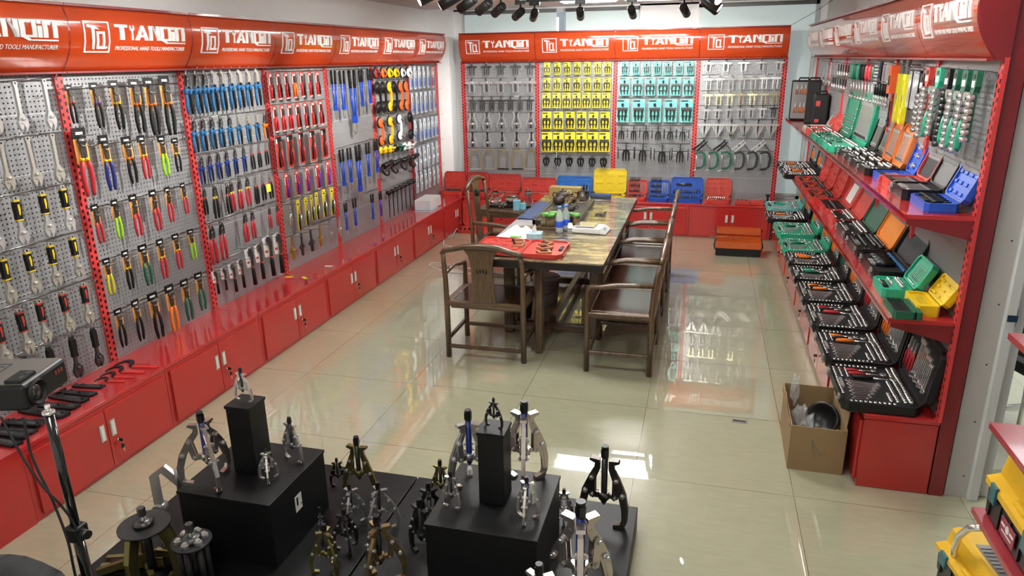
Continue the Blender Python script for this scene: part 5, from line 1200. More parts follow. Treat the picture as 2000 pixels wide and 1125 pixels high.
cols = [(DGREEN, 'green'), (REDG, 'red'), (REDG, 'red'), (BLKM, 'black'), (BLKM, 'black'), (GREENP, 'light green'), (DGREEN, 'green'), (GREENP, 'light green')]
hr([(1.58+.115*k, 2.045, 1) for k in range(8)], lambda i: (drv(cols[i][0]), cols[i][1] + '-handled long driver'), '', 'screwdriver', 'top row of the third right bay', cx=1.98, W=.93)
def small_w(g):
    m = MB(); m.tube([(0, 0, 0), (0, 0, -.08)], [.010, .008], 8); a = m.mesh('handle', g); m = MB(); m.tube([(0, 0, -.08), (0, 0, -.12)], .006, 8); m.cyl((0, -.008, -.13), (0, .008, -.13), .016, n=12); return [('handle', a), ('head', m.mesh('head', CHROME))]
hr([(1.10+.075*k, 1.93, 1) for k in range(6)], small_w(BLKM), 'short ratchet with red-tipped black grip', 'ratchet', 'second row beside the orange box', cx=1.28, W=.5)
hr([(1.0, 1.83, .16)], AW(DSTEEL), 'small dark adjustable wrench', 'wrench', 'below the orange box', cx=1.0, W=.12)
def tagset():
    m = MB(); m.box((0, 0, -.03), (.05, .008, .06)); a = m.mesh('header_card', BLACK); m = MB()
    for x in (-.015, 0, .015): m.tube([(x, -.004, -.05), (x, -.004, -.12)], .005, 6)
    return [('header_card', a), ('bits', m.mesh('bits', STEEL))]
hr([(2.62+.12*k, 2.035, 1) for k in range(5)], tagset(), 'small black-carded bit set', 'bit set', 'top row of the fourth right bay', cx=2.9, W=.93)
hr([(2.68+.13*k, 1.92, 1) for k in range(6)], tagset(), 'small carded bit set', 'bit set', 'second row of the fourth right bay', cx=3.0, W=.93)
hr([(3.55+.2*k, 2.04, .22) for k in range(3)], combo_hang() if False else adj_wrench(STEEL), 'small steel wrench', 'wrench', 'top row near the window', cx=3.85, W=.93)
# ------------------------------------------------------------------ chairs
def chair_parts(TH=.0):       # TH: extra back height
    K = 1 + TH
    P = []
    for s in (-1, 1):
        m = MB(); x = s*.275
        m.tube([(x, .215, 0), (x, .215, .44), (x, .222, .60), (x, .238, .60+.12*K), (x*.985, .262, .60+.215*K)], [.020, .020, .018, .017, .016], 10); P.append(('back_post', m.mesh('back_post', M_WOOD)))
        m = MB(); m.tube([(x, -.225, 0), (x, -.225, .44), (x*1.0, -.225, .56), (x, -.222, .605), (x*1.0, -.20, .625)], [.020, .019, .016, .016, .017], 10); P.append(('front_leg', m.mesh('front_leg', M_WOOD)))
        m = MB(); m.tube([(x, -.232, .600), (x, -.205, .628), (x*1.03, -.12, .632), (x*1.06, -.03, .652), (x*1.03, .08, .655), (x, .228, .655)], [.014, .018, .018, .017, .017, .015], 10); P.append(('armrest', m.mesh('armrest', M_WOODX)))
    m = MB(); zt = .60+.215*K
    pts = [(-.282, .262, zt-.005), (-.262, .266, zt+.022), (-.20, .270, zt+.034), (-.12, .274, zt+.058), (0, .277, zt+.068), (.12, .274, zt+.058), (.20, .270, zt+.034), (.262, .266, zt+.022), (.282, .262, zt-.005)]
    m.tube(pts, [.016, .019, .019, .022, .026, .022, .019, .019, .016], 10); P.append(('top_rail', m.mesh('top_rail', M_WOODX)))
    m = MB()
    n = 8
    for k in range(n):          # curved back splat
        def q(t): return (.228+.03*math.sin(t*PI*.9)*.4+.042*t*t, .455+(zt+.045-.455)*t, .092-.018*math.sin(t*PI)+(.0 if t < .85 else .03*(t-.85)/.15))
        y0, z0, w0 = q(k/n); y1, z1, w1 = q((k+1)/n)
        v = [m.b.verts.new(p) for p in ((-w0, y0-.008, z0), (w0, y0-.008, z0), (w1, y1-.008, z1), (-w1, y1-.008, z1), (-w0, y0+.008, z0), (w0, y0+.008, z0), (w1, y1+.008, z1), (-w1, y1+.008, z1))]
        for f in ((0, 1, 2, 3), (4, 5, 6, 7), (0, 1, 5, 4), (3, 2, 6, 7), (0, 3, 7, 4), (1, 2, 6, 5)): m.b.faces.new([v[i] for i in f])
    sp = m.mesh('back_splat', M_WOOD)
    m = MB()
    if TH: m.lathe([(.001, 0), (.032, .001), (.032, .026), (.001, .027)], 18, (0, .232, .60+.17*K), (0, 1, 0))
    else:
        for k in range(4):
            for j in range(3): m.box((-.033+.022*k, .248, .70+.030*j-.006*abs(k-1.5)), (.010, .034, .024))
    P.append(('back_splat', sp, [('pierced_motif', m.mesh('pierced_motif', BLKM))]))
    m = MB()
    for y in (-.225, .215): m.box((0, y, .428), (.55, .042, .036), bev=.006)
    for x in (-.265, .265): m.box((x, 0, .428), (.05, .44, .036), bev=.006)
    m.box((0, 0, .395), (.50, .40, .02)); P.append(('seat_frame', m.mesh('seat_frame', M_WOODX)))
    m = MB(); m.box((0, -.005, .438), (.475, .395, .012), bev=.003); P.append(('seat', m.mesh('seat', M_SEAT)))
    for a, b in (((-.27, -.225, .105), (.27, -.225, .105)), ((-.27, .215, .088), (.27, .215, .088)), ((-.275, -.22, .145), (-.275, .21, .145)), ((.275, -.22, .145), (.275, .21, .145))):
        m = MB(); c = (Vector(a)+Vector(b))/2; d = Vector(b)-Vector(a); m.box(c, (max(abs(d.x), .022), max(abs(d.y), .022), .030), bev=.006); P.append(('stretcher', m.mesh('stretcher', M_WOODX if abs(d.x) > .1 else M_WOOD)))
    return P
CP = chair_parts()
spawn('armchair', CP, 'dark walnut armchair at the near end, seen from behind', 'chair', (-1.215, .725, 0), (0, 0, PI), 'walnut armchairs around the table', (1.05, 1, 1))
for k, (y, s) in enumerate(((.785, 'nearest of four'), (1.45, 'second of four'), (2.12, 'third of four'), (2.80, 'farthest of four'))):
    spawn('armchair', CP, f'dark walnut armchair, {s} along the right side of the table', 'chair', (-.235, y, 0), RR, 'walnut armchairs around the table', (1.1, 1, 1))
spawn('armchair', chair_parts(.72), 'tall-backed walnut armchair with round piercing on the left side', 'chair', (-1.60, 2.40, 0), RL, 'walnut armchairs around the table', 1.)

# ------------------------------------------------------------------ table
TX0, TX1, TY0, TY1, TZ = -1.325, -.37, .575, 3.09, .762
m = MB(); m.box(((TX0+TX1)/2, (TY0+TY1)/2, TZ-.003), (TX1-TX0, TY1-TY0, .006)); top = m.mesh('top_sheet', M_TABLE)
m = MB(); m.box(((TX0+TX1)/2, (TY0+TY1)/2, TZ-.034), (TX1-TX0-.002, TY1-TY0-.002, .056), bev=.004); slab = m.mesh('slab', wood_mat('near_black_wood', (.012, .009, .008), (.022, .016, .013), .3))
parts = [('top_sheet', top), ('slab', slab)]
cx = (TX0+TX1)/2
for yy, yc, sg_ in ((.74, 1.16, 1), (2.90, 2.42, -1)):
    m = MB(); m.box((cx-.01, yy, .35), (.055, .085, .70), bev=.012); parts.append(('leg', m.mesh('leg', M_WOOD)))
    for x in (-1.19, -.50): m = MB(); m.box((x, yc-.04*sg_, .35), (.085, .075, .70), bev=.014); parts.append(('leg', m.mesh('leg', M_WOOD)))
    m = MB(); m.box(((-1.19-.50)/2, yc, .055), (.62, .05, .06), bev=.006); m.box((cx-.01, (yy+yc)/2, .055), (.05, abs(yc-yy), .06), bev=.006); parts.append(('foot_rail', m.mesh('foot_rail', M_WOODX)))
m = MB(); m.box((cx, (1.16+2.51)/2, .10), (.05, 1.3, .07), bev=.006); parts.append(('stretcher', m.mesh('stretcher', M_WOOD)))
t = spawn('conference_table', parts, 'long bronze-topped table on dark walnut trestle legs', 'table', (0, 0, 0))

TT = TZ + .0005
def one(name, me, label, cat, loc, rz=0, group=None, sc=1.): return spawn(name, me, label, cat, loc, (0, 0, rz), group, sc)
# red clamp case lying open
a, b = case('red plastic case open flat with brass clamps on the near table end', (-.985, .84, TT), RL[2], .42, .30, .035, REDP, REDP, 178, T=.03, lidH=.36, pockets=4, name='clamp_case')
def clampm():
    m = MB(); m.strip([(-.035, .03), (-.035, -.03), (.03, -.03), (.03, .025)], .014, 0, .014, ax='xy'); f_ = m.mesh('frame', mat('brass_clamp', (.55, .42, .22), .35, .8))
    m = MB(); m.cyl((.03, .03, .007), (.055, .03, .007), .008, n=10); m.cyl((-.01, .03, .007), (.03, .03, .007), .004, n=8); return [('frame', f_), ('screw', m.mesh('screw', BLACK))]
CL = clampm()
for k, (M_, x, y) in enumerate(((a, -.13, .13), (a, -.01, .15), (a, .11, .17), (b, .02, .06), (b, .12, .08))):
    o = spawn('clamp', CL, ['first clamp from the hinge in the right half', 'middle clamp in the right half', 'clamp nearest the right end', 'clamp in the left half near the hinge', 'far clamp in the left half'][k] + ' of the red case', 'clamp', (0, 0, 0), group='brass clamps in the red case'); o.matrix_world = M_ @ Matrix.Translation((x, y, .001)) @ Matrix.Rotation(R(-60+20*k), 4, 'Z') @ Matrix.Scale(1.25, 4)
# desk items at the near end
m = MB(); m.box((0, 0, .0008), (.20, .82, .0014)); one('desk_mat', m.mesh('desk_mat', mat('pale_grey_sheet', (.36, .37, .38), .6)), 'pale grey sheet along the left edge of the table', 'mat', (-1.222, 1.50, TT))
def sheet(w, h, curl):
    m = MB(); n = 8
    vs = [[m.b.verts.new((w*(i/n-.5), h*(j/n-.5), .002+curl*((j/n)**3)*(.4+.6*math.sin(i*.9)**2))) for i in range(n+1)] for j in range(n+1)]
    for j in range(n):
        for i in range(n): m.b.faces.new((vs[j][i], vs[j][i+1], vs[j+1][i+1], vs[j+1][i])).smooth = True
    return m.mesh('sheet', mat('white_paper', (.80, .81, .84), .7))
for k, (x, y, r, c) in enumerate(((-1.16, 1.27, 4, .03), (-1.15, 1.28, 12, .012), (-1.19, 1.31, -14, .05))):
    one('paper_sheet', sheet(.21, .28, c), ['topmost flat white sheet beside the tissue box', 'second white sheet under the topmost', 'curled white sheet sticking up behind the others'][k], 'paper', (x, y, TT+.0022+.002*(2-k)), R(r), 'loose papers on the table')
m = MB(); m.box((0, 0, .006), (.09, .022, .010), bev=.003); m.mi = 1; m.box((.015, 0, .0125), (.04, .02, .003)); one('marker_card', m.mesh('marker', mat('leaf_green', (.16, .50, .05), .4), WHITE), 'small leaf green packet lying on the white papers', 'packet', (-1.15, 1.19, TT+.009), R(12))
m = MB(); m.box((0, 0, .035), (.115, .115, .07), bev=.003); bx_ = m.mesh('carton', mat('sky_blue_print', (.38, .62, .72), .5, var=.45, scale=22)); m = MB(); m.box((0, 0, .018), (.1165, .1165, .03)); bs_ = m.mesh('printed_band', mat('beige_print', (.50, .44, .38), .5))
m = MB(); m.prism([(-.022, .0), (-.016, .04), (.004, .065), (.010, .03), (.022, .0)], -.005, .005); ts_ = m.mesh('tissue', WHITE)
t = one('tissue_box', [('carton', bx_), ('printed_band', bs_)], 'sky blue tissue box with a white tissue sticking out', 'tissue box', (-.985, 1.14, TT), R(4)); c = link('tissue', ts_, t, (0, 0, .07))
m = MB(); m.prism([(-.07, -.05), (.06, -.05), (.075, .0), (.06, .05), (-.04, .055), (-.09, .0)], 0, .008, ax='xy'); m.mi = 1; m.prism([(-.075, -.045), (.055, -.045), (.07, .0), (.055, .045), (-.045, .05), (-.095, .0)], .0082, .014, ax='xy'); one('leather_pouch', m.mesh('pouch', BLACK, mat('tan_leather', (.20, .12, .06), .6)), 'tan and black leather pouch lying by the papers', 'pouch', (-1.13, 1.55, TT+.002), R(-5))
# kitchen scale
m = MB(); m.box((0, 0, .025), (.235, .20, .042), bev=.006); m.prism([(.1175, .004), (.165, .004), (.165, .012), (.1175, .046)], -.10, .10); bd_ = m.mesh('body', WHITE)
m = MB(); m.box((-.02, 0, .056), (.17, .165, .007), bev=.003); m.cyl((-.02, 0, .044), (-.02, 0, .056), .03, n=12); pn_ = m.mesh('weighing_pan', CHROME)
m = MB(); m.box((.143, -.02, .031), (.034, .10, .003), rot=(0, .62, 0)); m.mi = 1
for k in range(3): m.box((.141, -.05+.022*k, .0335), (.018, .010, .002), rot=(0, .62, 0))
dp_ = m.mesh('display', mat('pale_lcd', (.55, .66, .66), .3), BLACK)
one('kitchen_scale', [('body', bd_), ('weighing_pan', pn_), ('display', dp_)], 'white digital scale with steel pan and small display', 'scale', (-.625, 1.55, TT), R(-4))
# water bottles
def bottle():
    m = MB(); m.lathe([(.030, 0), (.033, .01), (.033, .06), (.030, .065), (.033, .07), (.033, .125), (.028, .15), (.014, .185), (.0125, .20)], 18); b_ = m.mesh('bottle_body', mat('clear_pet', (.85, .9, .93), .08, alpha=.3))
    m = MB(); m.lathe([(.028, .002), (.031, .012), (.031, .058), (.028, .064), (.0305, .075), (.0305, .10)], 16); w_ = m.mesh('water', mat('water', (.6, .75, .85), .05, alpha=.25))
    m = MB(); m.lathe([(.0336, .045), (.0338, .095), (.0336, .096)], 18, cap=False); l_ = m.mesh('label', mat('blue_bottle_label', (.02, .08, .55), .4)); m = MB(); m.lathe([(.0155, .195), (.0155, .218), (0, .219)], 14); c_ = m.mesh('cap', mat('sky_cap', (.10, .25, .62), .4))
    return [('bottle_body', b_), ('water', w_), ('label', l_), ('cap', c_)]
BO = bottle()
one('water_bottle', BO, 'water bottle with blue label, front one by the jars', 'bottle', (-.853, 1.47, TT), .3, 'water bottles'); one('water_bottle', BO, 'water bottle with blue cap, standing behind its twin', 'bottle', (-.815, 1.555, TT), 1.4, 'water bottles')
m = MB(); m.lathe([(.026, 0), (.027, .005), (.027, .042), (.020, .05), (.019, .066), (0, .067)], 16); m.mi = 1; m.lathe([(.0273, .012), (.0273, .026)], 16, cap=False); one('pill_bottle', m.mesh('bottle', WHITE, GREY), 'small white bottle with white cap beside the scale', 'bottle', (-.775, 1.535, TT))
# jars of dried tea
def jar(fc):
    m = MB(); m.lathe([(.034, 0), (.036, .006), (.036, .075), (.031, .084), (.031, .09)], 18); g_ = m.mesh('glass', GLASS); m = MB(); m.lathe([(.031, .004), (.033, .01), (.033, .066), (0, .07)], 16); c_ = m.mesh('contents', mat('dried_' + fc[0], fc[1], .9, var=.6, scale=120, bump=.8))
    m = MB(); m.lathe([(.0345, .086), (.036, .088), (.036, .103), (.033, .106), (0, .106)], 20); return [('glass', g_), ('contents', c_), ('lid', m.mesh('lid', mat('grass_green_lid', (.07, .30, .04), .4)))]
JR = [(-1.005, 1.60, ('flowers', (.42, .36, .20)), 'leftmost front jar of dried flowers with green lid'), (-.945, 1.565, ('nuts', (.34, .24, .13)), 'front jar of nuts with green lid left of the bottles'), (-.945, 1.66, ('leaves', (.12, .10, .03)), 'jar with green lid directly behind the jar of nuts'), (-.875, 1.62, ('mix', (.30, .22, .12)), 'jar with green lid half hidden by the water bottles'),
      (-.80, 1.645, ('herbs', (.08, .09, .03)), 'dark jar with green lid right of the bottles'), (-.745, 1.62, ('berries', (.30, .20, .09)), 'rightmost jar with green lid behind the scale')]
m = MB(); m.box((0, 0, .012), (.34, .15, .024), bev=.003); one('jar_tray', m.mesh('jar_tray', M_WOODX), 'dark wooden board under the green-lidded jars', 'tray', (-.885, 1.605, TT))
for x, y, fc, lb in JR: one('glass_jar', jar(fc), lb, 'jar', (x, y, TT+.0245), group='green-lidded jars')
# tea tray
m = MB(); x0, x1, y0, y1 = -1.135, -.745, 1.70, 2.68
for x in (x0+.012, x1-.012): m.box((x, (y0+y1)/2, .0225), (.024, y1-y0, .045), bev=.003)
for y in (y0+.012, y1-.012): m.box(((x0+x1)/2, y, .0225), (x1-x0, .024, .045), bev=.003)
m.box(((x0+x1)/2, (y0+y1)/2, .012), (x1-x0-.04, y1-y0-.04, .02)); fr_ = m.mesh('tray_frame', wood_mat('black_bamboo', (.022, .017, .014), (.04, .03, .024), .35))
m = MB()
for k in range(24): m.box((x0+.034+.014*k, (y0+y1)/2, .036), (.008, y1-y0-.05, .010))
sl_ = m.mesh('slats', wood_mat('grey_bamboo', (.10, .09, .08), (.15, .13, .12), .4))
one('tea_tray', [('tray_frame', fr_), ('slats', sl_)], 'long slatted black bamboo tea tray in the middle of the table', 'tea tray', (0, 0, TT))
TTZ = TT+.046
m = MB(); n = 14
vs = [[m.b.verts.new((-.078+.155*i/6, -.38+.76*j/n, .004+.0035*math.sin(j*1.3+i)+ (0.004 if i == 6 else 0))) for i in range(7)] for j in range(n+1)]
for j in range(n):
    for i in range(6): m.b.faces.new((vs[j][i], vs[j][i+1], vs[j+1][i+1], vs[j+1][i])).smooth = True
ex = bmesh.ops.extrude_face_region(m.b, geom=m.b.faces[:]); 
for v in [g for g in ex['geom'] if isinstance(g, bmesh.types.BMVert)]: v.co.z += .006
one('towel', m.mesh('towel', CLOTHB), 'folded slate blue towel laid along the tea tray', 'towel', (-1.235, 2.26, TT+.004), R(-1))
def teapot(c, s, lb, loc, rz, spout=True, matl=None):
    M_ = matl or c
    m = MB(); m.lathe([(.02, 0), (.042, .008), (.052, .03), (.046, .052), (.028, .062), (0, .063)], 20); b_ = m.mesh('body', M_)
    m = MB(); m.lathe([(.028, .0625), (.020, .070), (.006, .073), (.006, .078), (.009, .084), (0, .088)], 16); l_ = m.mesh('lid', M_); ps = [('body', b_), ('lid', l_)]
    if spout: m = MB(); m.tube([(.045, 0, .025), (.065, 0, .038), (.076, 0, .058)], [.012, .008, .006], 8); ps.append(('spout', m.mesh('spout', M_))); m = MB(); m.tube([(-.044, 0, .048), (-.068, 0, .052), (-.076, 0, .034), (-.062, 0, .018), (-.046, 0, .02)], .005, 8); ps.append(('handle', m.mesh('handle', M_)))
    one('teapot', ps, lb, 'teapot', loc, rz, None, s)
CLAY = mat('purple_clay', (.040, .028, .024), .45); AMBG = mat('amber_glass', (.9, .75, .45), .03, trans=1., ior=1.45)
teapot(CLAY, 1.35, 'larger dark clay teapot at the back of the tea tray', (-1.045, 2.60, TTZ), R(-10)); teapot(CLAY, 1.15, 'covered dark clay bowl in front of the larger teapot', (-1.05, 2.44, TTZ), R(20), False)
teapot(CLAY, .9, 'small dark clay teapot among the jars', (-.875, 2.10, TTZ), R(200)); teapot(GLASS, 1.15, 'round glass teapot with amber handle on the tray', (-.935, 2.42, TTZ), R(10), True, AMBG)
m = MB(); m.lathe([(.055, 0), (.058, .01), (.046, .10), (.044, .10), (.054, .012), (0, .008)], 20); m2 = MB(); m2.tube([(-.05, 0, .085), (-.085, 0, .09), (-.09, 0, .055), (-.056, 0, .035)], .006, 8)
one('glass_jug', [('jug', m.mesh('jug', GLASS)), ('handle', m2.mesh('handle', AMBG))], 'clear glass jug with amber handle at the tray corner', 'jug', (-.845, 2.55, TTZ))
m = MB(); m.tube([(-.02, 0, 0), (-.03, 0, .10)], .003, 6); m.lathe([(.03, 0), (.034, .012), (.02, .02)], 14, (-.19, 0, 0)); 
m = MB(); m.box((0, 0, .055), (.33, .12, .11), bev=.003); b_ = m.mesh('carton', mat('gold_kraft_print', (.36, .26, .09), .5)); m = MB()
for x in (-.03, .045): m.lathe([(.001, 0), (.028, .0005), (.028, .001)], 20, (x, -.0605, .06), (0, -1, 0)); 
l_ = m.mesh('printed_rings', WHITE); m = MB()
for x in (-.03, .045): m.lathe([(.001, 0), (.020, .0005), (.020, .001)], 18, (x, -.0618, .06), (0, -1, 0)); m.box((x, -.0635, .06), (.012, .001, .02))
one('carton', [('carton', b_), ('printed_rings', l_), ('ring_centres', m.mesh('ring_centres', mat('gold_print', (.36, .26, .09), .5)))], 'golden kraft carton with two white rings on it', 'carton', (-1.085, 3.0, TT), R(-3))
m = MB(); m.box((0, 0, .045), (.07, .07, .09), bev=.003); b_ = m.mesh('holder', BLACK); ps = [('holder', b_)]
for k in range(6): m = MB(); a_ = k*1.05; m.cyl((.018*math.cos(a_), .018*math.sin(a_), .04), (.035*math.cos(a_), .03*math.sin(a_), .135+.01*(k % 3)), .004, n=7); ps.append(('pen', m.mesh('pen', BLKG if k % 3 else STEEL)))
one('pen_holder', ps, 'black square pen holder full of black pens', 'pen holder', (-.875, 2.92, TT))
m = MB(); m.tube([(-.10, 0, .028), (-.05, .004, .03), (.05, -.003, .03), (.11, 0, .028)], [.024, .029, .029, .026], 12); one('rolled_towel', m.mesh('roll', CLOTHB), 'rolled slate blue towel at the far end of the table', 'towel', (-.73, 2.98, TT))
m = MB(); m.tube([(-.12, 0, .006), (.12, .01, .006)], .006, 8); m.box((-.11, 0, .008), (.05, .02, .012)); one('tweezers', m.mesh('tongs', CHROME), 'chrome tea tongs lying before the rolled towel', 'tongs', (-.74, 2.86, TT), R(3))
m = MB(); m.box((0, 0, .008), (.016, .16, .010)); m.box((.0, -.05, .010), (.09, .018, .014)); m.prism([(-.045, -.06), (-.03, -.06), (-.03, -.10), (-.045, -.075)], .004, .012, ax='xy'); m.prism([(.03, -.06), (.045, -.06), (.045, -.09), (.03, -.10)], .004, .012, ax='xy')
one('caliper', m.mesh('caliper', mat('dull_steel', (.22, .21, .2), .35, .9)), 'steel caliper lying alone on the right of the table', 'caliper', (-.605, 2.25, TT), R(-14))

# under the table
m = MB(); m.lathe([(.098, 0), (.102, .01), (.122, .245), (.128, .248), (.128, .262), (0, .264)], 28); b_ = m.mesh('bucket', mat('putty_plastic', (.30, .28, .26), .45)); m = MB(); m.lathe([(.118, .262), (.120, .272), (.03, .278), (0, .278)], 24); l_ = m.mesh('lid', mat('putty_plastic', (0, 0, 0))); m = MB(); m.tube([(.124*math.cos(R(a_)), -.124*math.sin(R(a_))*.9-.02, .235-.11*math.sin(R(a_))) for a_ in range(-10, 191, 20)], .003, 6)
one('bucket', [('bucket', b_), ('lid', l_), ('bail_handle', m.mesh('bail_handle', BLKM))], 'putty grey lidded bucket under the table', 'bucket', (-1.045, 1.84, 0))
m = MB(); m.lathe([(.070, 0), (.074, .01), (.098, .24), (.102, .244), (.098, .248), (.070, .02), (0, .015)], 24); one('waste_basket', m.mesh('basket', mat('black_mesh', (.012, .012, .012), .6, bump=.8, scale=200)), 'round black waste basket under the left edge of the table', 'waste basket', (-1.17, 1.47, 0))
m = MB(); m.box((0, 0, .02), (.26, .06, .03), bev=.004); m.mi = 1
for k in range(5): m.cyl((-.10+.05*k, 0, .035), (-.10+.05*k, 0, .0365), .012, n=12)
one('power_strip', m.mesh('strip', WHITE, GREY), 'white power strip on the floor behind the waste basket', 'power strip', (-1.28, 2.35, 0), R(10))
m = MB(); m.tube([(-2.75, 4.33, .06), (-2.77, 4.25, .008), (-2.80, 3.96, .005), (-2.70, 3.68, .005), (-2.41, 3.55, .005), (-2.15, 3.47, .005), (-1.95, 3.3, .005)], .0045, 6); tag(link('white_cable', m.mesh('cable', WHITE)), 'white cable curving from the left cabinets over the floor', 'cable')
m = MB(); m.tube([(-1.4, 2.45, .005), (-1.99, 2.62, .005), (-2.24, 2.60, .005), (-2.44, 2.70, .005), (-2.55, 2.79, .005), (-2.56, 2.90, .005), (-2.45, 2.93, .005), (-2.22, 2.83, .005), (-1.95, 2.74, .005), (-1.6, 2.62, .005)], .005, 6); tag(link('white_cable', m.mesh('cable', WHITE)), 'white cable looping beside the walnut armchair at the left', 'cable')

# low side table with kettles
m = MB(); m.box((0, 0, .64), (.52, .44, .03), bev=.004); b_ = m.mesh('top', M_WOODX); ps = [('top', b_)]
for sx in (-1, 1):
    for sy_ in (-1, 1): m = MB(); m.box((sx*.235, sy_*.195, .3125), (.035, .035, .625), bev=.004); ps.append(('leg', m.mesh('leg', M_WOOD)))
m = MB(); m.box((0, -.205, .60), (.45, .02, .05)); m.box((0, .205, .60), (.45, .02, .05)); ps.append(('apron', m.mesh('apron', M_WOODX)))
one('side_table', ps, 'small walnut side table with kettles beside the back cabinets', 'table', (-1.71, 2.98, 0))
SZ_ = .6555
def stove(lb, x, y):
    m = MB(); m.box((0, 0, .012), (.16, .17, .022), bev=.004); m.mi = 1; m.cyl((0, 0, .0235), (0, 0, .0245), .055, n=18); one('hot_plate', m.mesh('plate', BLKG, STEEL), lb, 'hot plate', (x, y, SZ_))
stove('black hot plate under the left glass kettle', -1.825, 2.95); stove('black hot plate under the wide glass pot', -1.65, 2.97); stove('black hot plate under the glass press', -1.48, 2.98)
def lids(zt, r): m = MB(); m.lathe([(r, zt), (r*.9, zt+.01), (.006, zt+.016), (.006, zt+.026), (.012, zt+.034), (0, zt+.04)], 18); return m.mesh('lid', GLASS)
m = MB(); m.lathe([(.05, 0), (.062, .015), (.064, .045), (.034, .105), (.036, .118)], 20); b_ = m.mesh('body', GLASS); m = MB(); m.lathe([(.055, .006), (.06, .02), (0, .035)], 18); w_ = m.mesh('water', GLASS); m = MB(); m.tube([(-.034, 0, .112), (-.08, 0, .10), (-.082, 0, .05), (-.06, 0, .03)], .006, 8); h_ = m.mesh('handle', GLASS)
m = MB(); m.tube([(.05, 0, .06), (.085, 0, .10), (.092, 0, .115)], [.012, .008, .006], 8); one('glass_kettle', [('body', b_), ('water', w_), ('handle', h_), ('spout', m.mesh('spout', GLASS)), ('lid', lids(.118, .034))], 'clear glass kettle, leftmost on the side table', 'kettle', (-1.825, 2.95, SZ_+.025), R(30))
m = MB(); m.lathe([(.05, 0), (.066, .01), (.07, .06), (.082, .066), (.083, .072)], 22); b_ = m.mesh('body', GLASS); m = MB(); m.lathe([(.048, .004), (.05, .04), (0, .042)], 18); one('glass_pot', [('body', b_), ('tea_block', m.mesh('tea_block', CLAY)), ('lid', lids(.073, .08))], 'wide glass pot with dark tea inside and glass lid', 'pot', (-1.65, 2.97, SZ_+.025))
m = MB(); m.lathe([(.058, 0), (.062, .01), (.036, .115), (.036, .13)], 20); b_ = m.mesh('body', GLASS); m = MB(); m.cyl((0, 0, .01), (0, 0, .15), .004, n=8); m.cyl((0, 0, .10), (0, 0, .13), .032, n=18); one('glass_press', [('body', b_), ('plunger', m.mesh('plunger', STEEL)), ('lid', lids(.13, .036))], 'conical glass tea press, rightmost on the side table', 'tea press', (-1.48, 2.98, SZ_+.025))
m = MB(); m.box((0, 0, .035), (.065, .06, .10), bev=.002); one('paper_box', m.mesh('box', mat('light_blue_print', (.20, .50, .62), .5, var=.3, scale=25)), 'light blue paper box on the side table, taller one', 'box', (-1.555, 2.80, SZ_+.0155)); m = MB(); m.box((0, 0, .03), (.05, .05, .06), bev=.002); one('paper_box', m.mesh('box', mat('light_blue_print', (0, 0, 0))), 'lower light blue box beside the taller one', 'box', (-1.50, 2.84, SZ_+.001))
m = MB(); m.lathe([(.018, 0), (.024, .03), (.022, .03), (.016, .003), (0, .003)], 14); GC = m.mesh('cup', GLASS)
for k, x in enumerate((-1.735, -1.71)): one('glass_cup', GC, ['left', 'right'][k] + ' small glass cup at the front of the side table', 'cup', (x, 2.81+.01*k, SZ_), group='small glass cups')
m = MB(); m.cyl((0, 0, 0), (0, 0, .36), .055, .05, n=18); one('grey_bin', m.mesh('cylinder', mat('grey_bin_plastic', (.25, .25, .26), .5)), 'narrow grey bin standing beside the side table leg', 'bin', (-1.77, 3.35, 0))

# ------------------------------------------------------------------ cases along the back cabinets
def back_case(label, x0, x1, top, col, inn=None, pk=4, ang=97, metal=STEEL, style='base', dep=.20, stl='', lid_tools=None, H=.05, lidcol=None):
    w_ = x1-x0-.006; a, b = case(label, ((x0+x1)/2, 4.945, CH), 0, w_, dep, H, col, inn or col, ang, lidH=max(.12, top-CH-H), T=.03, pockets=pk, latches=2, lidcol=lidcol)
    fill(a, w_-.03, dep-.02, int(abs(x0)*100), stl, metal=metal, style=style, nw=4, grips=(BLKM, STEEL))
    return a, b, w_
back_case('red case with two black rods in its lid, by the left corner', -3.125, -2.815, .692, REDP, stl='corner red case')
a, b, w_ = back_case('red case with steel rods down its lid, second from the corner', -2.797, -2.495, .693, REDP, stl='rod-lidded red case')
for k in range(7): m = MB(); m.cyl((-.10, .03+.03*k, .004), (-.01, .03+.03*k, .004), .004, n=6); o = link('steel_rod', m.mesh('rod', CHROME)); o.matrix_world = b; tag(o, 'chrome rod clipped in the lid of the second red case', 'rod', 'rods in the second red case lid')
back_case('wide red case with moulded handle, third from the corner', -2.49, -2.055, .673, REDP, stl='third red case', style='rows')
back_case('wide lower red case left of the bright blue one', -2.042, -1.58, .637, REDP, stl='fourth red case', style='rows', metal=CHROME)
back_case('bright blue case with long handle tool in its lid', -1.57, -1.105, .669, mat('azure_case_plastic', (.015, .14, .48), .4), stl='azure case')
back_case('tall bright yellow case standing open behind the table', -1.092, -.668, .772, mat('canary_case_plastic', (.80, .60, .01), .4), pk=3, stl='yellow case', metal=BLACK)
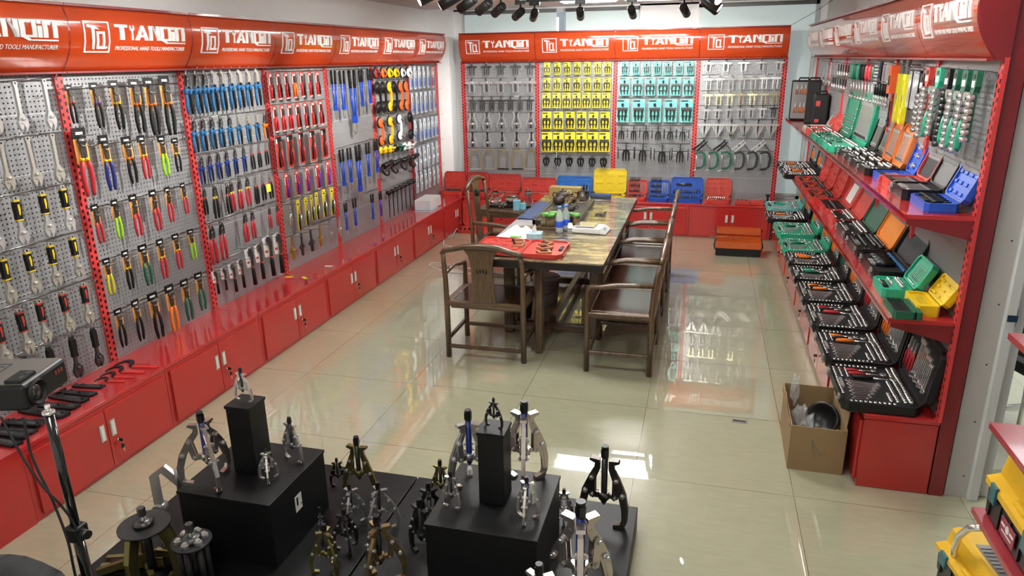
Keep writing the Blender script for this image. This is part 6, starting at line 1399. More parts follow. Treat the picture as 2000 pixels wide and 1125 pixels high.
def lidrows(b, w_, h, lab):
    for r in range(3):
        for k in range(int((w_*.55)/.022)):
            m_ = CACHE.get('lr') or CACHE.setdefault('lr', MB().tube([(0, 0, .006), (0, .02, .008), (0, .05, .006)], [.008, .009, .006], 8).mesh('socket_adapter', DSTEEL))
            o = link('socket_adapter', m_); o.matrix_world = b @ Matrix.Translation((-w_/2+.03+.022*k, .03+.068*r, 0)); tag(o, f'steel socket adapter clipped in the lid of the {lab}', 'adapter', f'adapters in the {lab} lid')
    for k in range(4): m = MB(); m.cyl((w_/2-.03-.02*k, .02, .006), (w_/2-.03-.02*k, h-.04, .006), .0045, n=6); o = link('steel_rod', m.mesh('rod', CHROME)); o.matrix_world = b; tag(o, f'chrome rod clipped in the lid of the {lab}', 'rod', f'rods in the {lab} lid')
a, b, w_ = back_case('small red set with sockets and rods filling its lid', -.655, -.40, .646, REDP, pk=0, stl='small red rod set'); lidrows(b, w_, .19, 'small red rod set')
a, b, w_ = back_case('small royal blue set with sockets and rods in its lid', -.385, -.125, .647, BLUEP, pk=0, stl='small blue rod set'); lidrows(b, w_, .19, 'small blue rod set')
a, b, w_ = back_case('large royal blue set with bits in its lid', -.116, .275, .693, BLUEP, pk=0, stl='large royal blue set')
for k in range(11):
    m_ = CACHE['lr']; o = link('socket_adapter', m_); o.matrix_world = b @ Matrix.Translation((-.155+.031*k, .03, 0)); tag(o, 'steel bit in the bottom lid row of the large blue set', 'adapter', 'bits in the large blue lid')
m = MB(); m.tube([(-.13, .14, .01), (.06, .14, .01)], .014, 8); o = link('torque_wrench', m.mesh('torque_wrench', DSTEEL)); o.matrix_world = b; tag(o, 'dark torque wrench across the lid of the large blue set', 'wrench')
a, b, w_ = back_case('rounded red-brown case with arched handle in the lid', .300, .612, .690, mat('brick_red_plastic', (.50, .05, .03), .4), pk=4, stl='rounded brick red case', metal=CHROME)
for k, x in enumerate((.74, .91)):
    m = MB(); m.box((0, 0, .022), (.155, .15, .044), bev=.005); m.mi = 1
    for i in range(3):
        for j in range(2): m.box((-.045+.045*i, -.03+.06*j, .0445), (.026, .02, .004))
    one('open_case_half', m.mesh('case_half', REDP, BLKM if k == 0 else REDG), ['left half of the low open red case, black fittings inside', 'right half of the low open red case, empty pockets'][k], 'case', (x, 4.80, CH+.001))
m = MB(); m.box((0, 0, .02), (.07, .09, .04), bev=.006); m.cyl((0, 0, .04), (0, 0, .11), .012, n=10); m.box((0, -.01, .115), (.05, .03, .02)); one('vice', m.mesh('vice', BLACK), 'small black clamp stand at the right end of the back cabinets', 'clamp stand', (1.03, 4.80, CH+.001))
# red case standing open on the floor before the back cabinets
a, b = case('red screwdriver case open on the floor by the left corner', (-2.56, 4.60, 0), 0, .40, .28, .045, REDP, REDP, 92, lidH=.33, T=.04, pockets=5)
for k in range(6): put(a, 'screwdriver', driver_parts(CHROME, BLKM), -.16+.06*k, .04, R(8), .2, 'black and red screwdriver lying in the red floor case', 'screwdriver', 'screwdrivers in the red floor case')
# white box on the left cabinets
m = MB(); m.box((0, 0, .06), (.20, .40, .12), bev=.004); one('white_carton', m.mesh('carton', mat('white_card', (.74, .74, .75), .5)), 'plain white carton on the far end of the left cabinets', 'carton', (-2.95, 3.88, CH+.008), R(2))
m = MB(); m.box((0, 0, .003), (.22, .30, .004)); one('glossy_leaflet', m.mesh('leaflet', mat('leaflet_blue', (.45, .50, .62), .2)), 'glossy leaflet sticking out under the white carton', 'leaflet', (-2.93, 3.78, CH))

# ------------------------------------------------------------------ orange cantilever tool box
TBX = .69
m = MB(); m.box((0, 0, .045), (.475, .21, .09), bev=.004); b_ = m.mesh('base_tray', BLACK); ps = [('base_tray', b_)]
ob = mat('burnt_orange_enamel', (.60, .115, .02), .3, coat=.3)
for k, (y, z, h, d) in enumerate(((-.075, .130, .075, .10), (.03, .175, .055, .10), (.10, .245, .062, .10))):
    m = MB(); w_ = .475-.004*k
    m.box((0, y-d/2, z), (w_, .004, h)); m.box((0, y+d/2, z), (w_, .004, h)); m.box((0, y, z-h/2), (w_, d, .004))
    for x in (-w_/2, w_/2): m.box((x, y, z), (.004, d, h))
    ps.append(('cantilever_tray', m.mesh('cantilever_tray', ob)))
for s in (-1, 1):
    m = MB(); m.tube([(s*.245, -.02, .05), (s*.258, -.08, .11), (s*.248, .02, .16)], .007, 6); m.strip([(-.09, .12), (.09, .26)], .014, s*.241-.002, s*.241+.002, ax='yz'); m.cyl((s*.24, .1, .25), (s*.252, .1, .25), .014, n=10); ps.append(('link_arm', m.mesh('link_arm', BLACK)))
m = MB(); rnd = random.Random(5)
one('cantilever_toolbox', ps, 'orange cantilever tool box with black base on the floor', 'toolbox', (TBX, 3.97, 0))
for k in range(16): 
    m = combo_mesh(STEEL); o = link('spanner', m); o.matrix_world = Matrix.Translation((TBX-.20+.026*k, 3.97+(.09 if k % 2 else -.01), .235 if k % 2 else .19)) @ Matrix.Rotation(R(rnd.uniform(60, 120)), 4, 'Z') @ Matrix.Scale(.11, 4); tag(o, 'steel spanner lying in a tray of the orange tool box', 'wrench', 'spanners in the orange tool box')

# ------------------------------------------------------------------ cardboard box with film and a black bowl
m = MB(); W_, D_, H_ = .27, .49, .26
for s in (-1, 1): m.box((s*W_/2, 0, H_/2), (.005, D_, H_))
m.box((0, -D_/2, H_/2), (W_, .005, H_)); m.box((0, D_/2, H_/2+.01), (W_, .005, H_+.02)); m.box((0, 0, .003), (W_, D_, .005))
b_ = m.mesh('box_body', KRAFT); ps = [('box_body', b_)]
m = MB(); m.prism([(-D_/2+.02, H_), (-.05, H_), (.0, H_+.03), (.05, H_+.055), (.10, H_+.02), (D_/2-.02, H_+.03), (D_/2-.02, H_-.02), (-D_/2+.02, H_-.02)], -W_/2-.012, -W_/2-.008, ax='yz'); ps.append(('torn_flap', m.mesh('torn_flap', KRAFT)))
m = MB(); m.prism([(-D_/2+.05, 0), (D_/2-.02, 0), (D_/2-.04, .13), (-D_/2+.10, .16)], -.002, .002, ax='yz', M=Matrix.Translation((W_/2+.004, 0, H_)) @ Matrix.Rotation(R(8), 4, 'Y')); ps.append(('right_flap', m.mesh('right_flap', KRAFT)))
m = MB(); m.strip([(-.03, .19), (.02, .10), (.04, .12)], .006, -D_/2-.0034, -D_/2-.0028); m.strip([(-.03, .19), (-.01, .08)], .006, -D_/2-.0034, -D_/2-.0028); ps.append(('tape', m.mesh('tape', mat('packing_tape', (.42, .33, .2), .25, alpha=.5))))
t = one('cardboard_box', ps, 'torn open cardboard box on the floor beside the right cabinets', 'cardboard box', (.932, -.292, 0), R(-1)); 
rnd = random.Random(3)
def film(n, sx, sy_, sz, seed, name='film'):
    rnd = random.Random(seed); m = MB(); bmesh.ops.create_icosphere(m.b, subdivisions=n, radius=1.)
    for v in m.b.verts:
        k = 1 + rnd.uniform(-.28, .28); v.co = Vector((v.co.x*sx*k, v.co.y*sy_*k, v.co.z*sz*k))
    return m.mesh(name, PLASTIC)
one('plastic_film', film(3, .06, .13, .08, 1), 'crumpled clear plastic film inside the cardboard box', 'plastic film', (.885, -.27, .15)); one('plastic_film', film(3, .022, .03, .085, 2), 'twisted end of clear film sticking above the cardboard box', 'plastic film', (.845, -.13, .285), R(10))
m = MB(); m.lathe([(0, .0), (.066, .0), (.074, .022), (.092, .024), (.094, .014), (.076, -.03), (0, -.034)], 28, (0, 0, 0), (-.50, -.75, .42)); one('black_bowl', m.mesh('bowl', BLACK), 'round black plastic dish propped in the cardboard box', 'dish', (.985, -.30, .20))
m = MB(); m.box((0, 0, .0012), (.085, .04, .002)); m.mi = 1; m.box((-.002, 0, .0026), (.07, .02, .0006)); one('floor_sticker', m.mesh('scrap', mat('dirty_foil', (.28, .26, .24), .4, .5, var=.5, scale=60), DSTEEL), 'scuffed grey metal scrap stuck on the floor tiles', 'scrap', (.565, -.05, 0), R(-4))
for k, (x, y, r) in enumerate(((-3.05, .90, 20), (-2.905, .905, -30), (-2.88, 1.27, 10))):
    m = MB(); m.prism([(-.035, -.012), (.03, -.016), (.036, .012), (-.03, .016)], 0, .002, ax='xy'); one('paper_scrap', m.mesh('scrap', YELC if k < 2 else WHITE), ['left yellow paper scrap on the left cabinets', 'right yellow paper scrap on the left cabinets', 'white paper scrap on the left cabinets'][k], 'paper scrap', (x, y, CH+.0005), R(r))
# hook wrenches and flat wrenches laid out on the left cabinets
def hook_wrench():
    m = MB(); pts = arc(-.30, .06, .15, 35, 200, 7); m.strip([(-.02, .02), (-.12, .05)] + [(a_, b_) for a_, b_ in pts][0:], [.06, .07, .08, .08, .07, .06, .05, .045, .04, .03], 0, .03, ax='xy'); a_ = m.mesh('hook_head', BLACK)
    m = MB(); m.prism([(-.04, -.035), (.50, -.030), (.54, 0), (.50, .030), (-.04, .04)], 0, .034, ax='xy'); return [('hook_head', a_), ('red_handle', m.mesh('red_handle', mat('coral_red_grip', (.62, .035, .03), .4)))]
HW = hook_wrench()
for k, (x0, y0, x1, y1, L) in enumerate(((-3.00, -1.185, -2.875, -1.16, .17), (-3.03, -1.13, -2.855, -1.10, .20), (-3.05, -1.06, -2.855, -1.03, .23), (-3.05, -.985, -2.84, -.95, .26))):
    one('hook_wrench', HW, f'black hook wrench with red handle, {ORD[k]} from the camera', 'hook wrench', ((x0+x1)/2-.0, (y0+y1)/2, CH+.001), math.atan2(y1-y0, x1-x0), 'red-handled hook wrenches', (L*1.08, L*1.5, L))
def flat_wrench():
    m = MB(); m.strip([(-.48, .08), (-.44, -.04), (-.30, -.05), (-.24, .07)], [.06, .10, .11, .06], 0, .05, ax='xy'); m.prism([(-.34, -.10), (.45, -.09), (.5, -.05), (.5, .06), (.44, .08), (-.30, .03)], 0, .05, ax='xy'); a_ = m.mesh('body', BLACK)
    m = MB(); m.prism([(-.15, -.035), (.42, -.045), (.42, .03), (-.15, .005)], .0505, .052, ax='xy'); return [('body', a_), ('groove', m.mesh('groove', BLKG))]
FW = flat_wrench()
for k, (x, y, L, r) in enumerate(((-3.0, -1.25, .19, 6), (-2.99, -1.335, .23, 0), (-2.985, -1.40, .25, -4), (-2.98, -1.49, .27, 4), (-2.975, -1.565, .30, -2), (-2.97, -1.66, .20, 12), (-2.96, -1.70, .22, 6), (-2.95, -1.75, .23, 2), (-2.94, -1.80, .24, -2), (-2.93, -1.85, .25, -5))):
    one('flat_wrench', FW, f'flat black grooved wrench, {ORD[k]} counting from the red-handled ones', 'wrench', (x, y, CH+.001+(.012 if k in (6, 8) else 0)), R(r), 'flat black wrenches on the left cabinets', (L, L*1.35, L))
m = MB(); m.tube([(1.10, 5.0, 2.43), (1.30, 4.6, 2.55), (1.50, 4.1, 2.70)], .0025, 5); tag(link('thin_wire', m.mesh('wire', BLACK)), 'thin dark wire rising from the sign to the ceiling', 'wire')
# ------------------------------------------------------------------ black display plinths
def plinth(label, x0, x1, y0, y1, z0, z1, cap=True, sticker=False):
    m = MB(); w_, d_ = x1-x0, y1-y0; m.box((0, 0, (z1-z0)/2), (w_-.004, d_-.004, z1-z0), bev=.002); b_ = m.mesh('carcass', BRD); ps = [('carcass', b_)]
    if cap: m = MB(); m.box((0, 0, z1-z0+.006), (w_+.004, d_+.004, .014), bev=.0015); ps.append(('top_board', m.mesh('top_board', BRD)))
    if sticker: m = MB(); m.box((w_/2-.0005, -.02, .19), (.002, .05, .075)); m.mi = 1; m.box((w_/2+.001, -.03, .20), (.0006, .012, .04)); m.box((w_/2+.001, .005, .175), (.0006, .02, .006)); ps.append(('sticker', m.mesh('sticker', WHITE, BLACK)))
    return one('display_plinth', ps, label, 'plinth', ((x0+x1)/2, (y0+y1)/2, z0), 0, 'black display plinths')
PZ = .11
plinth('low black platform on the right, seam beside its left twin', -1.048, .058, -2.55, -1.232, 0, PZ, False)
plinth('low black platform on the left under the disc pullers', -2.155, -1.052, -2.55, -1.232, 0, PZ, False)
BZ = .42
plinth('black box plinth with a white sticker on its side, left one', -1.80, -1.36, -2.02, -1.575, PZ+.0005, BZ-.013, True, True)
plinth('black box plinth on the right, no sticker', -.705, -.258, -1.985, -1.535, PZ+.0005, BZ-.013)
TWZ = .74
plinth('slim black tower plinth on the left box', -1.652, -1.535, -1.835, -1.715, BZ+.0005, TWZ-.013)
plinth('slim black tower plinth on the right box', -.540, -.430, -1.805, -1.690, BZ+.0005, TWZ-.013)

# ------------------------------------------------------------------ gear pullers
PCH = mat('puller_chrome', (.78, .77, .76), .2, .85); PGR = mat('puller_grey', (.36, .36, .36), .35, .8); PBK = mat('puller_black', (.035, .035, .037), .35, .6); PBR = mat('puller_rose_steel', (.60, .54, .51), .2, .88)
BLUS = mat('blue_screw', (.006, .018, .16), .35)
@memo
def puller(n, jm, sm, bulge, legs, a0):
    """standing gear puller, height 1: screw up, jaws with hooked tips above and feet below"""
    P = []
    m = MB(); m.tube([(0, 0, .26), (0, 0, .30), (0, 0, .88)], [.012, .035, .036], 12); m.mi = 0; b_ = m.mesh('screw', sm)
    m = MB(); m.cyl((0, 0, .88), (0, 0, .965), .048, n=6); m.cyl((0, 0, .965), (0, 0, 1.0), .040, n=12); m.cyl((0, 0, .86), (0, 0, .885), .042, n=12); P.append(('screw', b_, [('hex_head', m.mesh('hex_head', BLACK if sm is not PGR else DSTEEL))]))
    m = MB(); m.cyl((0, 0, .34), (0, 0, .43), .062, n=12)
    for k in range(n):
        a_ = R(a0)+2*PI*k/n; d = Vector((math.cos(a_), math.sin(a_), 0)); q = Vector((-d.y, d.x, 0)); c = d*.085+Vector((0, 0, .385)); m.box(c, (.13, .05, .055), rot=(0, 0, a_), bev=.008)
    P.append(('yoke', m.mesh('yoke', jm if jm is not PCH else PGR)))
    f = bulge
    if legs == 'feet': prof = [(.075, .80), (.082, .72), (.13+.06*f, .60), (.20+.10*f, .42), (.235+.13*f, .24), (.235+.13*f, .10), (.21+.12*f, .03)]; wid = [.055, .07, .085, .09, .08, .065, .06]
    else: prof = [(.075, .80), (.08, .70), (.12, .58), (.19, .40), (.245, .22), (.25, .02)]; wid = [.055, .07, .085, .09, .07, .05]
    for k in range(n):
        a_ = R(a0)+2*PI*k/n; M_ = Matrix.Rotation(a_, 4, 'Z'); m = MB(); th = .021
        m.strip(prof, wid, -th, th, 'xz', M_)
        m.prism([(.05, .79), (.05, .835), (.155, .845), (.17, .82), (.11, .79)], -.036, .036, 'xz', M_)      # hooked tip at the top
        if legs == 'feet': x = prof[-1][0]; m.prism([(x-.10, .0), (x+.012, .0), (x+.03, .03), (x+.02, .07), (x-.03, .05), (x-.10, .03)], -.034, .034, 'xz', M_)
        m.strip([(p[0]-.0, p[1]) for p in prof[1:-1]], .028, -th-.003, th+.003, 'xz', M_)
        jw = m.mesh('jaw', jm); bl = []
        for px, pz in ((prof[2][0]+.005, prof[2][1]), (prof[3][0]+.005, prof[3][1])):
            m = MB(); A_ = M_ @ Vector((px, -.062, pz)); B_ = M_ @ Vector((px, .062, pz)); m.cyl(A_, B_, .019, n=6); A_ = M_ @ Vector((px, -.045, pz)); B_ = M_ @ Vector((px, .045, pz)); m.cyl(A_, B_, .028, n=12); bl.append(('bolt', m.mesh('bolt', STEEL)))
        m = MB(); A_ = M_ @ Vector((.13, -.06, .385)); B_ = M_ @ Vector((.13, .06, .385)); m.cyl(A_, B_, .019, n=6)
        bl.append(('bolt', m.mesh('bolt', STEEL))); P.append(('jaw', jw, bl))
        for s in (-1, 1): m = MB(); m.strip([(.105, .36), (.13, .385), (prof[2][0], prof[2][1]), (prof[2][0]-.005, prof[2][1]+.035)], [.04, .07, .07, .03], s*.034-.007, s*.034+.007, 'xz', M_); P.append(('link_plate', m.mesh('link_plate', jm)))
    return P
def pul(label, x, y, z, h, n=3, jm=PCH, sm=PBK, bulge=0., legs='feet', a0=-90, rz=0, tilt=0):
    t = spawn('gear_puller', puller(n, jm, sm, bulge, legs, a0), label, 'gear puller', (x, y, z), (0, 0, R(rz)), 'gear pullers on the black plinths', h)
    if tilt: t.rotation_euler = (R(tilt), 0, R(rz))
OLV = OLIVE
pul('small chrome puller on top of the left slim tower', -1.595, -1.775, TWZ+.001, .155, 2, PCH, PBK, .5, a0=-10)
pul('large chrome puller with dark blue screw on the left box', -1.70, -1.93, BZ+.001, .335, 3, PBR, BLUS, .75, a0=-35)
pul('tiny chrome three-jaw puller at the front of the left tower', -1.465, -1.855, BZ+.001, .150, 3, PCH, PCH, .35, a0=-60)
pul('chrome puller with black screw behind the left tower', -1.445, -1.690, BZ+.001, .215, 2, PCH, PBK, .2, a0=-20)
pul('olive puller in the front row, leftmost of the brass toned ones', -1.15, -1.975, PZ+.001, .225, 3, OLV, PBK, .45, a0=-30)
pul('black puller standing right behind the small olive one', -1.135, -1.835, PZ+.001, .205, 3, PBK, PBK, .3, a0=-50)
pul('small black puller against the left box', -1.275, -1.80, PZ+.001, .165, 2, PBK, PBK, .2, a0=-60)
pul('grey three-jaw puller behind the black ones on the left', -1.195, -1.665, PZ+.001, .21, 3, PGR, PBK, .5, a0=-80)
pul('tall olive puller standing at the far edge between boxes', -1.265, -1.44, PZ+.001, .315, 2, OLV, PBK, -.05, 'posts', a0=0)
pul('tiny black puller at the far corner of the left box', -1.405, -1.40, PZ+.001, .155, 2, PBK, PBK, .0, a0=20)
pul('grey three-jaw puller in the middle between the boxes', -1.055, -1.665, PZ+.001, .24, 3, PGR, PBK, .75, a0=-100)
pul('large bronze puller at the front centre', -.905, -1.985, PZ+.001, .315, 3, mat('puller_bronze', (.34, .25, .13), .3, .9), PBK, .55, a0=-95)
pul('black three-jaw puller left of the right box, front one', -.80, -1.80, PZ+.001, .285, 2, PBK, PBK, .2, a0=150)
pul('black three-jaw puller left of the right box, rear one', -.825, -1.64, PZ+.001, .255, 3, PBK, PBK, .6, a0=170)
pul('small olive puller at the far side of the right box', -.865, -1.39, PZ+.001, .215, 2, OLV, PBK, -.1, 'posts', a0=-10)
pul('small chrome puller at the left front of the right box', -.635, -1.86, BZ+.001, .165, 2, PCH, PBK, -.1, a0=-10)
pul('chrome puller with blue screw left of the right tower', -.615, -1.68, BZ+.001, .345, 3, PCH, BLUS, .2, a0=-130)
pul('largest chrome puller with blue screw right of the right tower', -.395, -1.61, BZ+.001, .375, 3, PBR, BLUS, .1, a0=-80)
pul('small chrome puller with blue screw at the right box corner', -.325, -1.865, BZ+.001, .19, 3, PCH, BLUS, .1, a0=-90)
pul('small black puller on top of the right slim tower', -.485, -1.745, TWZ+.001, .125, 2, PBK, PBK, .6, a0=-20)
pul('dark puller standing alone on the right end of the platform', -.085, -1.40, PZ+.001, .40, 2, mat('puller_gunmetal', (.16, .145, .13), .3, .95), PBK, .05, a0=-5)
pul('small chrome puller behind the right box', -.262, -1.42, PZ+.001, .17, 3, PCH, PBK, .1, a0=40)
pul('very large chrome puller with blue screw at the front edge', -.105, -1.93, PZ+.001, .47, 3, PBR, BLUS, .25, a0=-80)
pul('chrome puller cut by the lower edge of the photo', -.215, -2.14, PZ+.001, .34, 3, PCH, BLUS, .1, a0=-90)
# bearing splitter leaning behind the left box
m = MB(); m.strip([(-.10, 0), (-.10, .2), (-.05, .24), (.06, .12), (.10, .05)], [.035, .035, .04, .04, .035], -.012, .012); m.cyl((.02, -.02, .14), (.02, -.02, .25), .012, n=8); f_ = m.mesh('frame', PGR); m = MB(); m.cyl((-.10, -.03, .03), (-.10, .03, .03), .028, n=14)
one('slide_puller', [('frame', f_), ('roller', m.mesh('roller', STEEL))], 'grey angled puller frame behind the left box', 'puller frame', (-2.02, -1.78, PZ+.001), R(15))
def disc_puller(h, r, legs, cm):
    P = []
    m = MB(); m.cyl((0, 0, h), (0, 0, h+.008), r, n=36); P.append(('disc', m.mesh('disc', PBK)))
    m = MB(); m.cyl((0, 0, h*.25), (0, 0, h+.05), .017, n=12); m.cyl((0, 0, h+.05), (0, 0, h+.085), .016, n=6); m.lathe([(.038, h+.009), (.040, h+.02), (.03, h+.03), (.018, h+.034)], 18); P.append(('screw', m.mesh('screw', DSTEEL)))
    for k in range(legs):
        a_ = 2*PI*k/legs+R(-100); M_ = Matrix.Rotation(a_, 4, 'Z'); m = MB()
        if cm is OLV: m.strip([(r*.62, h-.002), (r*.95, h*.60), (r*.98, h*.15), (r*.80, 0.008)], [.05, .048, .036, .03], -.012, .012, 'xz', M_); m.prism([(r*.45, 0), (r*.88, 0), (r*.95, .02), (r*.6, .022)], -.012, .012, 'xz', M_)
        else: A_ = M_ @ Vector((r*.62, 0, 0)); B_ = M_ @ Vector((r*.62, 0, h)); m.cyl(A_, B_, .0125, n=10); 
        P.append(('leg', m.mesh('leg', cm)))
        if cm is not OLV: m = MB(); c_ = M_ @ Vector((r*.62, 0, h+.008)); m.cyl(c_, c_+Vector((0, 0, .014)), .016, n=6); m.cyl(c_, c_+Vector((0, 0, .022)), .009, n=8); P.append(('nut', m.mesh('nut', STEEL)))
    return P
one('disc_puller', disc_puller(.262, .098, 3, OLV), 'round black disc puller on three olive legs', 'disc puller', (-1.815, -2.20, PZ+.001), R(8))
one('disc_puller', disc_puller(.225, .076, 6, PBK), 'smaller black disc with nuts and long rods', 'disc puller', (-1.60, -2.20, PZ+.001), R(20))
m = MB(); m.strip([(-.16, .012), (.10, .10), (.14, .09)], .03, -.05, -.03); m.strip([(-.16, .012), (.13, .03)], .028, -.02, .0); m.strip([(-.16, .014), (.12, .02)], .028, .03, .05); m2 = MB(); m2.tube([(-.12, 0, .03), (.14, 0, .07)], .013, 10); m2.cyl((.12, 0, .02), (.13, 0, .13), .03, n=14)
one('gear_puller', [('jaws', m.mesh('jaws', OLV)), ('screw', m2.mesh('screw', DSTEEL))], 'olive puller lying on its side left of the disc puller', 'gear puller', (-1.93, -2.14, PZ+.001), R(18), 'gear pullers on the black plinths')
# large spanners on the floor behind the platform
for k, (x, y, r) in enumerate(((-1.36, -1.12, -35), (-1.24, -1.08, -40))):
    m = MB(); m.box((0, -.12, .012), (.038, .28, .02), bev=.004); m.lathe([(.034, 0), (.034, .022), (.020, .022), (.020, 0)], 20, (0, .04, .001), cap=False); m.lathe([(.02, .0), (.034, .0)], 20, (0, .04, .0012), cap=False); m.lathe([(.02, .022), (.034, .022)], 20, (0, .04, .001), cap=False)
    one('ring_spanner', m.mesh('spanner', CHROME), ['left', 'right'][k] + ' chrome ring spanner leaning on the platform edge', 'wrench', (x, y-.10, .0), R(r), 'chrome ring spanners behind the platform')

# ------------------------------------------------------------------ projector on its pole, cables, cloth
m = MB(); m.cyl((0, 0, 0), (0, 0, .86), .0155, n=14); m.cyl((0, 0, .86), (0, 0, 1.235), .0125, n=14); b_ = m.mesh('pole', BLKG)
m = MB(); m.cyl((0, 0, 1.235), (0, 0, 1.243), .016, n=16); m.cyl((0, 0, 1.243), (0, 0, 1.262), .007, n=12); tp_ = m.mesh('threaded_tip', CHROME)
m = MB(); m.box((0, 0, .86), (.044, .044, .05), bev=.006); m.cyl((.02, -.005, .868), (.052, -.012, .868), .013, n=12); cl_ = m.mesh('clamp_knob', BLACK)
ps = [('pole', b_), ('threaded_tip', tp_), ('clamp_knob', cl_)]
for a_ in (-8, 90, 188): m = MB(); m.tube([(0, 0, .30), (.34*math.cos(R(a_)), .34*math.sin(R(a_)), .012)], .010, 8); ps.append(('leg', m.mesh('leg', BLACK)))
one('tripod_stand', ps, 'slim black stand pole with clamp at the lower left', 'stand', (-1.41, -2.815, 0))
# projector
m = MB(); L_, W_, H_ = .205, .25, .078
m.box((0, 0, H_/2), (L_, W_, H_), bev=.010); b_ = m.mesh('housing', BLACK); m = MB(); m.box((-.0, 0, H_+.0005), (L_-.02, W_-.02, .003)); tpp = m.mesh('top_plate', mat('brushed_grey_lid', (.16, .155, .145), .38, .5))
m = MB(); m.lathe([(.036, 0), (.038, .006), (.035, .014), (.032, .012), (.027, .002)], 26, (-.055, -W_/2+.002, H_*.50), (0, -1, 0), cap=False); rg_ = m.mesh('lens_ring', BLKM); m = MB(); m.lathe([(.028, .001), (.020, .006), (0, .010)], 22, (-.055, -W_/2+.002, H_*.50), (0, -1, 0)); ln_ = m.mesh('lens', mat('coated_lens', (.10, .09, .08), .04, .7, coat=1.))
m = MB(); m.box((-.055, -W_/2+.035, H_+.007), (.075, .045, .012), bev=.003); m.mi = 1
for k in (-1, 1): m.box((-.055+k*.016, -W_/2+.02, H_+.0135), (.022, .012, .001))
dl_ = m.mesh('focus_dials', BLKM, BLKG)
m = MB(); s_ = .03; cx_, cy_ = .02, .03
for (ax_, ay_, wx, wy) in ((0, -s_, 2*s_, .002), (0, s_, 2*s_, .002), (-s_, 0, .002, 2*s_), (s_, 0, .002, 2*s_), (-.012, -.004, .003, .03), (0, .010, .03, .003), (.012, -.004, .003, .03)): m.box((cx_+ax_, cy_+ay_, H_+.0025), (wx, wy, .0012))
mk_ = m.mesh('embossed_mark', BLACK)
m = MB()
for k in range(3): m.box((.045+.014*k, -W_/2-.0005, H_*.66), (.009, .001, .012))
sd_ = m.mesh('red_characters', mat('dim_red_print', (.18, .02, .015), .5))
o = one('projector', [('housing', b_), ('top_plate', tpp), ('lens_ring', rg_, [('lens', ln_)]), ('focus_dials', dl_), ('embossed_mark', mk_), ('red_characters', sd_)], 'black and grey projector with round lens at the left edge', 'projector', (-1.685, -2.705, 1.203), R(106))
m = MB(); m.cyl((0, 0, 0), (0, 0, 1.195), .014, n=12); b_ = m.mesh('pole', BLKG); m = MB(); m.box((.055, .06, 1.198), (.15, .15, .006), bev=.002); tp_ = m.mesh('plate', BLACK); ps = [('pole', b_), ('plate', tp_)]
for a_ in (80, 200, 320): m = MB(); m.tube([(0, 0, .30), (.30*math.cos(R(a_)), .30*math.sin(R(a_)), .012)], .010, 8); ps.append(('leg', m.mesh('leg', BLACK)))
one('projector_stand', ps, 'black stand under the projector at the left edge', 'stand', (-1.79, -2.81, 0))
def cable(label, pts):
    cu = [Vector(p) for p in pts]; out = []
    for i in range(len(cu)-1):
        p0, p1, p2, p3 = cu[max(i-1, 0)], cu[i], cu[i+1], cu[min(i+2, len(cu)-1)]
        for k in range(6): t_ = k/6; out.append(.5*((2*p1)+(-p0+p2)*t_+(2*p0-5*p1+4*p2-p3)*t_*t_+(-p0+3*p1-3*p2+p3)*t_**3))
    out.append(cu[-1]); m = MB(); m.tube(out, .0035, 8); tag(link('power_cable', m.mesh('cable', BLKM)), label, 'cable')
cable('black cable hanging in a curve left of the stand pole', [(-1.52, -2.80, 1.205), (-1.50, -2.82, 1.10), (-1.44, -2.84, .98), (-1.395, -2.86, .87), (-1.385, -2.87, .78), (-1.39, -2.87, .55)])
cable('black cable sagging from the projector to the stand clamp', [(-1.575, -2.82, 1.207), (-1.53, -2.83, 1.12), (-1.47, -2.84, 1.03), (-1.42, -2.835, .96), (-1.395, -2.83, .90), (-1.388, -2.83, .83), (-1.38, -2.83, .70)])
m = MB(); n = 10
vs = [[m.b.verts.new((-.35+.62*i/n, -.35+.62*j/n, .0+.035*math.sin(i*.8+j*.3)*math.sin(j*.7)+ (.045 if i < 3 and j > 8 else 0) - .10*max(0, i-8)/2)) for i in range(n+1)] for j in range(n+1)]
for j in range(n):
    for i in range(n): m.b.faces.new((vs[j][i], vs[j][i+1], vs[j+1][i+1], vs[j+1][i])).smooth = True
ex = bmesh.ops.extrude_face_region(m.b, geom=m.b.faces[:])
for v in [g for g in ex['geom'] if isinstance(g, bmesh.types.BMVert)]: v.co.z -= .012
one('cover_cloth', m.mesh('cloth', CLOTHK), 'crumpled black cloth over a case in the lower left corner', 'cloth', (-1.53, -3.18, .815), R(-3))
m = MB(); m.box((0, 0, .38), (.52, .50, .76), bev=.01); one('covered_case', m.mesh('case', BLACK), 'black flight case under the crumpled cloth', 'case', (-1.58, -3.22, 0), R(-3))

# ------------------------------------------------------------------ right foreground rack with yellow tool boxes
RX0, RX1, RY0, RY1 = 1.305, 1.80, -3.1, -1.505
ps = []
for z in (.50, .855, 1.20):
    m = MB(); m.box(((RX0+RX1)/2, (RY0+RY1)/2, z-.012), (RX1-RX0, RY1-RY0, .024), bev=.002); ps.append(('shelf', m.mesh('shelf', mat('dark_rose_enamel', (.34, .035, .045), .25, coat=.3))))
for x in (RX0+.06, RX1-.06):
    for y in (RY0+.05,): m = MB(); m.cyl((x, y, 0), (x, y, 1.3), .014, n=12); ps.append(('post', m.mesh('post', CHROME)))
m = MB(); m.cyl((RX1-.05, RY1-.03, 0), (RX1-.05, RY1-.03, 1.3), .014, n=12); ps.append(('post', m.mesh('post', CHROME)))
m = MB(); m.tube([(1.315, -1.60, .475), (1.29, -1.56, .44), (1.275, -1.53, .38), (1.28, -1.50, .30), (1.30, -1.49, .18), (1.33, -1.49, .05), (1.34, -1.49, .0)], .013, 12); ps.append(('curved_leg', m.mesh('curved_leg', CHROME)))
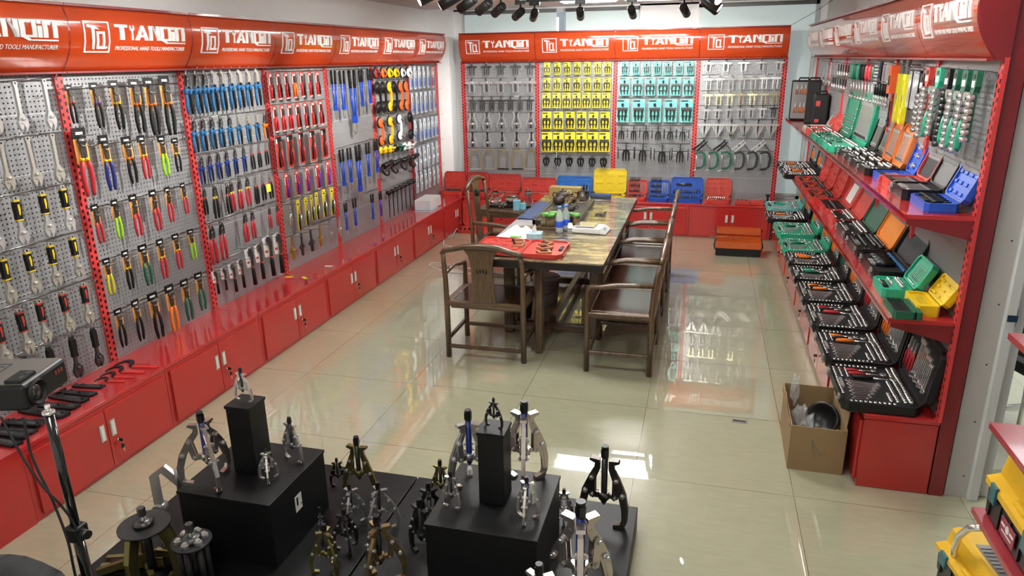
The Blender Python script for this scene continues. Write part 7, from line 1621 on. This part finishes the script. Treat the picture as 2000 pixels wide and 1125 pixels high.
one('trolley_rack', ps, 'dark red three-shelf rack with chrome legs at the lower right', 'rack', (0, 0, 0))
YB = mat('deep_yellow_plastic', (.78, .47, .015), .42)
def toolbox(L, W, H):
    m = MB(); m.box((0, 0, H*.26), (W, L, H*.52), bev=.012, taper=1.03)
    for k in range(5): m.box((-W/2-.003, -L*.4+L*.2*k, H*.25), (.008, .012, H*.36))
    b_ = m.mesh('body', BLACK)
    m = MB(); m.prism([(-W/2-.012, H*.50), (-W/2-.012, H*.60), (-W*.36, H*.66), (-W*.30, H*.96), (-W*.2, H), (W*.2, H), (W*.30, H*.96), (W*.36, H*.66), (W/2+.012, H*.60), (W/2+.012, H*.50)], -L/2-.008, L/2+.008); m.box((-W*.42, 0, H*.63), (W*.12, L*.22, H*.12), bev=.008); l_ = m.mesh('lid', YB)
    m = MB(); m.box((0, 0, H+.001), (W*.26, L*.5, .006), bev=.002)
    for k in range(8): m.box((0, -L*.2+L*.055*k, H+.005), (W*.22, .006, .004))
    t_ = m.mesh('lid_tray', GREY); out = [('body', b_), ('lid', l_), ('lid_tray', t_)]
    for s in (-1, 1): m = MB(); m.box((-W/2-.014, s*L*.32, H*.50), (.012, .05, H*.28), bev=.003); out.append(('latch', m.mesh('latch', mat('petrol_latch', (.03, .13, .16), .4))))
    m = MB(); m.box((-W/2-.008, 0, H*.25), (.004, L*.26, H*.26)); m.mi = 1; m.lathe([(.014, 0), (.014, .001)], 14, (-W/2-.0101, 0, H*.29), (-1, 0, 0)); m.box((-W/2-.0105, 0, H*.20), (.001, L*.18, .005)); m.box((-W/2-.0105, L*.08, H*.29), (.001, L*.07, .008)); m.box((-W/2-.0105, -L*.08, H*.29), (.001, L*.07, .008)); out.append(('label', m.mesh('label', mat('maroon_label', (.28, .03, .06), .4), WHITE)))
    return out
TBp = toolbox(.44, .22, .245)
one('plastic_toolbox', TBp, 'deep yellow and black plastic tool box on the lower shelf', 'toolbox', (1.448, -1.748, .501), 0, 'yellow plastic tool boxes')
TB2 = toolbox(.40, .20, .19)
one('plastic_toolbox', TB2, 'yellow tool box with grey lid on the floor under the rack', 'toolbox', (1.385, -1.60, .145), R(8), 'yellow plastic tool boxes')
m = MB(); m.box((0, 0, .0715), (.26, .42, .143), bev=.004); one('floor_crate', m.mesh('crate', BLACK), 'low black crate under the yellow box on the floor', 'crate', (1.42, -1.62, 0), R(8))
# beyond the doorway
m = MB(); m.cyl((0, 0, .40), (0, 0, .44), .05, n=16); m.box((0, 0, .46), (.46, .46, .06), bev=.02); s_ = m.mesh('seat', BLKM); m = MB(); m.box((0, .2, .80), (.44, .06, .55), bev=.02); bk2 = m.mesh('backrest', BLKM)
ps = [('seat', s_), ('backrest', bk2)]
for s in (-1, 1): m = MB(); m.tube([(s*.2, .2, .46), (s*.23, .22, .3), (s*.23, .22, .02), (s*.23, .0, .012), (s*.23, -.22, .02), (s*.23, -.20, .42)], .012, 10); ps.append(('tube_leg', m.mesh('tube_leg', CHROME)))
one('office_chair', ps, 'black mesh chair with chrome tube legs beyond the doorway', 'chair', (2.16, .25, 0), R(110))
m = MB(); m.box((0, 0, .15), (.35, .3, .30), bev=.003); one('cardboard_box', m.mesh('box', KRAFTD), 'brown cardboard box on the floor behind the doorway', 'cardboard box', (2.02, -.95, 0), R(12))
for k in range(3): m = MB(); m.cyl((0, 0, 0), (.30, .28, .95), .011, n=10); one('wooden_pole', m.mesh('pole', mat('pale_rope', (.48, .42, .33), .8)), ['left', 'middle', 'right'][k] + ' pale pole leaning beside the doorway', 'pole', (1.69+.03*k, -1.20+.02*k, 0), 0, 'pale poles beside the doorway')
# the small sockets past the 296 nearest ones
o = link('socket', REST.mesh('sockets', CHROME, DSTEEL, BLKM)); tag(o, 'remaining rows of small sockets in the farther open cases along both walls', 'sockets', None, 'stuff')
